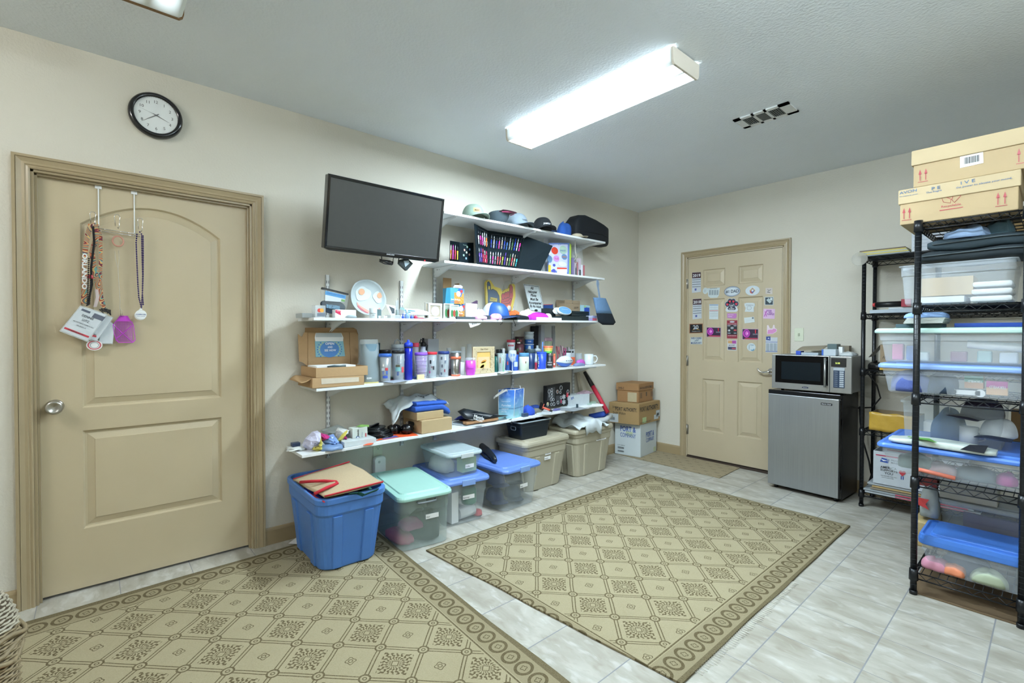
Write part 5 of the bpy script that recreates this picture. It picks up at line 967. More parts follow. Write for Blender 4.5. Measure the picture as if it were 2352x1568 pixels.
y,r,z,h=cylfit(1231,6,812,'mug',.27,830); t=thing('mini_bottle','tiny bottle with red label and white neck in front of the blue cup','bottle',(.27,y,z)); b=B().lathe([(r,0),(r,h*.5),(r*.5,h*.7)],(.27,y,z),12); obj('body',b,col('#a82848'),t); b=B().lathe([(r*1.05,h*.45),(r*1.05,h*.62),(r*.6,h*.78),(r*.45,h)],(.27,y,z),12); obj('neck',b,col('#b8c4dc'),t)
t=tumbler('bright blue plastic cup with white figures and a straw',1244,23.5,808,'mug',.24,col('#2c4fd0',.35),col('#2f55dc',.35),.82,.01,group=TG,prints=[(-.75,.25,.55,.75,white),(-.72,.3,.3,.5,white),(-.75,.22,.12,.26,white)]); b=B(); a=PX(1246,808,.235); b.cyl(a,PX(1246.5,785,.225),.0045,n=8); obj('straw',b,col('#5a88e0',.3),t)
tumbler('small steel and black tumbler reading ALWAYS WAY',1262.5,16,811,'mug',.25,col('#23272c',.4),steelb,.9,.022,group=TG,texts=(('ALWAYS',0,.42,.010,.045,white),('IWAY',0,.22,.014,.045,white)))
for i,(cc,nm_) in enumerate((('#58b050','green'),('#c8c858','yellow'),('#d8a058','amber'),('#d87050','coral'))):
    z0_=PX(1259,810.5-i*4,.24).z; y,r,_,h=cylfit(1259,21+i*1.2,806.5-i*4,z0_,.24,804); tumbler(f'{nm_} ring of the nested silicone bowls on top of the steel and black tumbler',1259,19.5+i*1.4,806.3-i*4,z0_,.245,col(cc,.45),None,.9,group='nested silicone bowls',name='silicone_bowl',cat='bowl')
tumbler('small orange bottle right of the black tumbler',1273,6,812,'mug',.20,col('#c85a48'),col('#d88050'),1,.02,group=TG,name='bottle',cat='bottle',prints=[(0,1,.2,.35,white)])
for i,(px,pyt,cc,nm_) in enumerate(((1281,795,'#c05a6a','rose'),(1288,793,'#c9a8b4','pale pink'),(1293,798,'#b83a78','magenta'),(1299,796,'#a8a4ac','grey'))):
    a=PX(px,838,.12); a.z=sz('mug',a.y)+.002; q=PX(px+ (i-1.5)*2,pyt,.12); b=B(); b.tube([a,a.lerp(q,.5)+V((0,.01,0)),q,q+V((.01,.02,-.01)),a.lerp(q,.6)+V((.01,.02,0))],.006); solo('curled_ribbon',b,col(cc,.6),f'{nm_} curled ribbon stick behind the football','ribbon',group='curled ribbon sticks')
# football
c0=PX(1297,831,.24); hl=(PX(1316.5,831,.24).y-PX(1278,831,.24).y)/2; rz_=(PX(1297,818,.24).z-PX(1297,843.5,.24).z)/2; z=sz('mug',c0.y)+rz_; t=thing('football','small white toy football with a blue underside','ball',(.24,c0.y,z-rz_))
def fbl(a0,a1,m,nm_,k=1):
    b=B(); L=[]
    for i in range(15):
        f=-1+2*i/14; r=rz_*k*max(.03,(1-abs(f)**2.1)); L.append([V((.24+r*math.cos(a),c0.y+f*hl,z+r*math.sin(a))) for a in [a0+(a1-a0)*j/16 for j in range(17)]])
    b.loft(L,0,True,False,False); obj(nm_,b,m,t)
fbl(math.radians(-20),math.radians(200),col('#c9d3da',.5),'upper_panel'); fbl(math.radians(200),math.radians(340),col('#4a72c8',.5),'lower_panel'); fbl(math.radians(-21),math.radians(-18),ink,'seam',1.01)
b=B()
for i in range(5): yy=c0.y+hl*(-.25+.2*i); b.box(.24+rz_*.93,yy-.004,z+.004,.24+rz_*.985,yy+.004,z+.012)
obj('lettering',b,col('#3a4a6a'),t)
t=tumbler('white and grey steel cup with a metal straw behind the football',1303,18,806,'mug',.12,col('#c2cbd2',.4),lidk,.9,.014,group=TG); b=B(); b.cyl(PX(1301,815,.12),PX(1313,793,.13),.003,n=8); obj('straw',b,steelb,t)
bpx('white_mug_box','white card box with a black flower logo behind the football','box',1305,1320,802,828,.10,.06,col('#c3ccd2'),'mug',prints=lambda t:obj('logo',elX(B(),*Z8(1783,410),2,2.6,.1005,.0005,0,8),ink,t))
bpx('orange_pack','small orange pack between the football and the jar','box',1312,1321,820,834,.14,.03,col('#d06038'),'mug')
tumbler('short clear jar with grey contents left of the white mug',1329,17,811,'mug',.13,glassm,None,.97,group=TG,name='jar',cat='jar',liner=M('jar print','#a9b4ba',.4,alpha=.7))
heap('magenta_sponge','magenta oval sponge lying on a patterned pouch','sponge',1325,1342,826,832,.24,.05,col('#c056b8'),'mug',3,.1); heap('patterned_pouch','blue and white patterned pouch right of the football','pouch',1319,1341,833,840,.27,.05,col('#7a86b0'),'mug',6,.2)
y,r,z,h=cylfit(1352.5,21.5,813,'mug',.22,825); t=thing('mug','plain white coffee mug with handle at the right end of the cup shelf','mug',(.22,y,z)); b=B().lathe([(r*.8,0),(r*.92,.003),(r,.012),(r,h),(r*.9,h),(r*.9,h*.4),(.001,h*.38)],(.22,y,z),28); obj('body',b,M('white glazed ceramic','#ccd6da',.2,var=.02),t); b=B(); u=V((math.cos(camang(.22,y)+1.57),math.sin(camang(.22,y)+1.57),0)); c=V((.22,y,z)); P=[c+u*(r*.96)+V((0,0,h*.82)),c+u*(r*1.5)+V((0,0,h*.84)),c+u*(r*1.8)+V((0,0,h*.62)),c+u*(r*1.7)+V((0,0,h*.36)),c+u*(r*1.3)+V((0,0,h*.2)),c+u*(r*.96)+V((0,0,h*.24))]; b.tube(P,.006,8); obj('handle',b,M('white glazed ceramic'),t)
# flat things along the front edge
def flat(name,label,cat,pts,z,m,th=.002,group=None):
    P=[PZ(a,c,z) for a,c in pts]; b=B().loft([P,[p+V((0,0,th)) for p in P]]); return solo(name,b,m,label,cat,group=group)
def mz(px,x=.27): return sz('mug',PX(px,870,x).y)+.0006
flat('magazine','red and white magazine lying in front of the blue lidded tumbler','magazine',[Z7(1250,855),Z7(1450,888),Z7(1660,850),Z7(1420,828)],mz(890),col('#b06478'),.003); flat('magazine','grey blue magazine on top of the red one','magazine',[Z7(1330,872),Z7(1480,890),Z7(1700,850),Z7(1560,838)],mz(900)+.004,col('#9aa4b4'),.003)
flat('sleep_mask','dark green eye shaped mask lying in front of the clear tumblers','mask',[Z7(1310,815),Z7(1380,795),Z7(1480,800),Z7(1580,795),Z7(1540,815),Z7(1400,825)],mz(895)+.008,col('#2f6a4c'),.004)
flat('pencil','yellow pencil lying at the front edge right of the mailers','pencil',[Z7(1060,882),Z7(1270,872),Z7(1268,884),Z7(1062,894)],mz(850),col('#cfc078'),.006)
flat('lens_pouch','royal blue pouch with a cord in front of the cobalt bottle','pouch',[Z7(1660,810),Z7(1800,825),Z7(1880,812),Z7(1790,775),Z7(1690,780)],mz(940),fab('#3a62b8'),.005)
flat('pink_tag','tiny pink tag left of the blue pouch','tag',[Z7(1655,820),Z7(1700,835),Z7(1715,828),Z7(1670,812)],mz(930)+.002,pinkc,.002)
flat('white_leaflet','thin white leaflet in front of the red lidded tumbler','paper',[Z7(1960,800),Z7(2120,800),Z7(2170,785),Z7(2020,780)],mz(990),wpaper); 
for i,(P,cc) in enumerate((([(705,650),(860,640),(930,665),(760,690)],'#b4c4cc'),([(730,690),(880,665),(960,680),(800,715)],'#c9d2d8'),([(760,640),(800,612),(860,640),(800,650)],'#b9c9d8'),([(860,680),(960,672),(930,690)],'#c4b494'))):
    flat('leaflet',f'{["pale blue","white","folded light blue","tan"][i]} leaflet in front of the pint glass','paper',[Z8(*q) for q in P],sz('mug',-2.05)+.001+i*.0025,col(cc),.0012+ (.012 if i==2 else 0),group='loose leaflets on the cup shelf')
# =============== LOWEST SHELF ===============
Z1=lambda a,c:(640+a*.17857,860+c*.17857); Z2=lambda a,c:(1020+a*.17007,840+c*.17007)
def lz(px,x=.25): return sz('low',PX(px,990,x).y)+.0008
def bagX(name,label,pts,x0,x1,m,cat='bag',seed=1,bulge=.02,**k):
    """soft bag: outline traced on plane x0, bulging to x1"""
    P=[PX(a,c,x0) for a,c in pts]; c0=sum(P,V())/len(P); R=random.Random(seed); L=[P]
    P2=[P[i//2] if i%2==0 else (P[i//2]+P[(i//2+1)%len(P)])/2 for i in range(2*len(P))]; L=[P2]
    for f,g_ in ((.2,1.0),(.45,.9),(.65,.72),(.85,.5),(1,.2)): L.append([c0+(p-c0)*g_*(1+R.uniform(-.16,.1))+V(((x1-x0)*(f+R.uniform(-.12,.12)),0,0)) for p in P2])
    return solo(name,B().loft(L,0,False),m,label,cat,**k)
PB='crumpled plastic bags at the left end of the lowest shelf'
bagm=lambda n,c_='#888888',a=1,r=.35: M(n,c_,r,alpha=a,bump=.003,bscale=25,var=.1)
bagX('plastic_bag','grey silver plastic bag at the back of the pile on the lowest shelf',[Z1(540,715),Z1(760,640),Z1(860,690),Z1(890,760),Z1(870,850),Z1(640,850)],.04,.14,bagm('silver bag','#9aa3a2'),seed=1,group=PB)
bagX('plastic_bag','lilac white plastic bag drooping at the left of the pile',[Z1(300,900),Z1(340,820),Z1(430,735),Z1(500,720),Z1(500,800),Z1(440,920),Z1(380,990)],.16,.28,bagm('lilac bag','#c3c4dc'),seed=2,group=PB)
bagX('plastic_bag','magenta printed plastic bag in the middle of the pile',[Z1(490,765),Z1(540,750),Z1(630,770),Z1(600,830),Z1(530,850),Z1(500,815)],.17,.25,bagm('magenta bag','#b8307a'),seed=3,group=PB)
t_=bagX('plastic_bag','yellow CAUTION printed plastic bag at the foot of the pile',[Z1(405,965),Z1(440,880),Z1(535,790),Z1(540,860),Z1(530,980)],.22,.29,bagm('yellow bag','#c8bf5a'),seed=4,group=PB)
b=B(); tX(b,'SURVIVES',Z1(455,915),Z1(532,890),5,.293,0,.03); tX(b,'ANYWAY',Z1(465,950),Z1(530,925),5,.293,0,.03); o_=obj('lettering',b,ink,None,loc=tuple(t_.location)); o_.parent=t_; o_.matrix_parent_inverse=Matrix.Translation(-t_.location)
bagX('plastic_bag','light blue striped plastic bag right of the yellow one',[Z1(560,860),Z1(590,800),Z1(690,765),Z1(760,850),Z1(740,900),Z1(620,925)],.20,.28,bagm('light blue bag','#7f9fd6'),seed=5,group=PB)
bagX('plastic_bag','white and yellow cone shaped plastic bag at the right of the pile',[Z1(735,720),Z1(760,680),Z1(890,705),Z1(820,770),Z1(765,850),Z1(730,780)],.15,.23,bagm('white bag','#ced2d0'),seed=6,group=PB)
bagX('plastic_bag','small yellow plastic bag strip right of the white cone',[Z1(750,850),Z1(820,760),Z1(890,705),Z1(860,760),Z1(790,855)],.23,.26,bagm('yellow bag'),seed=7,group=PB)
bagX('plastic_bag','clear bag of crumpled tissue beside the white bands box',[Z1(810,830),Z1(860,740),Z1(945,690),Z1(950,840),Z1(890,865)],.10,.20,bagm('clear tissue bag','#c4cacc'),seed=8,group=PB)
bagX('plastic_bag','small pink plastic triangle beside the clear tissue bag',[Z1(815,820),Z1(850,765),Z1(880,835)],.205,.23,bagm('magenta bag'),seed=9,group=PB)
heap('plastic_bag','clear bag with dark blue items flat at the foot of the pile','bag',738,785,1020,1035,.27,.12,bagm('blue clear bag','#6f8bb4'),'low',10,.3)
bagX('plastic_bag','limp white plastic bag end hanging over the left end of the lowest shelf',[Z1(95,985),Z1(130,940),Z1(260,925),Z1(330,930),Z1(340,975),Z1(200,965)],.16,.20,bagm('white bag'),seed=11,group=PB)
bpx('dark_blue_packet','small dark blue packet at the back left corner of the lowest shelf','packet',672,690,1017,1023,.06,.04,col('#33405c'),'low')
y0,y1,_,zt=extX(790,863,1003,1030,.29); z=lz(820); bx('flat_carton','flat white carton lying under the white bands box','box',.08,.295,y0,y1,z,z+.032,col('#c3cccf',.4)); zc=z+.0325
def pr(t):
    b=B(); elX(b,*Z1(1018,812),4,4.6,.2235,.0005,0); elX(b,*Z1(1018,808),2,2.4,.224,.0005,1); T(b,'bands',PX(*Z1(1030,790),.2242),(0,0,1),(0,-1,0),.010,.042,2,.02); T(b,'1000 Pieces',PX(*Z1(1078,810),.2242),(0,0,1),(0,-1,0),.006,.035,0); obj('lettering',b,[col('#2f5f9c'),wpaper,ink],t)
    b=B(); plX(b,[Z1(1112,830),Z1(1130,828),Z1(1130,750),Z1(1112,752)],.2235,.0005); obj('print',b,col('#c05560'),t)
y0,y1,_,zt=extX(809.6,844,982,1012,.223); bx('bands_box','small white and green box of bands standing on the flat carton','box',.16,.223,y0,y1,zc,zt,col('#cdd6cf'),prints=pr)
t_=None
b=B(); plX(b,[(818,979),(828,974),(845,975),(845,979)],.19,.02); solo('green_box_flap',b,col('#8fc06a'),'opened green flap on top of the bands box','flap')  # open flap of the bands box, modelled as a loose piece
# black lids, ornaments, orange sheets
y=PX(877,990,.16).y; z=lz(877)
for i in range(9):
    yy=y+.012*math.sin(i*1.7); zz=z+.001+i*.0078; b=B().lathe([(.0,0),(.066,0),(.070,.002),(.070,.0065),(.062,.0072),(0,.0072)],(.17-.004*i,yy-.006*i,zz),28); solo('coaster',b,M('black gloss coaster','#15191c',.3),f'black round coaster, {["lowest","second","third","fourth","fifth","sixth","seventh","eighth","topmost"][i]} of the stack on the lowest shelf','coaster',group='stack of black round coasters')
b=B().lathe([(0,0),(.066,0),(.070,.003),(.064,.007),(0,.007)],(0,0,0),28); o_=solo('coaster',b,M('black gloss coaster'),'black round coaster leaning behind the stack','coaster',loc=(.10,y-.055,z+.052),world=False); o_.rotation_euler=(.3,-.5,0)
for (px,wpx,pt,pb,x_,nm_,s_) in ((905,20,981,999,.14,'left',3),(935,17,985,1001,.20,'right, smaller',5)):
    y0,y1,zb,zt=extX(px-wpx/2,px+wpx/2,pt,pb,x_); y=(y0+y1)/2; z=lz(px); t=thing('squishy_figure',f'glossy black lobed ornament beside the cardboard box, {nm_} one','ornament',(x_,y,z),0,'black lobed ornaments')
    b=B(); n=24; b.loft([[V((x_+math.cos(a)*rr*(1+.16*math.cos(s_*2*a)),y+math.sin(a)*rr*(1+.16*math.cos(s_*2*a)),z+h)) for a in [2*math.pi*i/n for i in range(n)]] for rr,h in ((.01,0),(.032,.004),(.043,.03),(.038,.055),(.02,.066),(.004,.068))],0,True); obj('body',b,M('black gloss rubber','#0b0d10',.22),t); obj('ring',B().tube([V((x_,y+.006*math.cos(a),z+.075+.008*math.sin(a))) for a in [i*math.pi/5 for i in range(10)]],.0015,5,closed=True),steelb,t)
orr=col('#d8552a',.5); flatl=lambda name,label,cat,pts,z,m,th=.0015,group=None: flat(name,label,cat,pts,z,m,th,group)
flat('sheet','bright orange sheet under the black coasters and ornaments','paper',[Z1(1250,850),Z1(1560,805),Z1(1800,785),Z1(1640,700),Z1(1500,725)],lz(920),orr); flat('sheet','purple and blue printed strip on the orange sheet','paper',[Z1(1330,835),Z1(1540,800),Z1(1500,785),Z1(1380,800)],lz(920)+.002,col('#5a5a9c'))
flat('sheet','orange paper corner peeking from under the flat carton','paper',[Z1(1085,912),Z1(1190,905),Z1(1225,880),Z1(1150,885)],lz(845),orr)
# two cardboard boxes with sweater and shirt
ysL=PX(968,985,.29).y; ysR=PX(1038,975,.29).y; z=lz(1000,.2); h1=PX(968,967,.29).z-z
t=thing('cardboard_box','larger brown cardboard box with a black hand hole, under the smaller box','box',(.16,(ysL+ysR)/2,z))
b=B(); b.box(.03,ysL,z,.292,ysR,z+h1); obj('box',b,M('kraft cardboard','#ae9873',.8,var=.04),t,bev=.003); b=B(); c=V((.15,ysL-.0008,z+h1*.62)); b.loft([[c+V((a,d,k)) for a,k in rrect(.085,.028,.012)] for d in (0,-.0012)]); obj('hand_hole',b,black,t)
z2=z+h1+.0008; yR=PX(1018,955,.26).y; yL=PX(957,962,.26).y; h2=.055; bx('cardboard_box','smaller shallow cardboard box on top of the one with the hand hole','box',.06,.265,yL,yR,z2,z2+h2,M('kraft cardboard'),bev=.003); z3=z2+h2+.0005
t=thing('sweater','ribbed royal blue sweater folded on the shallow cardboard box','sweater',(.17,(yL+yR)/2,z3)); rb=M('royal blue knit','#2c58b4',.9,var=.1,scale=40)
for (ya,yb,za,zb_,nm_,lab) in ((yL-.01,yR+.06,z3,z3+.045,'lower_fold',1),(yL+.0,yR+.03,z3+.043,z3+.072,'upper_fold',0)):
    b=B(); L=[]; n=44
    for i in range(n+1):
        f=i/n; yy=ya+(yb-ya)*f; rib=.0022*math.sin(i*math.pi) if not lab else .0025*(i%2); dr=-.045*max(0,f-.78)/.22 if lab else -.01*f; L.append([V((.165+a*(1+rib*6),yy,za+dr+(zb_-za)/2+c*(1+rib*20))) for a,c in rrect(.19,(zb_-za)*(.96 if 0<i<n else .5),.016,4)])
    b.loft(L,0,True); obj(nm_,b,rb,t)
# white t-shirt draped over
b=B(); ya,yb=PX(900,930,.17).y,PX(1022,920,.15).y
def shirt(u,v):
    y=ya+(yb-ya)*v; x=.02+.19*u; top=z3+.076+.016*math.sin(v*math.pi)**.6-.03*max(0,v-.75)/.25; 
    fall=max(0,(.36-v)/.36); drop=.115*fall**1.5*(.35+.65*u); fr=max(0,u-.62)/.38*.030
    fold=.007*math.sin(v*23+u*5)+.006*math.sin(u*13+v*9)+.008*fall*math.sin(u*22)
    return V((x+fall*.02*math.sin(v*30)-.02*max(0,v-.8),y+.02*math.sin(u*4)*fall,top-drop-fr+fold))
b.grid(shirt,26,60); t=solo('t_shirt',b,M('white cotton','#c5ced2',.95,var=.03),'white t-shirt with grey print draped over the blue sweater','t-shirt',solid=.005,flip=False)
b=B(); 
for i,(s_,v0,w_) in enumerate((('100',.44,.07),('COMPANY',.56,.17))): T(b,s_,(0,0,0),(1,0,0),(0,0,1),.03,w_,0,.02,fn=lambda a,c,v0=v0,i=i:shirt(.75-.1*i-c/.19*.8,v0+a/(yb-ya))+V((0,0,.0045)))
o_=obj('lettering',b,col('#4a525c'),None,loc=tuple(t.location)); o_.parent=t; o_.matrix_parent_inverse=Matrix.Translation(-t.location)
# magazines, drawstring bag, wood strips
LZ2=lz(1100,.25)
for i,(P,cc,nm_) in enumerate((([Z2(110,790),Z2(300,815),Z2(545,805),Z2(360,740),Z2(150,740)],'#c3ccd2','white'),([Z2(120,770),Z2(260,800),Z2(420,780),Z2(250,730)],'#8a97a6','blue grey'),([Z2(200,740),Z2(330,775),Z2(440,760),Z2(330,725)],'#a8603a','orange brown'))):
    flat('brochure',f'{nm_} brochure under the black drawstring bag','paper',P,LZ2+i*.004,col(cc),.0035,group='brochures on the lowest shelf')
bagX('gift_pouch','dark blue pouch with magenta and gold confetti pattern behind the brochures',[Z2(135,725),Z2(190,685),Z2(300,640),Z2(310,720),Z2(250,735)],.08,.12,M('confetti blue','#24308a',.5,var=.5,scale=60),seed=2)
for i,(a,c,nm_) in enumerate(((300,550,'left'),(552,728,'right'))):
    y0=PX(*Z2(a,790),.28).y; y1=PX(*Z2(c,785),.28).y; bx('wood_strip',f'{nm_} flat reddish wood strip under the black drawstring bag','wood strip',.235,.285,y0,y1,LZ2+.012,LZ2+.030,M('reddish wood','#a9805c',.6,var=.15,scale=20),group='wood strips')
t=thing('drawstring_bag','black drawstring bag with white lettering lying on wood strips','bag',tuple(PX(*Z2(600,760),.24)))
P=[PX(*Z2(*q),.27) for q in ((310,720),(480,762),(640,765),(745,745),(870,735),(700,665),(520,625),(390,598),(305,640))]; P=[V((p.x,p.y,max(p.z,LZ2+.031))) for p in P]; c0=sum(P,V())/len(P); b=B(); L=[[p-V((.12*(.3+.7*(p.z>c0.z)),0,0)) for p in P]]
for f,g_ in ((0,1.0),(.6,.9),(1,.55)): L.append([c0+(p-c0)*g_+V((.02*f-.07*(p.z>c0.z),0,.004*f)) for p in P])
b.loft(L,0,True); obj('body',b,M('black satin'),t); b=B(); q=PX(*Z2(860,735),.29); b.tube([q,q+V((.01,.02,.004)),q+V((.015,.03,-.012)),q+V((.012,.01,-.02)),q+V((.012,.035,-.03))],.003); b.tube([q,q+V((.005,.035,.008)),q+V((.012,.04,-.02))],.003); obj('cord',b,black,t)
b=B(); tX(b,'Mycrle',Z2(400,695),Z2(535,735),7,.302,0,.03); tX(b,'WIRELESS',Z2(392,722),Z2(515,760),4,.302,0,.02); obj('lettering',b,wpaper,t)
# gift bag
gz=lz(1170,.26); A0,A1,A2=PX(*Z2(733,690),.19),PX(*Z2(940,750),.28),PX(*Z2(1065,730),.235); 
for q in (A0,A1,A2): q.z=gz
hh=PX(*Z2(975,320),.28).z-gz; t=thing('gift_bag','blue watercolour print paper gift bag with white handles','bag',tuple((A0+A2)/2))
A1t,A0t,A2t=A1+V((0,.012,hh)),A0+V((0,.0,hh)),A2+V((0,.01,hh)); A3=A0+(A2-A1); A3t=A0t+(A2t-A1t)
gm=bpy.data.materials.new('watercolour print'); gm.use_nodes=True; nt=gm.node_tree; bs=nt.nodes['Principled BSDF']; tc,x,y,z=xyz(nt); n_=noise(nt,tc,9,5); n2_=noise(nt,tc,22,4); f=(z*5.2+(n_-.5)*.9).mx(0).mn(1); cA=mixc(nt,f,lin('#8fc6c8'),lin('#3f74cc')); cB=mixc(nt,((n2_-.5)*4).mx(0).mn(1)*.55,cA,lin('#b9d4ec')); cC=mixc(nt,z.band(.075,.085)*.6,cB,lin('#2a5a8c')); nt.links.new(cC,bs.inputs['Base Color']); bs.inputs['Roughness'].default_value=.35
b=B(); b.loft([[A0,A1,A2,A3],[A0t,A1t,A2t,A3t]],0,False,False); b.poly([A0,A1,A2,A3]); obj('bag',b,gm,t)
b=B(); 
for p,q in ((A0,A0t),(A1,A1t),(A2,A2t)): b.tube([p+V((.001,0,0)),q+V((.001,0,0))],.0025,4)
b.tube([A0t,A1t,A2t],.002,4); obj('piping',b,wpaper,t)
b=B(); f0=lambda k,g_:A0t.lerp(A1t,k)+V((0,0,g_)); n_=(A1-A0).cross(V((0,0,1))).normalized(); n_=n_ if n_.x>0 else -n_
b.ribbon([f0(.55,-.01)+n_*.003,f0(.5,.0)+n_*.02,f0(.2,-.02)+n_*.06,f0(-.1,-.045)+n_*.085,f0(-.22,-.06)+n_*.07,f0(-.1,-.045)+n_*.05,f0(.2,-.012)+n_*.02,f0(.3,0)+n_*.003],(0,0,.016),.002); b.ribbon([A3t.lerp(A2t,.2)+V((0,0,-.01)),A3t.lerp(A2t,.25)+V((0,0,.022)),A3t.lerp(A2t,.75)+V((0,0,.02)),A3t.lerp(A2t,.8)+V((0,0,-.01))],(0,.012,0),.002); obj('handle',b,wpaper,t)
b=B(); u_=(A1-A0).normalized()
for i,(s_,w_,hz) in enumerate((('Experience the',.07,.135),('Paradise',.075,.10),('LIGHTHOUSE',.055,.075),('Florida',.04,.052))): T(b,s_,A0.lerp(A1,.22)+V((0,0,hz))+n_*.0015,u_,V((0,0,1)),.008+.008*(i==1),w_,0)
obj('lettering',b,wpaper,t)
# right part
heap('blue_cloth','royal blue rolled cloth right of the gift bag','cloth',1203,1222,932,949,.22,.1,fab('#2b4fb8'),'low',4,.3); heap('blue_cloth','dark blue cloth behind the rolled one by the gift bag','cloth',1216,1240,930,942,.12,.08,fab('#26448e'),'low',6,.3)
bpx('dark_clip','small dark blue clips below the rolled blue cloth','clip',1203,1214,949,954,.29,.03,col('#3a4a66'),'low')
heap('camo_pouch','small camouflage pouch left of the ice scraper','pouch',1220,1240,938,947,.21,.07,M('camo','#6b6a5e',.8,var=.6,scale=70),'low',8,.2)
t=thing('ice_scraper','black and coral ice scraper leaning on the key ring tray','scraper',tuple(PX(1250,940,.22)))
b=B(); P=[PX(*Z2(*q),.20) for q in ((1280,580),(1315,600),(1350,520),(1300,490))]; b.loft([P,[p+V((.02,0,0)) for p in P]]); obj('blade',b,black,t); b=B(); b.cyl(PX(*Z2(1330,560),.23),PX(*Z2(1435,600),.27),.008,.010,10); b.cyl(PX(*Z2(1322,585),.22),PX(*Z2(1350,515),.22),.003,n=8); obj('handle',b,col('#d8604a',.4),t); b=B(); b.cyl(PX(*Z2(1428,598),.268),PX(*Z2(1458,612),.28),.011,n=10); obj('grip_end',b,black,t)
# key ring display tray
t=thing('keyring_tray','black display tray of silver key rings standing on the lowest shelf','display tray',tuple(PX(1280,932,.17)))
TR=[PX(*Z2(1385,555),.17),PX(*Z2(1700,518),.17),PX(*Z2(1705,222),.17),PX(*Z2(1388,275),.17)]; nX=V((1,0,0)); b=B(); c0=sum(TR,V())/4
b.loft([[p-nX*.045 for p in TR],TR],0); L=[TR,[c0+(p-c0)*.97 for p in TR],[c0+(p-c0)*.965-nX*.006 for p in TR]]; obj('tray',b,M('black tray','#0f1216',.5),t,bev=.002)
b=B(); tl=lambda a,c:PX(*Z2(a,c),.172)
plX(b,[Z2(1395,470),Z2(1495,455),Z2(1500,285),Z2(1400,300)],.1705,.0012); plX(b,[Z2(1508,520),Z2(1595,510),Z2(1598,395),Z2(1510,405)],.1705,.0012); obj('insert',b,col('#3a3c40',.5),t)
for i,(a,c,rr) in enumerate(((1418,345,3.2),(1455,325,2.6),(1455,362,2.6),(1455,405,2.6),(1530,350,3),(1580,297,3.6),(1570,357,2.4),(1445,455,3),(1475,455,2.6),(1538,495,2.8),(1580,428,2.4),(1617,418,4),(1617,488,4),(1672,348,3),(1400,520,3),(1450,518,2.6),(1485,515,3))):
    q=Z2(a,c); b=B(); c_=PX(*q,.1735); r_0=abs(PX(q[0]+rr,q[1],.1735).y-c_.y); 
    if i in (11,12): n6=12; P=[c_+V((0,r_0*(1.15 if j%2 else .75)*math.cos(j*math.pi/6),r_0*(1.15 if j%2 else .75)*math.sin(j*math.pi/6))) for j in range(12)]; b.loft([P,[p+V((.0015,0,0)) for p in P]])
    else: b.tube([c_+V((0,r_0*.75*math.cos(j*math.pi/6),r_0*.95*math.sin(j*math.pi/6))) for j in range(12)],.0024,5,closed=True)
    o_=obj('key_ring',b,M('bright silver','#c9cdd2',.35,.5),t)
for a,c,w_,h_,cc in ((1530,345,26,48,'#6a4a3c'),(1665,390,26,60,'#c03a4a'),(1580,480,12,45,'#c04068'),(1672,440,14,50,'#a8acb0'),(1420,400,10,50,'#9a9ea2'),(1400,510,22,40,'#b8a868')):
    b=B(); P=rrect(w_,h_,6); plX(b,[Z2(a+p,c+q) for p,q in P],.1725,.0014); obj('fob',b,col(cc,.4),t)
flat('pendant_sheet','grey sheet of charms lying in front of the key ring tray','paper',[Z2(1490,590),Z2(1760,615),Z2(1930,575),Z2(1780,545),Z2(1560,565)],lz(1310),M('charm sheet','#8f969c',.5,var=.45,scale=110)); flat('pendant_sheet','pale sheet with oval badge behind the charms sheet','paper',[Z2(1560,560),Z2(1700,575),Z2(1830,540),Z2(1720,518)],lz(1310)+.003,col('#c3ccd0'))
flat('white_booklet','white booklet left of the charms sheets','paper',[Z2(1240,655),Z2(1440,660),Z2(1450,625),Z2(1290,615)],lz(1250),col('#bcc6ca'),.006); heap('purple_pens','small purple tag bundle between booklet and tray','tag',1270,1286,938,944,.24,.04,col('#5a5a90'),'low',5,.3)
def pr(t): b=B(); tX(b,'3X',(1312,918),(1319,914),5,.2115,0,.03); obj('lettering',b,blueink,t)
y0=PX(1312,920,.21).y;y1=PX(1354,912,.21).y; zt=PX(1330,904,.2).z; bx('white_box','white box marked 3X right of the key ring tray','box',.08,.211,y0,y1,lz(1330),zt-.01,col('#bcc5ca'),prints=pr)
bagX('wrapper','crumpled clear and pink wrapper on top of the white 3X box',[Z2(1770,385),Z2(1800,360),Z2(1900,325),Z2(2010,350),Z2(1990,372),Z2(1880,392)],.13,.2,M('pink wrapper','#c0a4b4',.2,alpha=.6,bump=.003,bscale=40),seed=3)
flat('plastic_sleeve','clear plastic sleeve with mint tape at the right end of the lowest shelf','sleeve',[Z2(1840,500),Z2(1950,525),Z2(2060,520),Z2(2050,480),Z2(1920,480)],lz(1360),col('#a4c4b4'),.004); flat('white_sleeve','white paper sleeve at the right front corner of the lowest shelf','paper',[Z2(1960,555),Z2(2140,545),Z2(2140,520),Z2(2000,515)],lz(1370)+.001,wpaper,.003)
q=PX(*Z2(1800,520),.28); b=B(); b.box(q.x-.008,q.y-.008,lz(1325),q.x+.004,q.y+.008,lz(1325)+.035); solo('dark_clip',b,col('#2f4450'),'small dark clip standing in front of the white 3X box','clip')
b=B(); p,q=PX(*Z2(1845,380),.05),PX(*Z2(1795,75),.03); b.cyl(p,q,.017,n=14); p,q=PX(*Z2(1868,385),.07),PX(*Z2(1818,95),.045); b.cyl(p,q,.012,n=12); solo('poster_tube',b,M('beige tube','#b4ab98',.6),'beige poster tube leaning against the wall right of the rightmost upright','tube')
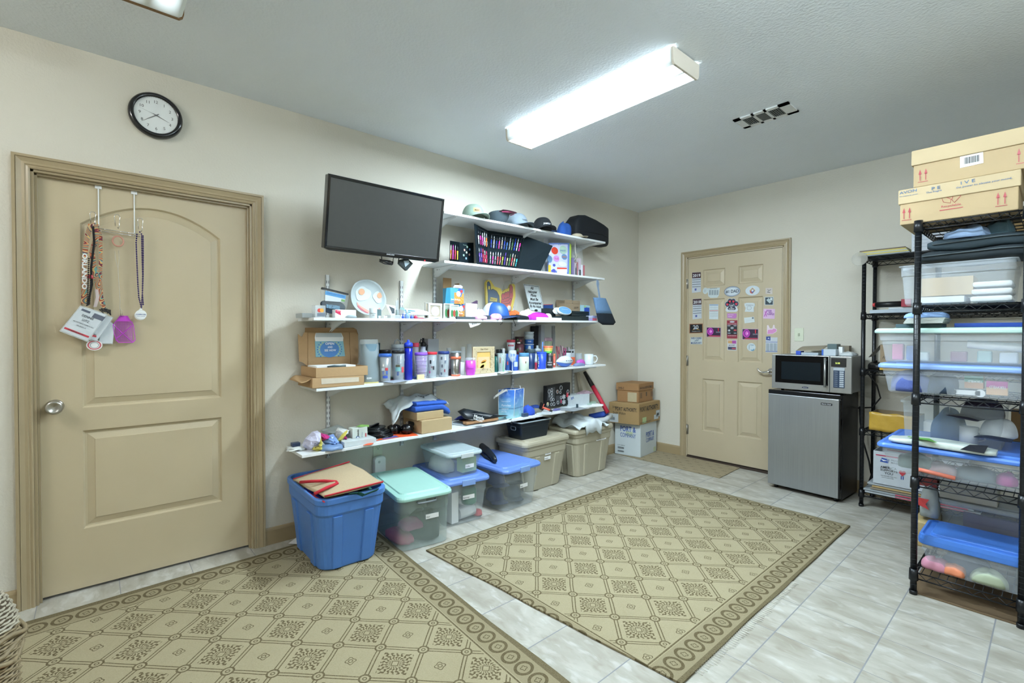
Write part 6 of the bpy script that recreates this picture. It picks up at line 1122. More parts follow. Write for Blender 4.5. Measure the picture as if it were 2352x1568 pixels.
t=thing('umbrella','red folded umbrella with a black cover leaning beside the lowest shelf','umbrella',(.12,-.99,.33)); b=B(); p,q=PX(*Z2(2025,665),.33),PX(*Z2(1850,88),.03); p.y=max(p.y,-.985); q.y=max(q.y,-.975); b.cyl(p,p.lerp(q,.66),.020,.022,12); obj('canopy',b,col('#b02038',.7),t); b=B(); b.cyl(p.lerp(q,.64),q,.024,.018,12); obj('cover',b,black,t)
# =============== BINS ON THE FLOOR ===============
def bin_(name,label,cx,cy,z,L,W,h,rz,bodym,lidm=None,cat='storage bin',tb=.86,group=None,lidt=.028,open_=False,rim=None,handle=None,tag=None,ribs=0,seed=0,latch=None,lw=1.03,rad=.05):
    """L along local x, W along local y, front = +x"""
    t=thing(name,label,cat,(cx,cy,z),rz,group); b=B(); R=lambda l,w_,zz,r=rad:[V((a,c,zz)) for a,c in rrect(l,w_,r,5)]
    hb=h-(lidt if lidm else 0); Lb,Wb=L*tb,W*tb
    if ribs:   # moulded tote with stepped collar and vertical ribs
        def RR(l,w_,zz):
            P=[]
            for a,c in rrect(l,w_,rad,6): P.append(V((a,c,zz)))
            return P
        b.loft([RR(Lb*.97,Wb*.97,0),RR(Lb,Wb,.008),RR(L*.93,W*.93,hb*.74),RR(L*.96,W*.96,hb*.78),RR(L*.965,W*.965,hb*.9),RR(L*.995,W*.995,hb*.92),RR(L,W,hb*.985),RR(L*.985,W*.985,hb),RR(L*.93,W*.93,hb),RR(L*.92,W*.92,hb*.9),RR(Lb*.95,Wb*.95,.012)],0,False,True)
    else:
        b.loft([R(Lb*.97,Wb*.97,0,rad*.9),R(Lb,Wb,.008),R(L*.945,W*.945,hb*.72),R(L*.965,W*.965,hb*.74),R(L*.97,W*.97,hb*.96),R(L,W,hb*.975),R(L,W,hb)],0,False,False); b.poly(R(Lb*.97,Wb*.97,.0005,rad*.9))
        if open_: b.loft([R(L,W,hb),R(L*.95,W*.95,hb),R(L*.94,W*.94,hb*.9)],0,False,False)
    obj('body',b,bodym,t,False,bev=.0 if not ribs else .002)
    if ribs:
        for s_ in (-.22,.22):
            for k in (-1,1): b=B(); b.loft([[V((k*(Lb/2+(L*.93-Lb)/2*f)-.004*k,W*s_*(.9+.1*f)+o_,hb*(.02+.72*f))) for o_ in (-.03,.03)]+[V((k*(Lb/2+(L*.93-Lb)/2*f)+.010*k,W*s_*(.9+.1*f)+o_,hb*(.02+.72*f))) for o_ in (.024,-.024)] for f in (0,1)]); obj('rib',b,bodym,t,False,bev=.003)
            for k in (-1,1): b=B(); b.loft([[V((L*s_*(.9+.1*f)+o_,k*(Wb/2+(W*.93-Wb)/2*f)-.004*k,hb*(.02+.72*f))) for o_ in (-.04,.04)]+[V((L*s_*(.9+.1*f)+o_,k*(Wb/2+(W*.93-Wb)/2*f)+.010*k,hb*(.02+.72*f))) for o_ in (.034,-.034)] for f in (0,1)]); obj('rib',b,bodym,t,False,bev=.003)
    if lidm:
        b=B(); l,w_=L*lw,W*lw; z0=h-lidt
        b.loft([R(l*.985,w_*.985,z0-.004),R(l,w_,z0),R(l,w_,z0+lidt*.45),R(l*.975,w_*.975,z0+lidt*.85),R(l*.93,w_*.93,z0+lidt*.9),R(l*.90,w_*.90,z0+lidt*.72),R(l*.80,w_*.78,z0+lidt*.72),R(l*.78,w_*.76,z0+lidt)],0,False,True); obj('lid',b,lidm,t,False,bev=.002)
    if handle: b=B(); xx=L*.5*.99; b.tube([V((xx,-.06,h-.045)),V((xx+.012,-.055,h-.052)),V((xx+.020,-.03,h-.050)),V((xx+.020,.03,h-.050)),V((xx+.012,.055,h-.052)),V((xx,.06,h-.045))],.0065,8); obj('handle',b,handle,t,False)
    if latch: 
        b=B(); b.box(L*.5*lw-.004,-.05,h-lidt-.014,L*.5*lw+.006,.05,h-.004); obj('latch',b,latch,t,False,bev=.002)
    if tag:
        for s_,y_,z_,w_ in tag:
            b=B(); xx=Lb/2+(L*.945-Lb)/2*(z_/(hb*.72))+.0035 if not ribs else L*.93/2+.004; card(b,(xx,y_,z_),(0,1,0),(.0,0,1),w_,.028,0,.0008); T(b,s_,(xx+.0004,y_+.004,z_+.008),(0,1,0),(0,0,1),.009,None,1,.01); obj('label_sticker',b,[wpaper,ink],t,False)
    return t
bluetote=M('blue tote plastic','#4a7cc6',.38,var=.05,scale=5); taupe=M('taupe tote plastic','#a8a28e',.5,var=.04,scale=6); mintlid=M('mint lid plastic','#9dc8bd',.42,var=.03); blulid=M('periwinkle blue lid','#6484cc',.4,var=.04)
clearbin=M('cloudy clear bin','#d4e0e6',.14,alpha=.25,var=.05); mintbin=M('cloudy mint bin','#bccfcc',.25,alpha=.34,var=.04); cloud=M('milky clear bin','#c3ced2',.2,alpha=.45,var=.04)
GB='storage bins on the floor under the shelves'
bin_('storage_tote','large open blue tote full of shopping bags on the corner of the rug',.355,-3.635,.010,.62,.40,.412,-.02,bluetote,None,'storage tote',.80,GB,ribs=1,rad=.07)
bin_('storage_bin','cloudy bin with a mint green lid and grey handle, right of the blue tote',.385,-3.165,.001,.60,.345,.335,-.13,mintbin,mintlid,tb=.93,group=GB,handle=col('#5f6669'),tag=(('Hats',.0,.17,.085),),lw=1.04)
bin_('storage_bin','clear bin with a blue lid labelled Beverage, under the small clear bin',.285,-2.775,.001,.55,.35,.315,-.12,clearbin,blulid,tb=.86,group=GB,latch=M('pale blue latch','#7f9fd8',.4),tag=(('Beverage',-.03,.17,.09),),lw=1.05)
bin_('storage_bin','small clear lidded bin standing on the blue lid of the Beverage bin',.30,-2.775,.3165,.43,.285,.165,-.05,M('small clear bin','#c4d2d6',.14,alpha=.26),M('frosted clear lid','#b9c9cd',.25,alpha=.75),tb=.86,latch=M('frosted clear latch','#d0dadc',.3,alpha=.8),tag=(('Coffee',.0,.05,.07),),lidt=.02)
bin_('storage_bin','clear bin with a blue lid full of dark caps, under the black drawstring bag',.305,-2.335,.001,.56,.39,.32,.07,clearbin,blulid,tb=.84,group=GB,latch=M('pale blue latch'),tag=(('Hats',-.02,.15,.08),),lw=1.04)
bin_('storage_tote','taupe tote with lid carrying the black bin',.205,-1.862,.001,.36,.55,.425,.04,taupe,taupe,'storage tote',.76,GB,ribs=1,lidt=.04,tag=(('Drinkware',-.03,.285,.07),('Samples',-.04,.245,.075)),lw=1.05)
bin_('storage_tote','taupe tote heaped with white cloth, right of the one with the black bin',.20,-1.22,.001,.34,.56,.44,.02,taupe,taupe,'storage tote',.80,GB,ribs=1,lidt=.04,tag=(('Apparel  Tech, Towels',.02,.30,.15),),lw=1.05)
bkb=M('dark navy bin plastic','#101c26',.4,var=.1); t=bin_('small_bin','black rectangular bin with a grey rim on the taupe tote lid',.215,-1.93,.4265,.20,.36,.145,.02,bkb,None,tb=.86,open_=True,rad=.02)
b=B(); R_=lambda l,w_,zz:[V((a,c,zz)) for a,c in rrect(l,w_,.02,4)]; b.loft([R_(.206,.366,.137),R_(.212,.372,.141),R_(.208,.368,.147),R_(.188,.348,.147),R_(.186,.346,.137)],0,False,False); obj('rim',b,col('#8d9aa2',.4),t,False); b=B(); b.tube([V((a,-.171+.0,.09+c)) for a,c in rrect(.06,.03,.012,3)],.004,6,closed=True); obj('handle_ring',b,col('#6c7a84',.4),t,False)
# things in and on the bins
jute=M('natural jute','#b09e80',.9,var=.14,scale=160,bump=.0006,bscale=500); redt=M('red cotton trim','#b81f30',.8)
zt=.44; P=[PZ(*q,zt+dz) for q,dz in (((673,1102),-.01),((745,1142),.0),((880,1108),.015),((803,1062),.05))]
t=thing('shopping_bag','natural jute shopping bag with red trim and handle lying on top in the blue tote','bag',tuple(sum(P,V())/4))
b=B(); b.grid(lambda u,v:(P[0].lerp(P[1],u)).lerp(P[3].lerp(P[2],u),v)+V((0,0,.028*math.sin(u*math.pi)*math.sin(v*math.pi)+.004*math.sin(u*9+v*4))),14,18); obj('panel',b,jute,t,solid=.007)
b=B(); q=lambda u,v:(P[0].lerp(P[1],u)).lerp(P[3].lerp(P[2],u),v)+V((0,0,.006+.028*math.sin(u*math.pi)*math.sin(v*math.pi))); b.tube([q(0,i/12) for i in range(13)],.004,5); b.tube([q(1,i/12) for i in range(13)],.005,5); b.tube([q(i/8,0)-V((0,0,.03)) for i in range(9)],.004,5); obj('trim',b,redt,t)
b=B(); H_=[PZ(690,1107,zt+.012),PZ(715,1105,zt+.03),PZ(745,1104,zt+.035),PZ(772,1106,zt+.03),PZ(775,1110,zt+.03),PZ(750,1120,zt+.028),PZ(722,1134,zt+.012)]; b.tube(H_,.0085,8); obj('handle',b,redt,t)
for i,(dx,dy,dz,cc,nm_,dp) in enumerate(((-.19,-.12,-.03,'#a8977a','brown jute',.03),(-.05,-.13,-.055,'#1a2488','navy blue',.05),(.10,-.125,-.06,'#23309a','royal blue',.05),(.20,.02,-.05,'#7a55c0','violet',.04),(.23,.10,-.045,'#0f5a52','dark green',.03),(.05,.14,-.06,'#1c3f9c','cobalt',.05),(.21,-.06,-.035,'#94805f','tan with red edge',.03))):
    b=B().blob((.355+dx*.85,-3.635+dy,.33),.058,.045,.405+dz-.30+.02,i,.35); solo('shopping_bag',b,fab(cc),f'{nm_} folded shopping bag end stuffed in the blue tote','bag',group='folded bags in the blue tote')
b=B(); b.ribbon([PZ(a,c,.425) for a,c in ((800,1135),(822,1132),(835,1137),(852,1130),(868,1124))],(.03,.0,.02),.003); solo('green_strap',b,fab('#0f5048'),'dark green strap over the right front rim of the blue tote','strap')  # a strap draped over the tote rim
b=B(); b.loft([[PZ(a,c,h_) for a,c in ((662,1248),(697,1250),(683,1232))] for h_ in (.0105,.0125)]); solo('paper_scrap',b,wpaper,'white paper triangle on the floor left of the blue tote','paper')
# contents seen through the clear walls
def inbin(name,label,cat,x,y,z,rx,ry,h,m,seed=1,amp=.2): return solo(name,B().blob((x,y,z),rx,ry,h,seed,amp),m,label,cat)
inbin('cap_pile','dark pile of caps seen through the mint lidded bin','caps',.50,-3.12,.01,.11,.085,.15,fab('#1f272b'),3); inbin('baseball_cap','pink and red cap at the bottom front of the mint lidded bin','cap',.46,-3.27,.01,.12,.06,.05,fab('#b84a70'),4); inbin('magenta_visor','magenta visor inside the mint lidded bin','cap',.52,-3.22,.09,.07,.07,.05,fab('#9c2c70'),6); inbin('baseball_cap','pale cap at the back of the mint lidded bin','cap',.35,-3.13,.12,.1,.1,.14,fab('#9aa3a2'),7)
bx('carton','white carton standing inside the Beverage bin','box',.42,.50,-2.90,-2.845,.01,.22,wpaper); b=B().lathe([(.05,0),(.055,.01),(.055,.1),(.04,.12)],(.42,-2.70,.09),20); solo('green_bottle',b,col('#2f8060',.3),'green bottle inside the Beverage bin','bottle'); b=B(); b.cyl((.455,-2.82,.05),(.455,-2.69,.055),.04,n=18); solo('white_canister',b,white,'white canister lying inside the Beverage bin','canister'); bx('white_tray','white boxes at the back of the Beverage bin','box',.25,.38,-2.88,-2.66,.15,.26,col('#b4bcc0')); inbin('red_lid_jar','small red topped jar in the lower right of the Beverage bin','jar',.47,-2.66,.01,.03,.03,.04,col('#c8404a'),3,.02)
inbin('clear_packets','crumpled clear packets inside the small clear bin','packets',.26,-2.83,.322,.12,.06,.09,bagm('clear tissue bag'),5); bx('green_folder','pale green card inside the small clear bin','card',.40,.47,-2.79,-2.67,.33,.43,col('#a8c49a'))
for i,(x,y,z,rz,cc,nm_) in enumerate(((.37,-2.42,.03,-.6,'#2a3c6c','navy'),(.38,-2.25,.02,-.9,'#22364e','dark teal'),(.36,-2.40,.15,-.6,'#3a4f84','slate blue'),(.37,-2.24,.145,-1.0,'#232d3c','charcoal'))): cap(f'{nm_} cap inside the blue lidded bin full of caps',x,y,z,rz+.5,fab(cc),fab(cc),s=.82,group='caps inside the clear bin')
b=B(); b.tube([PZ(1093,1022,.345),PZ(1106,1024,.352),PZ(1120,1036,.355),PZ(1133,1050,.350),PZ(1138,1058,.345)],[.012,.028,.030,.024,.014],9); b.tube([PZ(1105,1040,.33),PZ(1115,1050,.33),PZ(1128,1056,.33)],.008,6); solo('drawstring_bag',b,M('black satin'),'black crumpled pouch lying on the blue lid of the bin of caps','bag')
# white cloth and blue fabric on the second taupe tote
zc=.4415
b=B()
def cl(u,v): 
    x=.05+.345*u; y=-1.47+.42*v; return V((x,y,zc+.012+.085*math.sin(min(1,v*1.15)*math.pi)**.7*(1-.55*u)+.013*math.sin(u*11+v*7)+.009*math.sin(v*25-u*6)-.10*max(0,u-.95)/.05*(.2<v<.75)))
b.grid(cl,30,40); solo('white_cloth',b,M('white cotton'),'white cloth heaped on the right taupe tote, its end hanging down in front','cloth',solid=.006,flip=False)
b=B().blob((.22,-1.27,zc),.13,.17,.07,3,.2); solo('folded_towels',b,M('white towelling','#b9c1c4',.95),'white towels bunched under the white cloth','towel')
b=B(); b.tube([V((.20,-1.10,zc+.05)),V((.26,-1.02,zc+.07)),V((.27,-.93,zc+.075))],.03,10); solo('rolled_shirt',b,fab('#3a5fc8'),'rolled royal blue fabric on the right taupe tote','cloth'); b=B(); b.tube([V((.30,-1.15,zc+.03)),V((.33,-1.02,zc+.035)),V((.30,-.90,zc+.055))],[.028,.025,.024],10); solo('rolled_towel',b,M('white towelling'),'white rolled towel in front of the blue fabric','towel')
# ============ BOXES IN THE CORNER ============
def cbox(label,Pf,Pl,Pr,z0,z1,mats,prints,inset_=0,name='shipping_box'):
    Pf,Pl,Pr=[V((p[0],p[1],0)) for p in (Pf,Pl,Pr)]; Pb=Pl+Pr-Pf; t=thing(name,label,'box',((Pf.x+Pb.x)/2,(Pf.y+Pb.y)/2,z0),0,'boxes stacked in the corner'); b=B(); b.loft([[p+V((0,0,z)) for p in (Pf,Pr,Pb,Pl)] for z in (z0,z1)]); obj('box',b,mats,t,bev=.004)
    uL=(Pf-Pl).normalized(); uR=(Pr-Pf).normalized(); nL=uL.cross(V((0,0,1))); nR=uR.cross(V((0,0,1)))
    F=lambda side,a,h: ((Pl+uL*a*(Pf-Pl).length+nL*.0012) if side==0 else (Pf+uR*a*(Pr-Pf).length+nR*.0012))+V((0,0,z0+h*(z1-z0)))
    prints(t,F,uL,uR,(Pf-Pl).length,(Pr-Pf).length,z1-z0); return t
Zv=V((0,0,1))
def pr(t,F,uL,uR,wl,wr,h):
    c1=col('#3157a8'); b=B()
    T(b,'PORT &',F(1,.32,.56),uR,Zv,h*.16,wr*.5,0,.015); T(b,'COMPANY',F(1,.32,.40),uR,Zv,h*.13,wr*.5,0); T(b,'PORT &',F(0,.22,.74),uL,Zv,h*.16,wl*.6,0,.015); T(b,'COMPANY',F(0,.22,.56),uL,Zv,h*.13,wl*.6,0); obj('lettering',b,c1,t)
    b=B(); card(b,F(0,.44,.62),uL,Zv,wl*.26,h*.13,0); card(b,F(1,.8,.03),uR,Zv,wr*.14,h*.14,0); obj('label_sticker',b,col('#b7c4a4'),t); b=B()
    for i in range(14): card(b,F(0,.12+i*.018,.18+0),uL,Zv,wl*.009,h*.06); card(b,F(0,.12+i*.018,.08),uL,Zv,wl*.010,h*.05)
    T(b,'X. DET T. DIEMOTES',F(0,.1,.28),uL,Zv,h*.025,wl*.3,0); obj('barcode',b,ink,t)
wc=M('white corrugated','#c3cccf',.75,var=.04,scale=8); kb=M('kraft box','#9a7f56',.8,var=.05,scale=12); kb2=M('warm kraft box','#96714a',.8,var=.06,scale=14)
cbox('white shipping box printed PORT & COMPANY at the bottom of the corner stack',(.325,-.425),(.035,-.475),(.275,-.045),.0075,.352,[wc],pr)
def pr(t,F,uL,uR,wl,wr,h):
    b=B(); T(b,'PORT',F(1,.04,.62),uR,Zv,h*.22,wr*.26,0); T(b,'AUTHORITY.',F(1,.33,.62),uR,Zv,h*.22,wr*.58,0,.02); T(b,'PORT',F(0,.22,.62),uL,Zv,h*.17,wl*.24,0,.01); T(b,'AUTHORITY.',F(0,.49,.62),uL,Zv,h*.17,wl*.44,0,.02); T(b,'Junior',F(0,.12,.74),uL,Zv,h*.1,wl*.2,0); T(b,'South Walton',F(0,.14,.44),uL,Zv,h*.13,wl*.42,0); T(b,'GARM IMPORT',F(1,.05,.06),uR,Zv,h*.06,wr*.5,0); obj('lettering',b,ink,t)
    b=B(); card(b,F(0,.02,.04),uL,Zv,wl*.3,h*.42,0); card(b,F(1,.7,.1),uR,Zv,wr*.22,h*.22,0); card(b,F(1,.8,.2),uR,Zv,wr*.18,h*.32,0); card(b,F(1,.15,.05),uR,Zv,wr*.18,h*.27,1); obj('label_sticker',b,[col('#b4bcc0'),col('#a9bf8a')],t); b=B()
    for i in range(10): card(b,F(0,.04+i*.016,.14)+V((0.001,-.001,0)),uL,Zv,wl*.008,h*.14); card(b,F(1,.84+i*.011,.27)+V((.001,-.001,0)),uR,Zv,wr*.005,h*.12)
    obj('barcode',b,ink,t)
cbox('brown shipping box printed PORT AUTHORITY in the middle of the corner stack',(.335,-.47),(.02,-.56),(.30,-.02),.353,.572,[kb],pr)
def pr(t,F,uL,uR,wl,wr,h):
    b=B(); T(b,'AVON',F(0,.55,.70)+(uL.cross(Zv))*.006,uL,Zv,h*.13,wl*.36,0); T(b,'AVON',F(1,.04,.70)+(uR.cross(Zv))*.006,uR,Zv,h*.13,wr*.3,0); T(b,'ANEW ULTIMATE',F(1,.38,.72)+(uR.cross(Zv))*.006,uR,Zv,h*.13,wr*.55,0,.01); T(b,'ORB-S',F(0,.05,.68)+(uL.cross(Zv))*.006,uL,Zv,h*.12,wl*.28,0,.02); T(b,'1',F(1,.5,.3),uR,Zv,h*.22,.02,0); T(b,'II',F(1,.12,.22),uR,Zv,h*.3,.03,0); T(b,'II',F(1,.85,.22),uR,Zv,h*.3,.03,0); obj('lettering',b,col('#3a2c22'),t)
    b=B(); card(b,F(0,.5,.03),uL,Zv,wl*.42,h*.5,0); obj('label_sticker',b,col('#b0a486'),t)
t=cbox('brown AVON box with a lid on top of the corner stack',(.28,-.40),(.055,-.465),(.26,-.10),.573,.772,[kb2],pr)
Pf,Pl,Pr_=[V(p) for p in ((.287,-.407,0),(.048,-.475,0),(.266,-.092,0))]; b=B(); Pb=Pl+Pr_-Pf; b.loft([[p+V((0,0,z)) for p in (Pf,Pr_,Pb,Pl)] for z in (.698,.775)]); obj('lid',b,kb2,t,bev=.003)
# outlet with plug-in below the lowest shelf
oy=PX(867,1035,0).y; plate=M('ivory plate','#cdd2bd',.4); t=thing('wall_outlet','ivory wall outlet under the lowest shelf','outlet',(0,oy,.42)); q0,q1=PX(857,1033,.003),PX(878,1052,.003); b=B(); b.box(.0005,q0.y,.405,.006,q1.y,.525); obj('plate',b,plate,t,bev=.002)
b=B(); cy=(q0.y+q1.y)/2; b.cyl((.006,cy,.488),(.008,cy,.488),.017,n=18); obj('socket',b,plate,t); b=B(); b.box(.008,cy-.008,.486,.0085,cy-.006,.496); b.box(.008,cy+.006,.486,.0085,cy+.008,.496); b.cyl((.008,cy,.478),(.0085,cy,.478),.003,n=8); obj('slots',b,black,t)
t=thing('air_freshener','white plug-in air freshener below the outlet','air freshener',(.0,oy+.01,.33)); b=B(); q0,q1=PX(861,1049,.05),PX(887,1077,.05); L=[[V((x,(q0.y+q1.y)/2+a,(.425+.345)/2-.02+c)) for a,c in rrect((q1.y-q0.y)*s_,.135*s_,.02,5)] for x,s_ in ((.007,.95),(.04,1),(.05,.93))]; b.loft(L); obj('body',b,white,t,bev=.002); b=B(); b.lathe([(0,0),(.009,0),(.009,.001)],(0,0,0),12); I_=Matrix.Translation((.0505,(q0.y+q1.y)/2-.01,.395))@Matrix.Rotation(math.pi/2,4,'Y'); b.v=[I_@p for p in b.v]; obj('dial',b,col('#a8b0b0'),t)
# =============== OVER-DOOR HOOK RACK AND WHAT HANGS ON IT ===============
ZD=lambda a,c:(a*.36994,320+c*.36994)
t=thing('hook_rack','white and chrome over the door hook rack on the left door','hook rack',tuple(PX(*ZD(720,580),-.02)))
for a,c in ((610,290),(833,325)):
    p=PX(*ZD(a,c),-.028); q=PX(*ZD(a+1,c+ (245 if a<700 else 265)),-.028); b=B(); b.box(-.038,p.y-.0025,q.z,-.034,p.y+.0025,p.z); b.box(-.039,p.y-.013,p.z-.012,-.033,p.y+.013,p.z+.016); obj('strap',b,white,t,bev=.001)
for dz in (0,.012):
    p,q=PX(*ZD(565,545),-.026),PX(*ZD(870,590),-.026); b=B(); b.tube([p-V((0,0,dz)),q-V((0,0,dz))],.0022,6); obj('bar',b,chrome,t)
for a,c in ((576,450),(727,468),(871,490)):
    q=PX(*ZD(a,c),-.012); b=B(); w_=.011; b.tube([q+V((-.006,-w_*.7,-.058)),q+V((0,-w_*.8,-.035)),q+V((0,-w_,-.012)),q+V((0,-w_*.6,0)),q+V((0,w_*.6,0)),q+V((0,w_,-.012)),q+V((0,w_*.8,-.035)),q+V((-.006,w_*.7,-.058)),q+V((.012,w_*.3,-.072)),q+V((.02,0,-.066))],.0017,6); obj('hook',b,chrome,t)
def swirl(name,ramp):
    m=bpy.data.materials.new(name); m.use_nodes=True; nt=m.node_tree; bs=nt.nodes['Principled BSDF']; tc,x,y,z=xyz(nt); n_=nt.nodes.new('ShaderNodeTexNoise'); n_.inputs['Scale'].default_value=11; n_.inputs['Distortion'].default_value=1.2; n_.inputs['Detail'].default_value=0; nt.links.new(tc.outputs['Object'],n_.inputs['Vector'])
    f=(E(n_.outputs[0])*9).fr(); cr=nt.nodes.new('ShaderNodeValToRGB'); cr.color_ramp.interpolation='CONSTANT'; nt.links.new(f.k,cr.inputs[0])
    for i,c in enumerate(ramp):
        e=cr.color_ramp.elements[i] if i<2 else cr.color_ramp.elements.new(i/len(ramp)); e.position=i/len(ramp); e.color=lin(c)
    nt.links.new(cr.outputs[0],bs.inputs['Base Color']); bs.inputs['Roughness'].default_value=.6; return m
sw=swirl('swirl ribbon',['#6a1f33','#cfa765','#5d928f','#6a1f33','#c9b183','#c06a3a'])
def lany(label,pts,w_,m,x=0,tx=None):
    t=thing('lanyard',label,'lanyard',tuple(PX(*ZD(*pts[-1]),.01)),0,'lanyards on the door hook rack'); P=[PX(*ZD(*q),-.012+x) for q in pts]; b=B(); b.ribbon(P,(0,w_,0),.0015); obj('ribbon',b,m,t)
    if tx:
        s_,p,q,hp=tx; a,c=PX(*ZD(*p),x-.0105),PX(*ZD(*q),x-.0105); b=B(); u=(c-a).normalized(); T(b,s_,a,u,V((1,0,0)).cross(u),hp,(c-a).length,0,.04); obj('lettering',b,wpaper,t)
    return t
lany('swirl patterned lanyard on the left hook, ORLANDO running down its strap',[(565,525),(545,590),(530,680),(520,800),(525,920),(520,1020)],.020,sw,.004,('ORLANDO',(512,705),(510,930),.018))
lany('swirl patterned lanyard strap crossing to the lower right on the left hook',[(590,520),(600,600),(570,700),(590,820),(610,920),(640,1030)],.020,sw,.010)
lany('maroon and teal swirl strap at the right of the bundle of lanyards',[(600,525),(625,600),(625,760),(622,880),(632,1000),(655,1070)],.014,sw,.006)
lany('thin black strap in the middle of the bundle of lanyards',[(578,540),(585,640),(565,800),(570,900),(545,1030)],.009,fab('#141518'),.014); lany('white strap with red script low in the bundle of lanyards',[(600,930),(606,980),(590,1040)],.013,col('#c9b9b8'),.012)
b=B(); p=PX(*ZD(560,852),.012); b.blob((p.x,p.y,p.z-.01),.006,.012,.02,2,.2,0,12,5); solo('red_tag',b,col('#b8283a',.4),'small red tag clipped in the middle of the lanyards','tag')
def beads(label,pts,x,m,r=.0042,step=.0088,drop=1):
    P=[PX(*ZD(*q),x) for q in pts]; b=B(); L=[]; d=0
    for i in range(len(P)-1):
        l=(P[i+1]-P[i]).length; k=int(l/step)
        for j in range(k): c=P[i].lerp(P[i+1],j/k); b.lathe([(.0006,-r),(r*.8,-r*.55),(r,0),(r*.8,r*.55),(.0006,r)],c,6,sm=True,cap=False)
    return solo('bead_necklace',b,m,label,'beads')
dpur=M('dark purple beads','#2c1c66',.15,.3,var=.1); gbead=M('black pearl beads','#2b2b30',.2,.4)
beads('string of dark purple beads on the right hook',[(850,590),(845,640),(850,760),(856,900),(862,980),(878,1045),(884,960),(886,840),(882,700),(880,600),(862,592)],-.012,dpur)
beads('second string of dark purple beads beside the first on the right hook',[(868,575),(888,600),(889,720),(888,840),(884,960),(890,1035)],-.004,dpur); beads('string of black pearl beads among the lanyards',[(552,740),(548,850),(545,950),(540,1030),(556,1020),(560,930),(563,830)],.018,gbead)
for dx,dz,xx,s_ in ((-5,6,-.010,0),(0,0,-.003,1)):
    c=PX(*ZD(875+dx,1087+dz),xx); t=thing('round_pendant','white round pendant with a blue line of print hanging from the purple beads' if s_ else 'white round pendant behind the printed one on the purple beads','pendant',tuple(c)); b=B(); rr=.0245; b.loft([[c+V((d,rr*a,rr*k)) for a,k in circ(24)] for d in (0,.002)]); b.loft([[c+V((d,.006*a,rr+.003+.006*k)) for a,k in circ(10)] for d in (0,.002)]); obj('disc',b,white,t)
    if s_: b=B(); T(b,'LOUDERMILK HOMES',c+V((.003,-.021,-.002)),(0,1,0),(0,0,1),.0055,.042,0,.02); T(b,'FAMILY LIVING',c+V((.003,-.018,-.011)),(0,1,0),(0,0,1),.004,.034,0); obj('lettering',b,col('#3a5494'),t)
# badges
def badge(label,pts,x,ins=.93,red_=True,words=None,extra=None):
    t=thing('badge_holder',label,'badge',tuple(PX(*ZD(*pts[0]),x)),0,'name badges on the door hook rack'); q=[ZD(*p) for p in pts]; b=B(); plX(b,q,x,.002); obj('sleeve',b,M('badge sleeve','#dfe6e8',.12,alpha=.45),t)
    c_=(sum(p[0] for p in q)/4,sum(p[1] for p in q)/4); s=lambda f:[(c_[0]+(p[0]-c_[0])*f,c_[1]+(p[1]-c_[1])*f) for p in q]; b=B(); plX(b,s(ins),x+.0004,.0022); obj('card',b,col('#c9d0d6',.4),t)
    L=lambda u,v:(q[0][0]+(q[1][0]-q[0][0])*u+(q[3][0]-q[0][0])*v, q[0][1]+(q[1][1]-q[0][1])*u+(q[3][1]-q[0][1])*v)
    if red_: b=B(); plX(b,[L(.06,.13),L(.92,.13),L(.92,.19),L(.06,.19)],x+.003,.0004,0); plX(b,[L(.55,.78),L(.93,.78),L(.93,.93),L(.55,.93)],x+.003,.0004,1); plX(b,[L(.12,.86),L(.42,.86),L(.42,.93),L(.12,.93)],x+.003,.0004,1); obj('print',b,[col('#c03a48'),col('#5a6070')],t)
    if words:
        b=B()
        for s_,u0,u1,v,hp in words: tX(b,s_,L(u0,v),L(u1,v),hp,x+.0036,0,.015)
        obj('lettering',b,col('#3a4048'),t)
    return t
badge('second badge behind the front one, its lower right in view',[(540,1240),(600,1255),(705,1105),(560,1050)],-.004,words=(('AS MEMBER',.4,.9,.2,2),))
badge('dark pink clear badge sleeve at the right behind the fly swatter',[(610,1270),(700,1270),(715,1150),(640,1100)],-.022,red_=False)
badge('front name badge, white card in a clear sleeve tilted to the left',[(368,1190),(545,1258),(668,1085),(500,1030)],.010,words=(('DENNIS',.26,.66,.70,5),('LUTZ',.36,.6,.57,5),('ADVERTISING EXPERTS INC.',.14,.86,.46,2.2),('ORLANDO, FL',.32,.66,.36,2.4),('AS MEMBER BUYER',.2,.72,.145,2)))
c=PX(*ZD(586,1277),-.012); t=thing('round_badge','round white and red badge under the name badges','badge',tuple(c)); b=B(); b.loft([[c+V((d,.031*a,.0265*k)) for a,k in circ(26)] for d in (0,.0015)],0)
for f,m,d in ((.86,1,.0018),(.66,0,.0022),(.55,2,.0026),(.48,0,.003)): b.loft([[c+V((d+e,.031*f*a,.0265*f*k)) for a,k in circ(26)] for e in (0,.0003)],m)
obj('disc',b,[wpaper,col('#c4606a'),col('#6a7078')],t)
b=B(); p=PX(*ZD(648,1065),.01)
for i in range(5): b.tube([p+V((0,.012*math.sin(i*2),.012*math.cos(i*3))),p+V((.004,.02*math.cos(i),-.012+.006*i)),p+V((0,.025,-.02+.006*i))],.003,5)
solo('swivel_clips',b,black,'tangle of black swivel clips above the badges','clip')
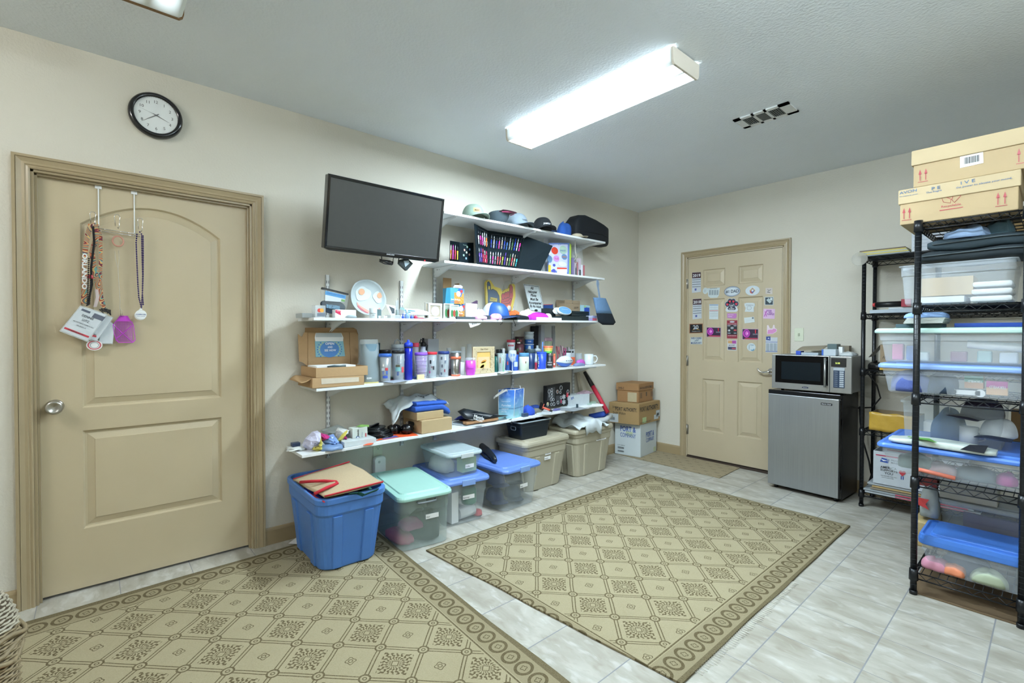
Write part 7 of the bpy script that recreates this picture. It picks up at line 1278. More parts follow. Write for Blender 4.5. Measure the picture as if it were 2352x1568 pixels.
# fly swatter
t=thing('fly_swatter','magenta plastic fly swatter on a twisted wire handle hanging on the middle hook','fly swatter',tuple(PX(*ZD(770,1260),-.02)))
b=B(); F_=[ZD(*q) for q in ((707,1205),(700,1150),(745,1095),(790,1097),(830,1150),(842,1245),(825,1262),(735,1262),(718,1240))]; P=[PX(*q,-.022) for q in F_]; c0=sum(P,V())/len(P)
Pi=[c0+(p-c0)*.93 for p in P]; b.loft([P,[p+V((.004,0,0)) for p in P],[p+V((.004,0,0)) for p in Pi],Pi],0,False,False)
mgp=col('#b93fc0',.35); zlo,zhi=min(p.z for p in Pi)+.004,PX(*ZD(765,1130),-.02).z; ylo,yhi=P[0].y,P[4].y
for i in range(19): f=i/18; zz=zlo+(zhi-zlo)*f; b.box(-.0205,ylo+.006,zz,-.0195,yhi-.004,zz+.0012)
for i in range(17): f=i/16; yy=ylo+.007+(yhi-ylo-.012)*f; b.box(-.0205,yy,zlo,-.0195,yy+.0012,zhi)
b.tube([Pi[1]+V((.002,0,0)),Pi[6]+V((.002,0,0))],.002,4); b.tube([Pi[4]+V((.002,0,0)),Pi[8]+V((.002,0,0))],.002,4); b.loft([[PX(*ZD(*q),x_) for q in ((735,1105),(745,1093),(792,1095),(815,1130),(720,1130))] for x_ in (-.022,-.018)]); obj('head',b,mgp,t)
b=B(); W_=[(752,1095),(745,1060),(742,1040),(745,1000),(736,880),(732,800),(716,740),(712,690)]; b.tube([PX(*ZD(*q),-.018) for q in W_],.0014,5); b.tube([PX(*ZD(a+(10 if i<2 else 1 if i<6 else 24),c),-.016) for i,(a,c) in enumerate(W_)],.0014,5); obj('wire_handle',b,M('pale wire','#c2bdb0',.3,.7),t)
b=B(); c=PX(*ZD(733,632),-.014); b.tube([c+V((0,.022*math.cos(a),.026*math.sin(a))) for a in [i*math.pi/7 for i in range(14)]],.0038,6,closed=True); obj('hanging_loop',b,col('#c08a78',.5),t)
# =============== MAGNETS ON THE BACK DOOR ===============
ZM=lambda a,c:(1540+a*.19133,530+c*.19133); my=-.0008
def mag(label,pts,colr,words=(),plates=(),shape=None,wc_=None):
    q=[ZM(*p) for p in pts]; t=thing('fridge_magnet',label,'magnet',tuple(PY(*q[0],my)),0,'magnets on the back door'); b=B()
    if shape: elY(b,*ZM(*shape[:2]),shape[2]*.19133,shape[3]*.19133,my,.0012)
    else: plY(b,q,my,.0012)
    obj('magnet',b,col(colr,.5),t)
    if plates:
        ms=[]; b=B()
        for i,pl in enumerate(plates):
            if pl[0] not in ms: ms.append(pl[0])
            y_=my-.0012-.0003*(i+1)
            if len(pl)==5 and not isinstance(pl[1],tuple): elY(b,*ZM(pl[1],pl[2]),pl[3]*.19133,pl[4]*.19133,y_,.0003,ms.index(pl[0]))
            else: plY(b,[ZM(*p) for p in pl[1:]],y_,.0003,ms.index(pl[0]))
        obj('print',b,[col(m_) for m_ in ms],t)
    if words:
        ms=[]; b=B()
        for s_,p,p2,hp,m_ in words:
            if m_ not in ms: ms.append(m_)
            tY(b,s_,ZM(*p),ZM(*p2),hp*.19133,my-.0012-.0003*(len(plates)+2),ms.index(m_),.02)
        obj('lettering',b,[col(m_) for m_ in ms],t)
def cal(year,y0,dx,label):
    R_=lambda a,c:(a+dx,c+y0); P=[(R_(258,245)),(R_(366,232)),(R_(364,-5)),(R_(260,0))]; pl=[('#3a1f2a',R_(260,70),R_(364,66),R_(364,-4),R_(260,2)),('#5a62a0',R_(290,218),R_(312,216),R_(312,190),R_(290,192))]
    for k in range(4): pl.append(('#5a606a',R_(262,92+k*28),R_(362,86+k*28),R_(362,80+k*28),R_(262,86+k*28)))
    mag(label,P,'#b9c0c8',((year,R_(268,55),R_(358,50),34,'#d8dade'),),pl)
cal('2019',500,0,'tall 2019 calendar magnet with a dark maroon header, upper left'); cal('2018',818,8,'tall 2018 calendar magnet with a dark maroon header below the 2019 one')
mag('measuring cup shaped white magnet beside the 2019 calendar',[(445,720),(440,690),(595,680),(580,775),(560,802),(480,804),(455,785)],'#bcc8ca',(('EQUIVALENTS',(475,697),(560,693),9,'#6a7278'),),[('#bcc8ca',418,720,30,38)]+[('#8f9aa0',(462+k*30,770),(485+k*30,768),(487+k*30,708),(464+k*30,710)) for k in range(4)]+[('#b2bcc0',413,722,14,18)])
mag('white oval #1 DAD magnet with a navy ring',[(740,790)],'#3a4a6a',(('#1 DAD',(664,748),(820,738),36,'#2c3444'),),[('#c4cfd6',740,727,92,58),('#3a4a7a',740,727,86,53),('#c4cfd6',740,727,82,49)],(740,727,97,63))
mag('white oval magnet with a gold, blue and red crest',[(985,775)],'#c4cfd6',(),[('#c8a860',(985,680),(1020,715),(985,755),(950,715)),('#3a58a8',(985,690),(1008,718),(985,750),(965,718)),('#b04a48',(950,712),(975,735),(985,755),(958,745)),('#d8dce0',985,715,12,14)],(985,716,86,59))
mag('small square magnet with a scribbled grey picture',[(1142,755),(1224,760),(1226,684),(1142,686)],'#c0b8b4',(),[('#6a6a6c',(1160,740),(1200,745),(1195,735),(1165,730)),('#7a7a7c',(1165,720),(1205,700),(1208,708),(1170,728)),('#6a6a6c',(1160,700),(1180,704),(1178,710),(1162,706))])
mag('black and white photo magnet of dark shapes below the scribbled one',[(1130,892),(1236,893),(1238,790),(1130,793)],'#b8c4c8',(),[('#2a3a44',(1138,885),(1228,886),(1230,798),(1138,800)),('#a8b8bc',(1150,830),(1190,870),(1215,850),(1180,805)),('#c4d0d2',(1192,825),(1222,840),(1225,805),(1200,802))])
b=None
t=thing('fridge_magnet','paw shaped magnet with red heart toes, reading I LOVE MY HUMAN','magnet',tuple(PY(*ZM(735,955),my)),0,'magnets on the back door')
def paw(y_,k,ms,nm_):
    b=B(); plY(b,[ZM(735+dx*k,905+dy*k) for dx,dy in ((-58,35),(-45,52),(45,52),(60,35),(45,0),(15,-42),(-15,-42),(-40,0))],y_,.001)
    for a,c in ((683,880),(713,845),(755,845),(790,875)): elY(b,*ZM(a,c),.19133*(18+10*k),.19133*(24+9*k),y_,.001)
    obj(nm_,b,ms,t)
paw(my,1.28,col('#c8d0d8'),'backing'); paw(my-.0012,.85,col('#3a4054'),'pad'); b=B()
for a,c in ((683,882),(713,847),(755,847),(790,877)): plY(b,[ZM(a+dx,c+dy) for dx,dy in ((0,17),(14,0),(10,-12),(0,-6),(-10,-12),(-14,0))],my-.0024,.0004)
obj('hearts',b,col('#d83048'),t); b=B(); tY(b,'LOVE',ZM(712,905),ZM(755,903),3,my-.003,0,.02); tY(b,'MY',ZM(722,924),ZM(746,923),2.4,my-.003,0,.02); tY(b,'HUMAN',ZM(702,944),ZM(765,942),2.6,my-.003,0,.02); obj('lettering',b,wpaper,t)
mag('telephone shaped white magnet below the crest oval',[(892,970),(1002,974),(1000,925),(1015,895),(1012,870),(985,864),(915,864),(888,872),(890,900),(903,925)],'#c4ced2',(),[('#8a949a',945,925,28,26),('#c4ced2',945,925,24,22),('#8a949a',(905,893),(995,896),(995,890),(905,887))])
mag('white price list magnet in the left middle panel',[(465,1060),(573,1062),(575,880),(466,880)],'#c4ced2',(),[('#7f96b8',(468,896),(572,896),(572,884),(468,884)),('#c05a5a',(468,962),(572,960),(572,954),(468,956))]+[('#a9b8bc',(472,920+k*26),(568,920+k*26),(568,914+k*26),(472,914+k*26)) for k in range(5)])
mag('lilac pink puzzle shaped magnet',[(682,1045),(780,1052),(795,1030),(793,992),(682,990)],'#b878b8',(('ANGEL S TOUCH',(688,1012),(755,1012),10,'#e4d8e8'),('HOSPICE',(690,1034),(740,1034),10,'#e4d8e8')))
mag('white envelope magnet with a small round postmark',[(890,1110),(1012,1095),(1003,1030),(884,1042)],'#c8d2d4',(),[('#6a7480',988,1046,11,11),('#a8b4b8',(900,1068),(985,1062),(985,1060),(900,1066)),('#a8b4b8',(900,1084),(985,1078),(985,1076),(900,1082))])
mag('square pink EVER WAS magnet with a ribbon',[(1112,1052),(1250,1056),(1256,938),(1118,934)],'#cfaed0',(('GIVE EVER',(1150,965),(1215,968),18,'#7a3a98'),('HER A',(1178,985),(1222,987),16,'#7a3a98'),('PURPLE!',(1160,1010),(1245,1010),20,'#7a3a98')),[('#b060b0',(1120,1028),(1130,1030),(1160,965),(1148,962)),('#b060b0',(1150,1030),(1158,1026),(1140,965),(1132,968))])
mag('red and black price board magnet in the middle of the door',[(678,1290),(802,1292),(803,1073),(678,1074)],'#8c2a3c',(('GROUND INVENTORY',(690,1262),(790,1264),9,'#d8c8cc'),('DAVE & BUSTERS',(688,1122),(794,1122),9,'#d8c8cc')),[('#24282e',(680,1245),(801,1247),(801,1130),(680,1128)),('#b8bcc4',740,1092,30,10),('#8a8f98',702,1138,20,9),('#8a8f98',775,1138,20,9),('#9a9fa8',740,1165,20,14),('#b8bcc0',704,1195,14,12),('#c04a50',(760,1200),(792,1202),(792,1184),(760,1184)),('#8a8f98',704,1228,20,8),('#8a8f98',775,1228,18,8)])
for dx,dy,k,lb in ((0,0,1,'purple swirl party magnet left of the red price board'),(428,22,1.12,'purple swirl party magnet right of the red price board')):
    F_=lambda a,c:(428+dx+(a-428)*k,1155+dy*.8+(c-1155)*k+ (a-428)*.0); mag(lb,[F_(430,1272),F_(606,1278),F_(608,1158),F_(430,1155)],'#c0a8b8',(('DAVE',F_(548,1222),F_(596,1222),14,'#9aa4ac'),),[('#33203c',F_(436,1268),F_(600,1272),F_(602,1163),F_(436,1160)),('#c040b0',*F_(478,1207),38*k,44*k),('#7a2a8a',*F_(480,1205),28*k,34*k),('#d86ac8',*F_(482,1207),18*k,24*k),('#f0d0f0',*F_(487,1208),6,7),('#c8283c',F_(571,1208),F_(579,1208),F_(582,1168),F_(568,1168)),('#a83a50',F_(450,1268),F_(600,1272),F_(596,1256),F_(470,1254))])
mag('black and gold framed 20 years magnet at the left edge of the door',[(226,1230),(388,1225),(388,1112),(228,1116)],'#8a5a3a',(('20',(272,1180),(338,1176),46,'#b8bcc0'),('CELEBRATING',(258,1212),(358,1208),9,'#a8a8a8')),[('#0f1214',(234,1222),(380,1217),(380,1120),(236,1124)),('#c89a48',(255,1196),(300,1178),(355,1190),(330,1176),(300,1168)),('#8fb0d0',306,1168,9,12)])
mag('pink bra shaped magnet at the right edge of the door',[(1160,1242),(1230,1238),(1275,1210),(1280,1180),(1255,1165),(1250,1130),(1235,1128),(1222,1170),(1195,1170),(1175,1130),(1160,1132),(1158,1190)],'#d8ccd4',(),[('#cf8ac0',(1164,1236),(1228,1232),(1270,1206),(1272,1184),(1240,1172),(1222,1186),(1195,1184),(1170,1190))])
mag('white calendar magnet with a blue star corner near the door handle',[(1142,1458),(1282,1460),(1286,1278),(1145,1280)],'#bcc4cc',(),[('#2f468a',(1148,1310),(1200,1316),(1200,1266),(1148,1268)),('#d0d6e0',(1160,1300),(1178,1280),(1190,1302),(1172,1292)),('#5a6aa8',(1142,1336),(1284,1338),(1284,1332),(1142,1330))]+[('#9aa4ae',(1150+k*44,1440),(1186+k*44,1442),(1186+k*44,1350),(1150+k*44,1348)) for k in range(3)]+[('#5a6aa8',(1142,1448),(1284,1450),(1284,1444),(1142,1442))])
mag('white and blue WE CARE MONFORT magnet low on the left of the door',[(240,1360),(380,1362),(380,1275),(240,1277)],'#b8c0c0',(('WE CARE',(246,1300),(372,1298),22,'#3a4a78'),('MONFORT',(246,1356),(372,1354),20,'#3a4a78')),[('#8a96a0',(280,1330),(330,1322),(345,1300),(300,1310))])
mag('MAGNET card with a sunset stripe and dark footer',[(683,1432),(793,1437),(795,1310),(684,1308)],'#c4c8cc',(('MAGNET',(700,1378),(775,1378),12,'#5a4a6a'),),[('#c09a6a',(690,1350),(740,1352),(740,1316),(690,1314)),('#a04a98',(740,1352),(788,1354),(788,1316),(740,1316)),('#3a3f5a',(690,1424),(786,1428),(786,1394),(690,1390)),('#a84a58',(735,1418),(782,1422),(782,1404),(740,1402))])
mag('round white baseball magnet low in the right middle panel',[(970,1445)],'#c4d0d4',(('Ocean',(958,1375),(1000,1375),14,'#5a7a98'),),[('#6a9ab8',985,1425,22,16),('#c4d0d4',978,1415,18,12),('#8f9aa4',945,1395,4,34)],(970,1396,52,50))
# switch plate right of the back door
p=PY(1835.5,768,0); t=thing('switch_plate','ivory double switch plate on the wall right of the back door','switch',(p.x,0,p.z-.06)); b=B(); b.box(p.x-.036,-.006,p.z-.058,p.x+.036,-.0005,p.z+.058); obj('plate',b,plate,t,bev=.002)
for dz in (.0,): 
    for dx in (-.0,): b=B(); b.box(p.x-.006,-.014,p.z-.012,p.x+.006,-.006,p.z+.012); obj('toggle',b,col('#a8ae98'),t)
# =============== MINI FRIDGE AND MICROWAVE ===============
FX,FY,FW,FH,FD=1.575,-.415,.53,.832,.40
t=thing('mini_fridge','stainless steel fronted mini fridge with black sides beside the back door','fridge',(FX+FW/2,FY+FD/2,0),-.045); blks=M('black fridge body','#121316',.35,var=.1)
b=B(); b.box(-FW/2,-FD/2+.045,.02,FW/2,FD/2,FH-.004); obj('cabinet',b,blks,t,False,bev=.004)
fs=bpy.data.materials.new('brushed stainless'); fs.use_nodes=True; nt=fs.node_tree; bs=nt.nodes['Principled BSDF']; tc,x,y,z=xyz(nt); n_=noise(nt,tc,1,4,(260,260,2.5)); n2_=noise(nt,tc,4,2); c_=mixc(nt,n_,lin('#84888a'),lin('#a5a9ab')); c_=mixc(nt,n2_*.3,c_,lin('#b4b9bc')); nt.links.new(c_,bs.inputs['Base Color']); bs.inputs['Metallic'].default_value=.75; nt.links.new((n_*.15+.32).k,bs.inputs['Roughness'])
b=B(); b.box(-FW/2,-FD/2,.035,FW/2-.012,-FD/2+.04,FH-.035); obj('door',b,fs,t,False,bev=.004); b=B(); b.box(-FW/2,-FD/2,FH-.034,FW/2-.004,-FD/2+.044,FH); b.box(FW/2-.012,-FD/2+.004,.035,FW/2-.002,-FD/2+.04,FH-.035); obj('door_trim',b,M('black gloss trim','#0c0d10',.18),t,False,bev=.003)
b=B(); card(b,(FW/2-.135,-FD/2-.0005,FH-.088),(1,0,0),(0,0,1),.078,.018,0,.001,.002); T(b,'Magic Chef',(FW/2-.129,-FD/2-.0016,FH-.083),(1,0,0),(0,0,1),.008,.064,1,.03); obj('badge',b,[col('#2a2c30'),col('#c4c8cc')],t,False)
for a in (-.22,.22):
    for c in (-.14,.16): obj('foot',B().cyl((a,c,0),(a,c,.035),.016,n=12),black,t,False)
t=thing('microwave','stainless steel microwave with dark window standing on the mini fridge','microwave',(1.885,-.235,.8325),-.02)
MW,MH,MD=.565,.295,.36; st=M('microwave steel','#a3a6a6',.35,.8,var=.06,scale=120); b=B(); b.box(-MW/2+.006,-MD/2+.02,.018,MW/2-.006,MD/2,MH); obj('case',b,M('microwave case grey','#8d8f8f',.45,.5),t,False,bev=.003)
b=B(); b.box(-MW/2,-MD/2-.012,.015,MW/2-.145,-MD/2+.02,MH); b.box(MW/2-.143,-MD/2-.012,.015,MW/2,-MD/2+.02,MH); obj('front',b,st,t,False,bev=.003)
b=B(); b.box(-MW/2+.028,-MD/2-.014,.066,MW/2-.155,-MD/2-.011,MH-.005); obj('door_glass',b,M('black glass','#050609',.12,spec=.2),t,False); b=B(); b.box(-MW/2+.075,-MD/2-.0148,.095,MW/2-.205,-MD/2-.0138,MH-.055); obj('window',b,M('dark window mesh','#0d171d',.3,spec=.2),t,False)
b=B(); b.cyl((MW/2-.168,-MD/2-.04,.055),(MW/2-.168,-MD/2-.04,MH-.012),.0085,n=12); b.cyl((MW/2-.168,-MD/2-.04,.07),(MW/2-.168,-MD/2-.01,.07),.006); b.cyl((MW/2-.168,-MD/2-.04,MH-.03),(MW/2-.168,-MD/2-.01,MH-.03),.006); obj('handle',b,st,t,False)
b=B(); b.box(MW/2-.135,-MD/2-.0145,.215,MW/2-.035,-MD/2-.012,MH-.012,0); b.box(MW/2-.118,-MD/2-.0145,.055,MW/2-.045,-MD/2-.0125,.212,1)
for k in range(9): zz=.062+k*.0155; b.box(MW/2-.078,-MD/2-.0150,zz,MW/2-.05,-MD/2-.0144,zz+.011,2); b.box(MW/2-.112,-MD/2-.0150,zz+.004,MW/2-.09,-MD/2-.0144,zz+.0065,2)
b.box(MW/2-.118,-MD/2-.0152,.188,MW/2-.045,-MD/2-.0146,.21,2); obj('control_panel',b,[black,col('#1f3550'),col('#aab4bc')],t,False); b=B(); T(b,'2:35',(MW/2-.105,-MD/2-.0152,.238),(1,0,0),(0,0,1),.012,.03); obj('clock_digits',b,M('green digits','#b8d060',.5,emit=1.2),t,False)
b=B(); P=[V((-.03+a,-MD/2-.0125,.038+c)) for a,c in circ(20,.024,.0075)]; b.loft([P,[p-V((0,.0015,0)) for p in P]]); T(b,'Oster',(-.045,-MD/2-.0146,.0345),(1,0,0),(0,0,1),.006,.03,1,.02); obj('badge',b,[col('#1a2a4a'),wpaper],t,False)
for a in (-.22,.22): obj('foot',B().cyl((a,-.13,0),(a,-.13,.02),.012,n=10),black,t,False)
zt=.8325+MH+.001; by=lambda px,y=-.3:PY(px,800,y).x
t=thing('curled_cardboard','curled grey cardboard sheet lying on top of the microwave','cardboard',(by(1865),-.22,zt)); b=B(); xa,xb=by(1832),by(1892); b.grid(lambda u,v:(xa+(xb-xa)*u,-.34+.28*v,zt+.03+.035*math.sin(v*2.2)+.012*u),8,10); obj('sheet',b,M('grey cardboard','#8f8674',.8),t,solid=.003)
bx('blue_box','small royal blue box under the left of the curled cardboard','box',by(1834),by(1845),-.36,-.28,zt,zt+.032,col('#2f50b8')); bx('booklets','thin stack of booklets under the curled cardboard','book',by(1846),by(1885),-.36,-.24,zt,zt+.02,col('#a4b0ba'))
def pr(t): b=B(); b.box(by(1893),-.3615,zt+.002,by(1897),-.3605,zt+.048); obj('print',b,col('#2f60b8'),t)
bx('pill_box','white and blue opened box in the middle of the microwave top','box',by(1893),by(1925),-.36,-.27,zt,zt+.05,col('#b9c4cc'),prints=pr); bx('grey_box','dark teal box behind the white one on the microwave','box',by(1893),by(1915),-.22,-.12,zt,zt+.09,col('#5a6e70'))
o_=bx('pill_box','small white box standing upright right of the opened box','box',by(1926,-.3),by(1935,-.3),-.30,-.25,zt,zt+.07,wpaper); solo('clear_wrap',B().blob((by(1948),-.28,zt),.05,.07,.03,4,.3),bagm('clear tissue bag'),'crumpled clear wrap at the right end of the microwave top','wrap')
b=B(); b.box(by(1925,-.1),-.1,zt,by(1950,-.1),-.03,zt+.075); solo('brown_roll',b,M('grey cardboard'),'grey brown carton at the back right of the microwave top','box')
for pts,lb in (([(2.19,-.12,1.0),(2.25,-.10,.9),(2.27,-.08,.8),(2.22,-.08,.72),(2.12,-.05,.70)],'black cable looping beside the microwave'),([(2.14,-.1,.72),(2.15,-.12,.6),(2.17,-.12,.45),(2.21,-.12,.3),(2.22,-.1,.2)],'black cable hanging behind the mini fridge'),([(2.28,-.1,.6),(2.29,-.12,.45),(2.26,-.12,.32),(2.2,-.1,.1)],'black cable hanging behind the post of the far rack')):
    solo('cable',B().tube(pts,.006),black,lb,'cable',group='black cables by the fridge')
# =============== WIRE RACKS ===============
wr=M('black rack enamel','#15181c',.32,.3,var=.1)
def rack(label,x0,x1,y0,y1,zs,r=.0135,ht=None):
    ht=ht or zs[-1]+.01; t=thing('wire_rack',label,'rack',((x0+x1)/2,(y0+y1)/2,0))
    for x in (x0,x1):
        for y in (y0,y1):
            b=B(); b.cyl((x,y,0),(x,y,ht),r,n=14); z=.05
            while z<ht-.02: b.cyl((x,y,z),(x,y,z+.0022),r+.0005,n=14,m=1,cap=False); z+=.0254
            p=obj('post',b,[wr,M('post groove grey','#34383d',.4,.5)],t)
            for z in zs: obj('collar',B().lathe([(r+.001,z-.045),(r+.006,z-.043),(r+.004,z+.012),(r+.001,z+.012)],(x,y,0),14,cap=False),wr,p)
            b=B().cyl((x,y,0),(x,y,.02),r+.003,n=14); obj('foot',b,wr,p)
    for z in zs:
        b=B()
        for a,c in (((x0,y0),(x1,y0)),((x1,y0),(x1,y1)),((x1,y1),(x0,y1)),((x0,y1),(x0,y0))):
            p,q=V((*a,z-.004)),V((*c,z-.004)); b.tube([p,q],.0034,5); b.tube([p-V((0,0,.03)),q-V((0,0,.03))],.0034,5); n=max(4,round((q-p).length/.031)); d=(q-p).normalized()*.02; P=[]
            for i in range(n+1): P.append((p+d).lerp(q-d,i/n)-V((0,0,.028 if i%2 else .002)))
            b.tube(P,.0022,4)
        lx,ly=x1-x0,y1-y0
        if lx<ly:
            n=round(lx/.03); 
            for i in range(1,n): x=x0+lx*i/n; b.tube([(x,y0,z),(x,y1,z)],.0018,4)
            for i in range(1,6): y=y0+ly*i/6; b.tube([(x0,y,z-.006),(x1,y,z-.006)],.003,4)
        else:
            n=round(ly/.03)
            for i in range(1,n): y=y0+ly*i/n; b.tube([(x0,y,z),(x1,y,z)],.0018,4)
            for i in range(1,9): x=x0+lx*i/9; b.tube([(x,y0,z-.006),(x,y1,z-.006)],.003,4)
        obj('wire_shelf',b,wr,t)
AX0,AX1,AY0,AY1=2.718,3.088,-1.635,-1.02; AZ=[.115,.575,.99,1.44,1.845]
rack('near black wire shelving rack at the right edge loaded with clear bins',AX0,AX1,AY0,AY1,AZ)
CX0,CX1,CY0,CY1=2.215,3.12,-.355,-.03; CZ=[.115,.58,1.03,1.45,1.875]
rack('far black wire shelving rack against the back wall right of the fridge',CX0,CX1,CY0,CY1,CZ)
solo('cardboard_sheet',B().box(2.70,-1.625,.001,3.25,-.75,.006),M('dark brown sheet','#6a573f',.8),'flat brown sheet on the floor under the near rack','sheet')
# ---- far rack contents ----
def yb(name,label,cat,px0,px1,py0,py1,y,dep,mat,z=None,**kw):
    a,c=PY(px0,(py0+py1)/2,y),PY(px1,(py0+py1)/2,y); zb=PY((px0+px1)/2,py1,y).z if z is None else z; zt=PY((px0+px1)/2,py0,y).z; return bx(name,label,cat,a.x,c.x,y,y+dep,zb,zt,mat,**kw)
R=random.Random(9)
for i,(cc,nm_) in enumerate((('#8f9aa0','blue grey'),('#c9b85a','yellow'),('#b9c0b4','cream'),('#cfbf60','mustard'),('#6a5a4a','brown'))): bx('file_folder',f'{nm_} folder in the flat pile at the left end of the far rack top','folder',2.17+.004*i,2.48-.006*i,-.36,-.08,CZ[4]+.004+i*.009,CZ[4]+.0125+i*.009,col(cc),group='folders on the far rack top')
b=B().cyl((2.19,-.375,CZ[4]-.012),(2.19,-.355,CZ[4]-.012),.05,n=24); solo('tape_roll',b,M('clear tape roll','#a8aaa0',.2,alpha=.5),'clear round roll hanging at the corner of the far rack top','tape')
def pr(t):
    b=B(); 
    for k in range(4): b.box(2.50,-.362,CZ[4]+.03+k*.025,2.70,-.3612,CZ[4]+.032+k*.025)
    obj('print',b,col('#8f9cb4'),t)
bx('white_box','white printed carton on top of the far rack behind the near post','box',2.49,2.78,-.36,-.06,CZ[4]+.004,CZ[4]+.15,col('#c3cad4'),prints=pr); bx('cardboard_box','brown carton behind the white one on top of the far rack','box',2.80,3.08,-.30,-.06,CZ[4]+.004,CZ[4]+.19,kb)
bx('paper_stack','white papers stacked on the second shelf of the far rack','paper',2.25,2.66,-.345,-.06,CZ[3]+.003,CZ[3]+.028,col('#aebcc8')); bx('white_envelope','bubble envelope on the paper stack of the far rack','envelope',2.36,2.70,-.33,-.1,CZ[3]+.029,CZ[3]+.042,col('#c9d2d8'))
zz=CZ[3]+.044; t=thing('marker','thick black marker with a red tip on the far rack papers','marker',(2.34,-.32,zz)); b=B().cyl((2.285,-.325,zz+.022),(2.44,-.325,zz+.022),.021,n=14); obj('barrel',b,black,t); b=B(); b.lathe([(.001,0),(.012,.003),(.017,.018)],(0,0,0),12); I_=Matrix.Translation((2.262,-.325,zz+.022))@Matrix.Rotation(math.pi/2,4,'Y'); b.v=[I_@p for p in b.v]; obj('tip',b,red,t)
bx('red_cap_box','small dark red box beside the black marker','box',2.435,2.49,-.35,-.30,zz,zz+.055,col('#a0203c',.3)); b=B().cyl((2.55,-.31,zz),(2.55,-.31,zz+.06),.052,n=28); solo('tape_roll',b,M('clear tape roll white','#a9b0b8',.2,alpha=.85),'roll of packing tape with a small black label beside the red box','tape')
t=thing('taped_carton','kraft carton with yellow tape on the third shelf of the far rack','box',(2.36,-.3,CZ[2])); b=B(); b.box(2.315,-.34,CZ[2]+.004,2.50,-.15,CZ[2]+.19); obj('box',b,M('olive cardboard'),t); b=B(); b.box(2.313,-.342,CZ[2]+.004,2.50,-.338,CZ[2]+.045); obj('tape',b,col('#c09a3a',.4),t); b=B(); b.loft([[V((2.315,-.34,CZ[2]+.19)),V((2.315,-.2,CZ[2]+.19)),V((2.25,-.22,CZ[2]+.10)),V((2.245,-.345,CZ[2]+.095))],[V((2.318,-.34,CZ[2]+.192)),V((2.318,-.2,CZ[2]+.192)),V((2.253,-.22,CZ[2]+.10)),V((2.248,-.345,CZ[2]+.095))]]); obj('flap',b,col('#4a4338'),t); b=B(); T(b,'CUP',(2.40,-.3415,CZ[2]+.10),(1,0,0),(0,0,1),.018,.05,0,.02); T(b,'//',(2.33,-.3415,CZ[2]+.09),(1,0,0),(0,0,1),.018,.02,0); obj('lettering',b,ink,t)
solo('cable_bundle',B().blob((2.275,-.22,CZ[2]+.004),.05,.07,.05,5,.4),black,'tangled black cables at the left of the third shelf of the far rack','cable')
t=thing('yellow_box','opened box wrapped in yellow tape on the fourth shelf of the far rack','box',(2.38,-.25,CZ[1])); b=B(); b.open_box(2.26,-.35,CZ[1]+.004,2.54,-.12,CZ[1]+.135,.006); obj('box',b,M('worn grey carton','#8d7c60',.8),t); b=B(); b.grid(lambda u,v:(2.257+.285*u,-.353-.004*math.sin(u*19+v*7),CZ[1]+.005+.133*v+.004*math.sin(u*14)),16,6); obj('tape_wrap',b,M('yellow packing tape','#bf9a3c',.35,bump=.002,bscale=25),t,solid=.002)
bx('white_box','small white box right of the yellow taped one on the far rack','box',2.56,2.66,-.3,-.15,CZ[1]+.004,CZ[1]+.10,wpaper)
z0=CZ[0]
for i,(a,dx,cc,nm_) in enumerate(((2.24,.62,'#aab0b4','white striped'),(2.23,.60,'#9aa2a6','grey white'),(2.27,.66,'#8f8676','dark grey brown'),(2.28,.6,'#b39a6c','tan'),(2.25,.5,'#a5acb0','pale grey'))): bx('flat_carton',f'{nm_} flattened carton at the bottom of the far rack, {["lowest","second","third","fourth","topmost"][i]}','cardboard',a,a+dx,-.375+.006*i,-.05,z0+.003+i*.015,z0+.014+i*.015,col(cc,.8),group='flattened cartons on the far rack')
b=B(); b.box(2.42,-.3765,z0+.006,2.84,-.3757,z0+.012); b.box(2.42,-.372,z0+.0285-.008,2.8,-.3695,z0+.0285); solo('red_edged_sheet',b,col('#c0405c'),'red edged sheets between the flattened cartons of the far rack','paper')
t=thing('mail_box','white PRIORITY MAIL carton with red stripe and blue eagle on the flattened cartons','box',(2.5,-.25,z0+.08)); zb=z0+.08; b=B(); b.open_box(2.285,-.35,zb,2.79,-.10,zb+.24,.004); obj('box',b,M('white mailing carton','#bcc4cc',.6),t)
b=B(); b.box(2.30,-.3512,zb+.207,2.77,-.3504,zb+.215); b.box(2.32,-.1045,zb+.207,2.6,-.1038,zb+.215); obj('stripe',b,col('#b83a5c'),t); b=B(); P=[(2.325,zb+.165),(2.375,zb+.16),(2.382,zb+.19),(2.335,zb+.195)]; b.loft([[V((a,y_,c)) for a,c in P] for y_ in (-.3504,-.3512)],0); b.loft([[V((a,y_,c)) for a,c in ((2.33,zb+.185),(2.37,zb+.178),(2.345,zb+.172))] for y_ in (-.3512,-.3516)],1); obj('eagle_logo',b,[blueink,wpaper],t)
b=B(); yy=-.3512
for s_,x_,z_,h_,w_ in (('PRIORITY',2.39,.180,.012,.075),('MAIL',2.39,.163,.012,.04),('AMERICA',2.328,.120,.016,.095),('SUPPORTS',2.328,.100,.015,.10),('YOU',2.352,.078,.017,.05),('WE DELIVER FOR YOU',2.33,.062,.006,.095),('WWW.USPS.COM',2.335,.05,.005,.07)): T(b,s_,(x_,yy,zb+z_),(1,0,0),(0,0,1),h_,w_,0,.01)
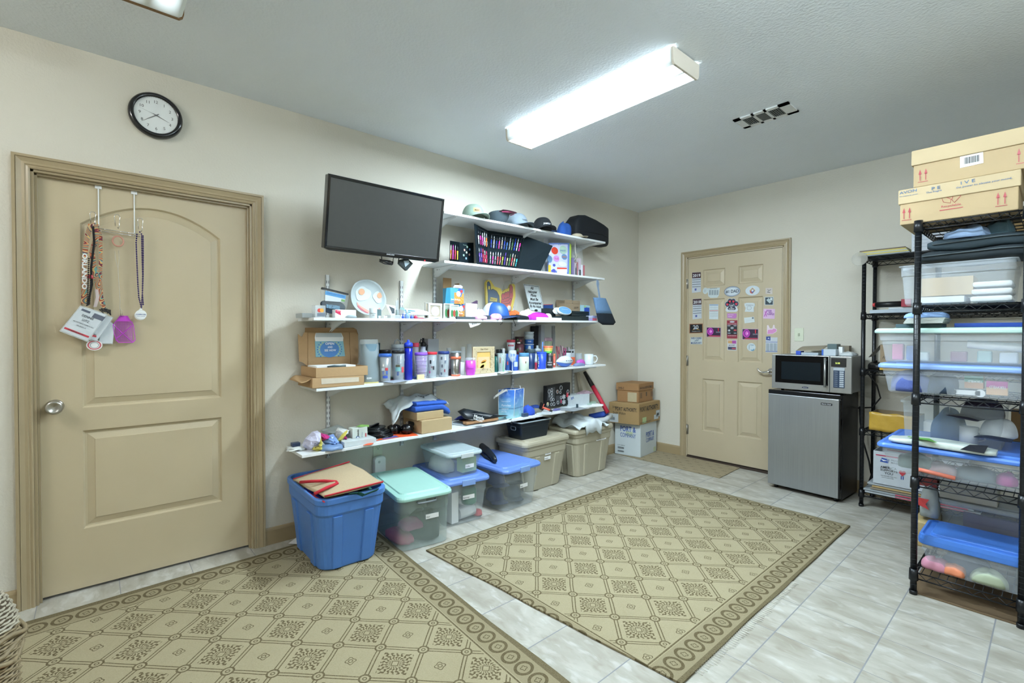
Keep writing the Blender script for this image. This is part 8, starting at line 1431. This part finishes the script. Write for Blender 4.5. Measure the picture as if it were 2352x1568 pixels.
obj('lettering',b,ink,t); b=B(); c=V((2.455,-.3512,zb+.105)); P=[c+V((a*.022,0,k*.022)) for a,k in ((0,-1),(.9,.1),(.8,.7),(.35,.9),(0,.6),(-.35,.9),(-.8,.7),(-.9,.1))]; b.loft([P,[p-V((0,.0006,0)) for p in P]],0); b.box(2.447,-.3518,zb+.06,2.452,-.3512,zb+.085,1); b.box(2.458,-.3518,zb+.06,2.463,-.3512,zb+.085,1); obj('heart_logo',b,[col('#b83a48'),blueink],t)
# ---- near rack contents ----
def bbox(label,x0,x1,y0,y1,z0,z1,lidz,ov,prints):
    t=thing('shipping_box',label,'box',((x0+x1)/2,(y0+y1)/2,z0),0,'brown cartons on the near rack'); b=B(); b.box(x0,y0,z0,x1,y1,z1-.01); obj('box',b,M('pale kraft carton','#ae9874',.75,var=.05,scale=9),t,bev=.004); b=B(); b.box(x0-ov,y0-ov,lidz,x1+ov,y1+ov,z1); obj('lid',b,M('light kraft lid','#b8a583',.75,var=.05,scale=9),t,bev=.004); prints(t); return t
yf=-1.62
def arr(b,px,py,h,y,m=0):
    for dx in (0,.022):
        p=PY(px,py,y)+V((dx,-.0008,0)); b.add([p+V((-.0016,0,0)),p+V((.0016,0,0)),p+V((.0016,0,h*.6)),p+V((-.0016,0,h*.6))],[(0,1,2,3)],m); b.add([p+V((-.006,0,h*.55)),p+V((.006,0,h*.55)),p+V((0,0,h))],[(0,1,2)],m)
    p=PY(px,py,y)+V((-.008,-.0008,-.008)); b.add([p,p+V((.038,0,0)),p+V((.038,0,.0025)),p+V((0,0,.0025))],[(0,1,2,3)],m)
xa=PY(2067,500,yf).x; xb=PY(2340,450,yf).x; z0=AZ[4]+.004; zl=PY(2070,470,yf).z; z1=PY(2065,438,yf).z
def pr(t):
    b=B(); arr(b,2076,503,.055,yf-.0012); arr(b,2292,470,.055,yf-.0012)
    for s_,p,p2,hp in (('Recyclable',(2162,477),(2207,470),4.5),): tY(b,s_,p,p2,hp,yf-.0015,0,.01)
    plY(b,[(2158,484.5),(2212,476),(2212,474.5),(2158,482.5)],yf-.001,.0005)
    for P in ([(2160,448),(2167,464),(2183,466),(2184,457)],[(2186,458),(2192,465),(2206,450),(2209,441),(2190,447)]): b.tube([PY(a,c,yf-.001) for a,c in P],.0012,4,closed=True)
    obj('print',b,col('#a83a42'),t); b=B(); yl_=yf-.0085
    for s_,p,p2,hp in (('AVON',(2066,447),(2106,439),6),('the company for women',(2066,453),(2108,446),2.4),('P E',(2140,437),(2160,433),7),('The fragra',(2127,445),(2163,438),4),('I V E',(2207,424),(2240,417),7),('the power to elevate your mood.',(2196,433),(2325,410),4)): tY(b,s_,p,p2,hp,yl_,0,.01)
    obj('lettering',b,col('#3f6488'),t)
bbox('brown AVON carton with Recyclable print directly on the near rack top',xa,xb,yf,-1.25,z0,z1,zl,.007,pr)
z0=z1+.001; xa2=PY(2098,400,yf+.0).x; z1b=PY(2095,348,yf).z; zl2=PY(2095,382,yf).z
def pr(t):
    b=B(); arr(b,2113,415,.055,yf-.0012); arr(b,2340,372,.06,yf-.0012); obj('print',b,col('#a83a42'),t); b=B(); plY(b,[(2205,386),(2259,374),(2258,349),(2205,360)],yf-.001,.0006); obj('label_sticker',b,wpaper,t); b=B()
    for k in range(16): plY(b,[(2215+k*2.2,377-k*.45),(2216+k*2.2+(k%3)*.3,377-k*.45),(2216+k*2.2+(k%3)*.3,362-k*.45),(2215+k*2.2,362-k*.45)],yf-.002,.0003)
    obj('barcode',b,ink,t)
bbox('brown carton with a barcode label on top of the AVON carton',xa2,3.35,yf,-1.22,z0,z1b,zl2,.008,pr)
solo('blue_scrap',B().blob((xa2-.01,-1.45,z0),.02,.04,.05,3),blueink,'bit of blue plastic between the two brown cartons','plastic')
def cbin(label,x0,x1,y0,y1,z,h,bm,lm=None,lw=1.05,tb=.88,lidt=.025,tag=None,rad=.035,tilt=0):
    t=bin_('storage_bin',label,(x0+x1)/2,(y0+y1)/2,z,(x1-x0),(y1-y0),h,0,bm,lm,tb=tb,group='clear bins on the near rack',lw=lw,lidt=lidt,open_=lm is None,rad=rad)
    if tilt: t.rotation_euler=(tilt,0,0)
    return t
hz=M('hazy clear bin','#dbe6f0',.14,alpha=.3,var=.03); ltb=M('light blue lid','#86a6dc',.35,var=.03); mlt=M('pale mint lid','#b4d4cc',.35,var=.02)
# level 4 (1.44): open clear bin with kraft box and envelopes; clothes behind and above
bt=PY(2062,612,-1.6).x; cbin('open clear bin holding a kraft box and white envelopes on the near rack',bt,3.06,-1.60,-1.12,AZ[3]+.004,.20,hz,None,tb=.90)
z=AZ[3]+.012; bx('kraft_box','kraft box with a torn white label inside the open clear bin','box',2.72,2.91,-1.55,-1.35,z+.035,z+.125,col('#c3ab86',.7)); bx('paper_stack','white paper stack at the bottom of the open clear bin','paper',2.71,2.88,-1.56,-1.3,z,z+.03,wpaper)
for i in range(3): bx('envelope',f'white padded envelope in the open clear bin, {["lowest","middle","topmost"][i]}','envelope',2.90+.004*i,3.04,-1.56,-1.3,z+i*.034,z+.024+i*.034,wpaper,group='envelopes in the open clear bin',bev=.008)
zc=z+.205; yy0=-1.5
for i,(zz,hh,nm_,cc,xx) in enumerate(((zc,.05,'lower','#1b262c',2.70),(zc+.052,.055,'upper','#26363e',2.74))):
    b=B(); L=[]
    for k in range(13): f=k/12; L.append([V((xx+(3.22-xx)*f,-1.38+a,zz+hh/2+c+.004*math.sin(f*13+i))) for a,c in rrect(.34,hh*(1 if 0<k<12 else .5),.02,4)])
    b.loft(L,0,True); t=thing('garment_bag',f'{nm_} black zipped garment bag folded above the open clear bin','bag',(2.95,-1.38,zz),0,'folded garment bags'); obj('bag',b,M('black cloth '+nm_,cc,.8,bump=.001,bscale=50,var=.2),t); obj('zip',B().tube([(xx+.02,-1.555,zz+hh*.6),(3.0,-1.556,zz+hh*.75),(3.2,-1.555,zz+hh*.6)],.003,5),M('dull zip','#5a6468',.4,.5),t)
solo('crumpled_shirt',B().blob((2.88,-1.45,zc+.109),.085,.09,.055,4,.35),fab('#9ab6dc'),'crumpled light blue shirt on the black garment bags','shirt'); solo('grey_cloth',B().blob((2.985,-1.42,zc+.109),.05,.06,.075,7,.4),fab('#4f6b78'),'blue grey cloth right of the light blue shirt','cloth')
# level 3 (.99): blue lidded bin, mint lidded bin on it, papers and shirts on top
lx=PY(2019,830,-1.6).x; z=AZ[2]+.004; cbin('clear bin with a light blue lid on the third shelf of the near rack',lx,3.17,-1.600,-1.15,z,.155,hz,ltb,lw=1.03,tb=.90)
for nm_,c,x0,x1,z0_,z1_,lb in (('box','#5a3a78',2.93,2.985,.02,.10,'purple top half of'),('box','#c8508c',2.99,3.04,.02,.085,'pink and yellow'),):
    pass
t=thing('card_box','green and pink TEKWELD box inside the light blue lidded bin','box',(2.91,-1.535,z+.02)); b=B(); b.box(2.885,-1.555,z+.045,2.95,-1.5,z+.105,0); b.box(2.885,-1.557,z+.075,2.95,-1.555,z+.105,1); obj('box',b,[col('#c89a78'),col('#3f8f7a')],t); b=B(); T(b,'TEKWELD',(2.947,-1.558,z+.082),(-1,0,0),(0,0,-1),.010,.05,0,.02,off=-.0009); obj('lettering',b,wpaper,t)
t=thing('card_box','magenta and yellow TEKWELD box inside the light blue lidded bin','box',(2.99,-1.535,z+.02)); b=B(); b.box(2.96,-1.555,z+.02,3.03,-1.5,z+.085,0); b.box(2.96,-1.557,z+.055,3.03,-1.555,z+.085,1); obj('box',b,[col('#d8b08a'),col('#c03f98')],t); b=B(); T(b,'TEKWELD',(3.025,-1.558,z+.062),(-1,0,0),(0,0,-1),.012,.055,0,.02,off=-.0009); obj('lettering',b,wpaper,t)
b=B(); b.box(2.84,-1.560,z+.012,2.94,-1.550,z+.034); b.cyl((2.84,-1.560,z+.023),(2.84,-1.550,z+.023),.018,n=16); b.cyl((2.94,-1.560,z+.023),(2.94,-1.550,z+.023),.018,n=16); solo('hand_fan',b,white,'white bone shaped plastic piece inside the light blue lidded bin','plastic')
solo('blue_packet',B().blob((2.68,-1.52,z+.01),.08,.07,.10,3,.2),fab('#4f5f9c'),'blue packet inside the left of the light blue lidded bin','packet'); solo('dark_packet',B().blob((2.80,-1.50,z+.01),.06,.08,.09,5,.2),fab('#2f4054'),'dark packet in the middle of the light blue lidded bin','packet')
z2=z+.156; lx2=PY(2006,762,-1.6).x; mt=PY(2100,752,-1.6).z; cbin('clear bin with a pale mint lid stacked on the light blue lidded bin',lx2+.01,3.20,-1.600,-1.16,z2,max(.14,mt-z2),hz,mlt,lw=1.03,tb=.90)
for i,(x,w_,h_,cc,nm_) in enumerate(((2.625,.045,.085,'#c87a98','pink topped jar'),(2.68,.04,.075,'#6f86b4','blue tube'),(2.73,.035,.045,'#c9d0cc','white bottle cap'),(2.86,.06,.05,'#8f6a78','printed card'),(2.95,.05,.055,'#9fb8b4','pale green jar'),(3.03,.06,.05,'#c3cad0','white pouch'))): 
    y_=-1.535; bx('trinket',f'{nm_} inside the pale mint lidded bin','box' if 'card' in nm_ else 'jar',x-w_/2,x+w_/2,y_,y_+.05,z2+.012,z2+.012+h_,col(cc,.4),bev=.006)
solo('paper_roll',B().cyl((2.89,-1.525,z2+.10),(3.14,-1.505,z2+.075),.02,n=12),wpaper,'white paper roll inside the pale mint lidded bin','paper roll')
z3=z2+max(.14,mt-z2)+.001
bx('dark_tray','flat dark box on the pale mint lid','box',2.62,2.80,-1.555,-1.4,z3,z3+.018,col('#3c545c'))
for i in range(4): bx('catalogue',f'white catalogue in the pile on the dark flat box, {["lowest","second","third","topmost"][i]}','book',2.66+.004*i,2.81+.003*i,-1.61,-1.4,z3+.019+i*.007,z3+.0255+i*.007,col('#b4bcb8'),group='catalogues on the mint lid')
solo('folded_shirt',B().blob((2.735,-1.5,z3+.048),.085,.10,.032,6,.2),fab('#8fb0e0'),'folded light blue shirt on the white catalogues','shirt'); bx('blue_lid','loose flat dark blue lid behind the catalogues','sheet',2.84,3.2,-1.5,-1.12,z3,z3+.02,col('#1f4aa8',.4))  # the flat dark blue piece is a loose bin lid
# level 2 (.575): blue lidded bin, big hazy bin of hats on it, mailer pouch in front
lx=PY(2017,1015,-1.6).x; z=AZ[1]+.004; cbin('clear bin with a blue lid on the fourth shelf of the near rack',lx,3.20,-1.600,-1.06,z,.155,hz,M('cornflower lid','#4f7fd8',.35),lw=1.03,tb=.88)
for i,(x,zz,rx,hh,cc,nm_) in enumerate(((2.70,.03,.07,.07,'#4a6a5c','dark green packet'),(2.80,.02,.06,.05,'#b8a0a4','pale packet'),(2.93,.02,.07,.06,'#5f6f78','grey packet'),(3.03,.02,.035,.05,'#c85aa8','pink spoon'))): solo('packet',B().blob((x,-1.515,z+zz),rx,.05,hh,i,.25),col(cc,.5),f'{nm_} inside the blue lidded bin of the fourth shelf','packet')
solo('orange_stick',B().cyl((2.72,-1.575,z+.035),(2.86,-1.575,z+.02),.010,n=10),col('#d87860'),'orange stick inside the blue lidded bin of the fourth shelf','stick')
z2=z+.156; xh0,xh1=PY(2072,960,-1.42).x,PY(2306,960,-1.42).x; ztp=AZ[2]-.06
t=thing('storage_bin','tall hazy white bin of caps and mugs standing on the cornflower blue lid','storage bin',((xh0+xh1)/2,-1.25,z2),0,'clear bins on the near rack'); b=B(); P=lambda k,zz:[V(((xh0+xh1)/2+a,-1.22+c,zz)) for a,c in rrect((xh1-xh0)*k,.40*k,.02,4)]; b.loft([P(.96,z2),P(1,ztp)],0,False,False); b.poly(P(.96,z2)); obj('body',b,M('hazy bin wall','#c4d2d8',.2,alpha=.28),t); b=B(); b.loft([P(1,ztp),P(1.05,ztp),P(1.05,ztp+.012),P(1,ztp+.012)],0,False,False); obj('rim',b,M('hazy bin wall'),t)
cap('dark purple cap inside the tall hazy bin',2.93,-1.32,z2+.13,-2.4,fab('#2c2438'),fab('#2a2a3a'),s=.9,group=None); cap('white and navy cap inside the tall hazy bin',2.99,-1.33,z2+.045,-1.8,fab('#c3c9cc'),fab('#24304a'),s=.85,group=None)
b=B().lathe([(.034,0),(.037,.004),(.037,.085),(.033,.085)],(2.885,-1.34,z2+.004),20); b.tube([(2.92,-1.35,z2+.07),(2.945,-1.355,z2+.06),(2.945,-1.355,z2+.03),(2.92,-1.35,z2+.02)],.005); solo('mug',b,white,'white mug inside the tall hazy bin','mug'); solo('blue_cloths',B().blob((2.80,-1.25,z2+.004),.07,.08,.14,8,.3),fab('#3f5f86'),'blue cloths at the left inside the tall hazy bin','cloth')
bx('kraft_carton','brown carton behind the tall hazy bin on the near rack','box',3.02,3.2,-1.05,-.95,z2,z2+.16,col('#8a6a3c'))
t=thing('mailer_pouch','long white and green mailing pouch lying on the cornflower blue lid','pouch',(2.8,-1.555,z2)); zt2=z2+.002
b=B(); L=[]
for k in range(15): f=k/14; L.append([V((2.60+.40*f,-1.525-.035*f+a,zt2+.016*math.sin(max(.08,min(.92,f))*math.pi)**.4+c)) for a,c in rrect(.13*(1 if 0<k<14 else .75),.030*(math.sin(max(.06,min(.94,f))*math.pi))**.4+.003,.010,3)])
b.loft(L,0,True); obj('pouch',b,M('glossy white pouch','#c3cec9',.3,bump=.001,bscale=40),t)
b=B(); P=[V((2.885,-1.672,zt2+.022)),V((2.965,-1.680,zt2+.020)),V((2.97,-1.555,zt2+.036)),V((2.91,-1.59,zt2+.036))]; b.loft([P,[p+V((0,0,.0012)) for p in P]],0); P=[V((2.68,-1.555,zt2+.0345)),V((2.80,-1.635,zt2+.0335)),V((2.76,-1.555,zt2+.036)),V((2.68,-1.59,zt2+.036))]; b.loft([P,[p+V((0,0,.0012)) for p in P]],1); obj('print',b,[col('#1f2028'),col('#5fa044')],t)
b=B(); T(b,'Reusable Expresso',(2.79,-1.655,zt2+.036),(-1,.06,0),(0,-1,-.1),.008,.11,0,off=-.002); obj('lettering',b,col('#4a6a5a'),t)
# level 1 (.115): tilted blue lidded bin, clear tote behind, cartons
z=AZ[0]+.004; lx=PY(2110,1240,-1.6).x; cbin('clear bin with a blue handled lid on the bottom shelf of the near rack',lx,3.16,-1.600,-1.30,z,.185,hz,M('bright blue lid','#3f74c8',.35),lw=1.03,tb=.86,lidt=.05)
for i,(x,rx,hh,cc,nm_) in enumerate(((2.79,.05,.05,'#c88aa0','pink plastic'),(2.86,.04,.045,'#d8845f','orange plastic'),(2.98,.06,.06,'#a8b49a','pale green packs'),(2.90,.09,.10,'#3f5074','dark blue folders'))): solo('packet',B().blob((x,-1.555 if i<3 else -1.50,z+.01),rx,.04,hh,i+5,.3),col(cc,.5),f'{nm_} inside the bin on the bottom shelf of the near rack','packet')
z2=z+.186; xg=PY(2150,1200,-1.35).x; cbin('clear tote with purple papers behind the bottom blue lidded bin',xg,3.2,-1.29,-1.0,z,.30,M('hazy bin wall'),M('clear grey lid','#a8b2b8',.25,alpha=.8),lw=1.04,tb=.93)
bx('purple_folder','dull purple folder inside the clear tote on the bottom shelf','folder',2.86,3.1,-1.265,-1.24,z+.15,z+.24,col('#5a5078')); bx('white_papers','white crumpled papers inside the clear tote on the bottom shelf','paper',2.84,3.12,-1.265,-1.22,z+.02,z+.14,wpaper)
xc0,xc1=PY(2156,1150,-1.3).x,PY(2290,1150,-1.3).x; bx('white_carton','dull white carton standing on the clear tote','box',xc0,xc1,-1.28,-1.08,z+.302,z+.41,col('#a9a89c',.7))
t=thing('grey_bag','grey plastic bag with red arrow print left of the clear tote','bag',(xg-.03,-1.3,z+.2)); b=B().blob((xg-.035,-1.27,z+.19),.04,.06,.16,6,.2); obj('bag',b,bagm('silver bag'),t); b=B(); P=[V((xg-.075,-1.335,z+.25)),V((xg-.03,-1.34,z+.235)),V((xg-.045,-1.34,z+.262)),V((xg-.03,-1.34,z+.29)),V((xg-.075,-1.335,z+.29))]; b.loft([P,[p-V((0,.002,0)) for p in P]]); obj('arrow_print',b,red,t)
bx('red_carton','dark red carton left of the white carton under the fourth shelf','box',xc0-.09,xc0-.01,-1.28,-1.12,z+.345,z+.42,col('#7c2a2a',.6)); t=bx('tan_box','glossy tan box end left of the clear tote','box',xg-.095,xg-.01,-1.36,-1.1,z+.03,z+.17,col('#a99668',.4),bev=.01)
# =============== WICKER CHAIR AT THE LEFT EDGE ===============
c=PZ(-62,1440,.46); t=thing('wicker_chair','wicker chair arm with a coral cushion at the lower left corner','chair',(c.x,c.y,0)); wk=M('natural wicker','#8f7f62',.6,var=.35,scale=60); wk2=M('pale wicker','#b4ab98',.5,var=.2,scale=60)
b=B(); prof=[(.085,.0),(.088,.2),(.090,.40),(.086,.47),(.070,.515),(.045,.540),(.01,.548)]; b.lathe(prof,(c.x,c.y,0),28); obj('arm_core',b,M('dark wicker core','#4a3d2c',.8),t)
b=B(); bw=B()
for i in range(56):
    z=.02+i*.0095; r=.0905 if z<.42 else .0905*math.cos((z-.42)/.135*1.35)**.55 if z<.55 else .02; (bw if z>.44 else b).tube([(c.x+(r+.003*(-1)**(j+i))*math.cos(j*math.pi/16),c.y+(r+.003*(-1)**(j+i))*math.sin(j*math.pi/16),z) for j in range(32)],.0042,5,closed=True)
obj('weave',b,wk,t); obj('arm_top_weave',bw,wk2,t); b=B()
for k in range(3): b.tube([(c.x+(.098+.006*math.sin(j*.9+k))*math.cos(2*math.pi*j/24),c.y+(.098+.006*math.sin(j*.9+k))*math.sin(2*math.pi*j/24),.36+.03*k+.01*math.sin(j*1.1+k*2)) for j in range(24)],.007,6,closed=True)
obj('braid',b,wk,t)
d=(V((CAM.x,CAM.y,0))-V((c.x,c.y,0))).normalized(); s_=V((d.y,-d.x,0)); q=V((c.x,c.y,.20))+d*.13+s_*.03; b=B(); b.loft([[V((q.x,q.y,zz))+d*a-s_*(cc_) for a,cc_ in rrect(.10,.16*f,.03,4,0,.0)] for zz,f in ((.20,.9),(.215,1),(.30,1),(.315,.9))],0,True); obj('cushion',b,fab('#d0604e'),t)
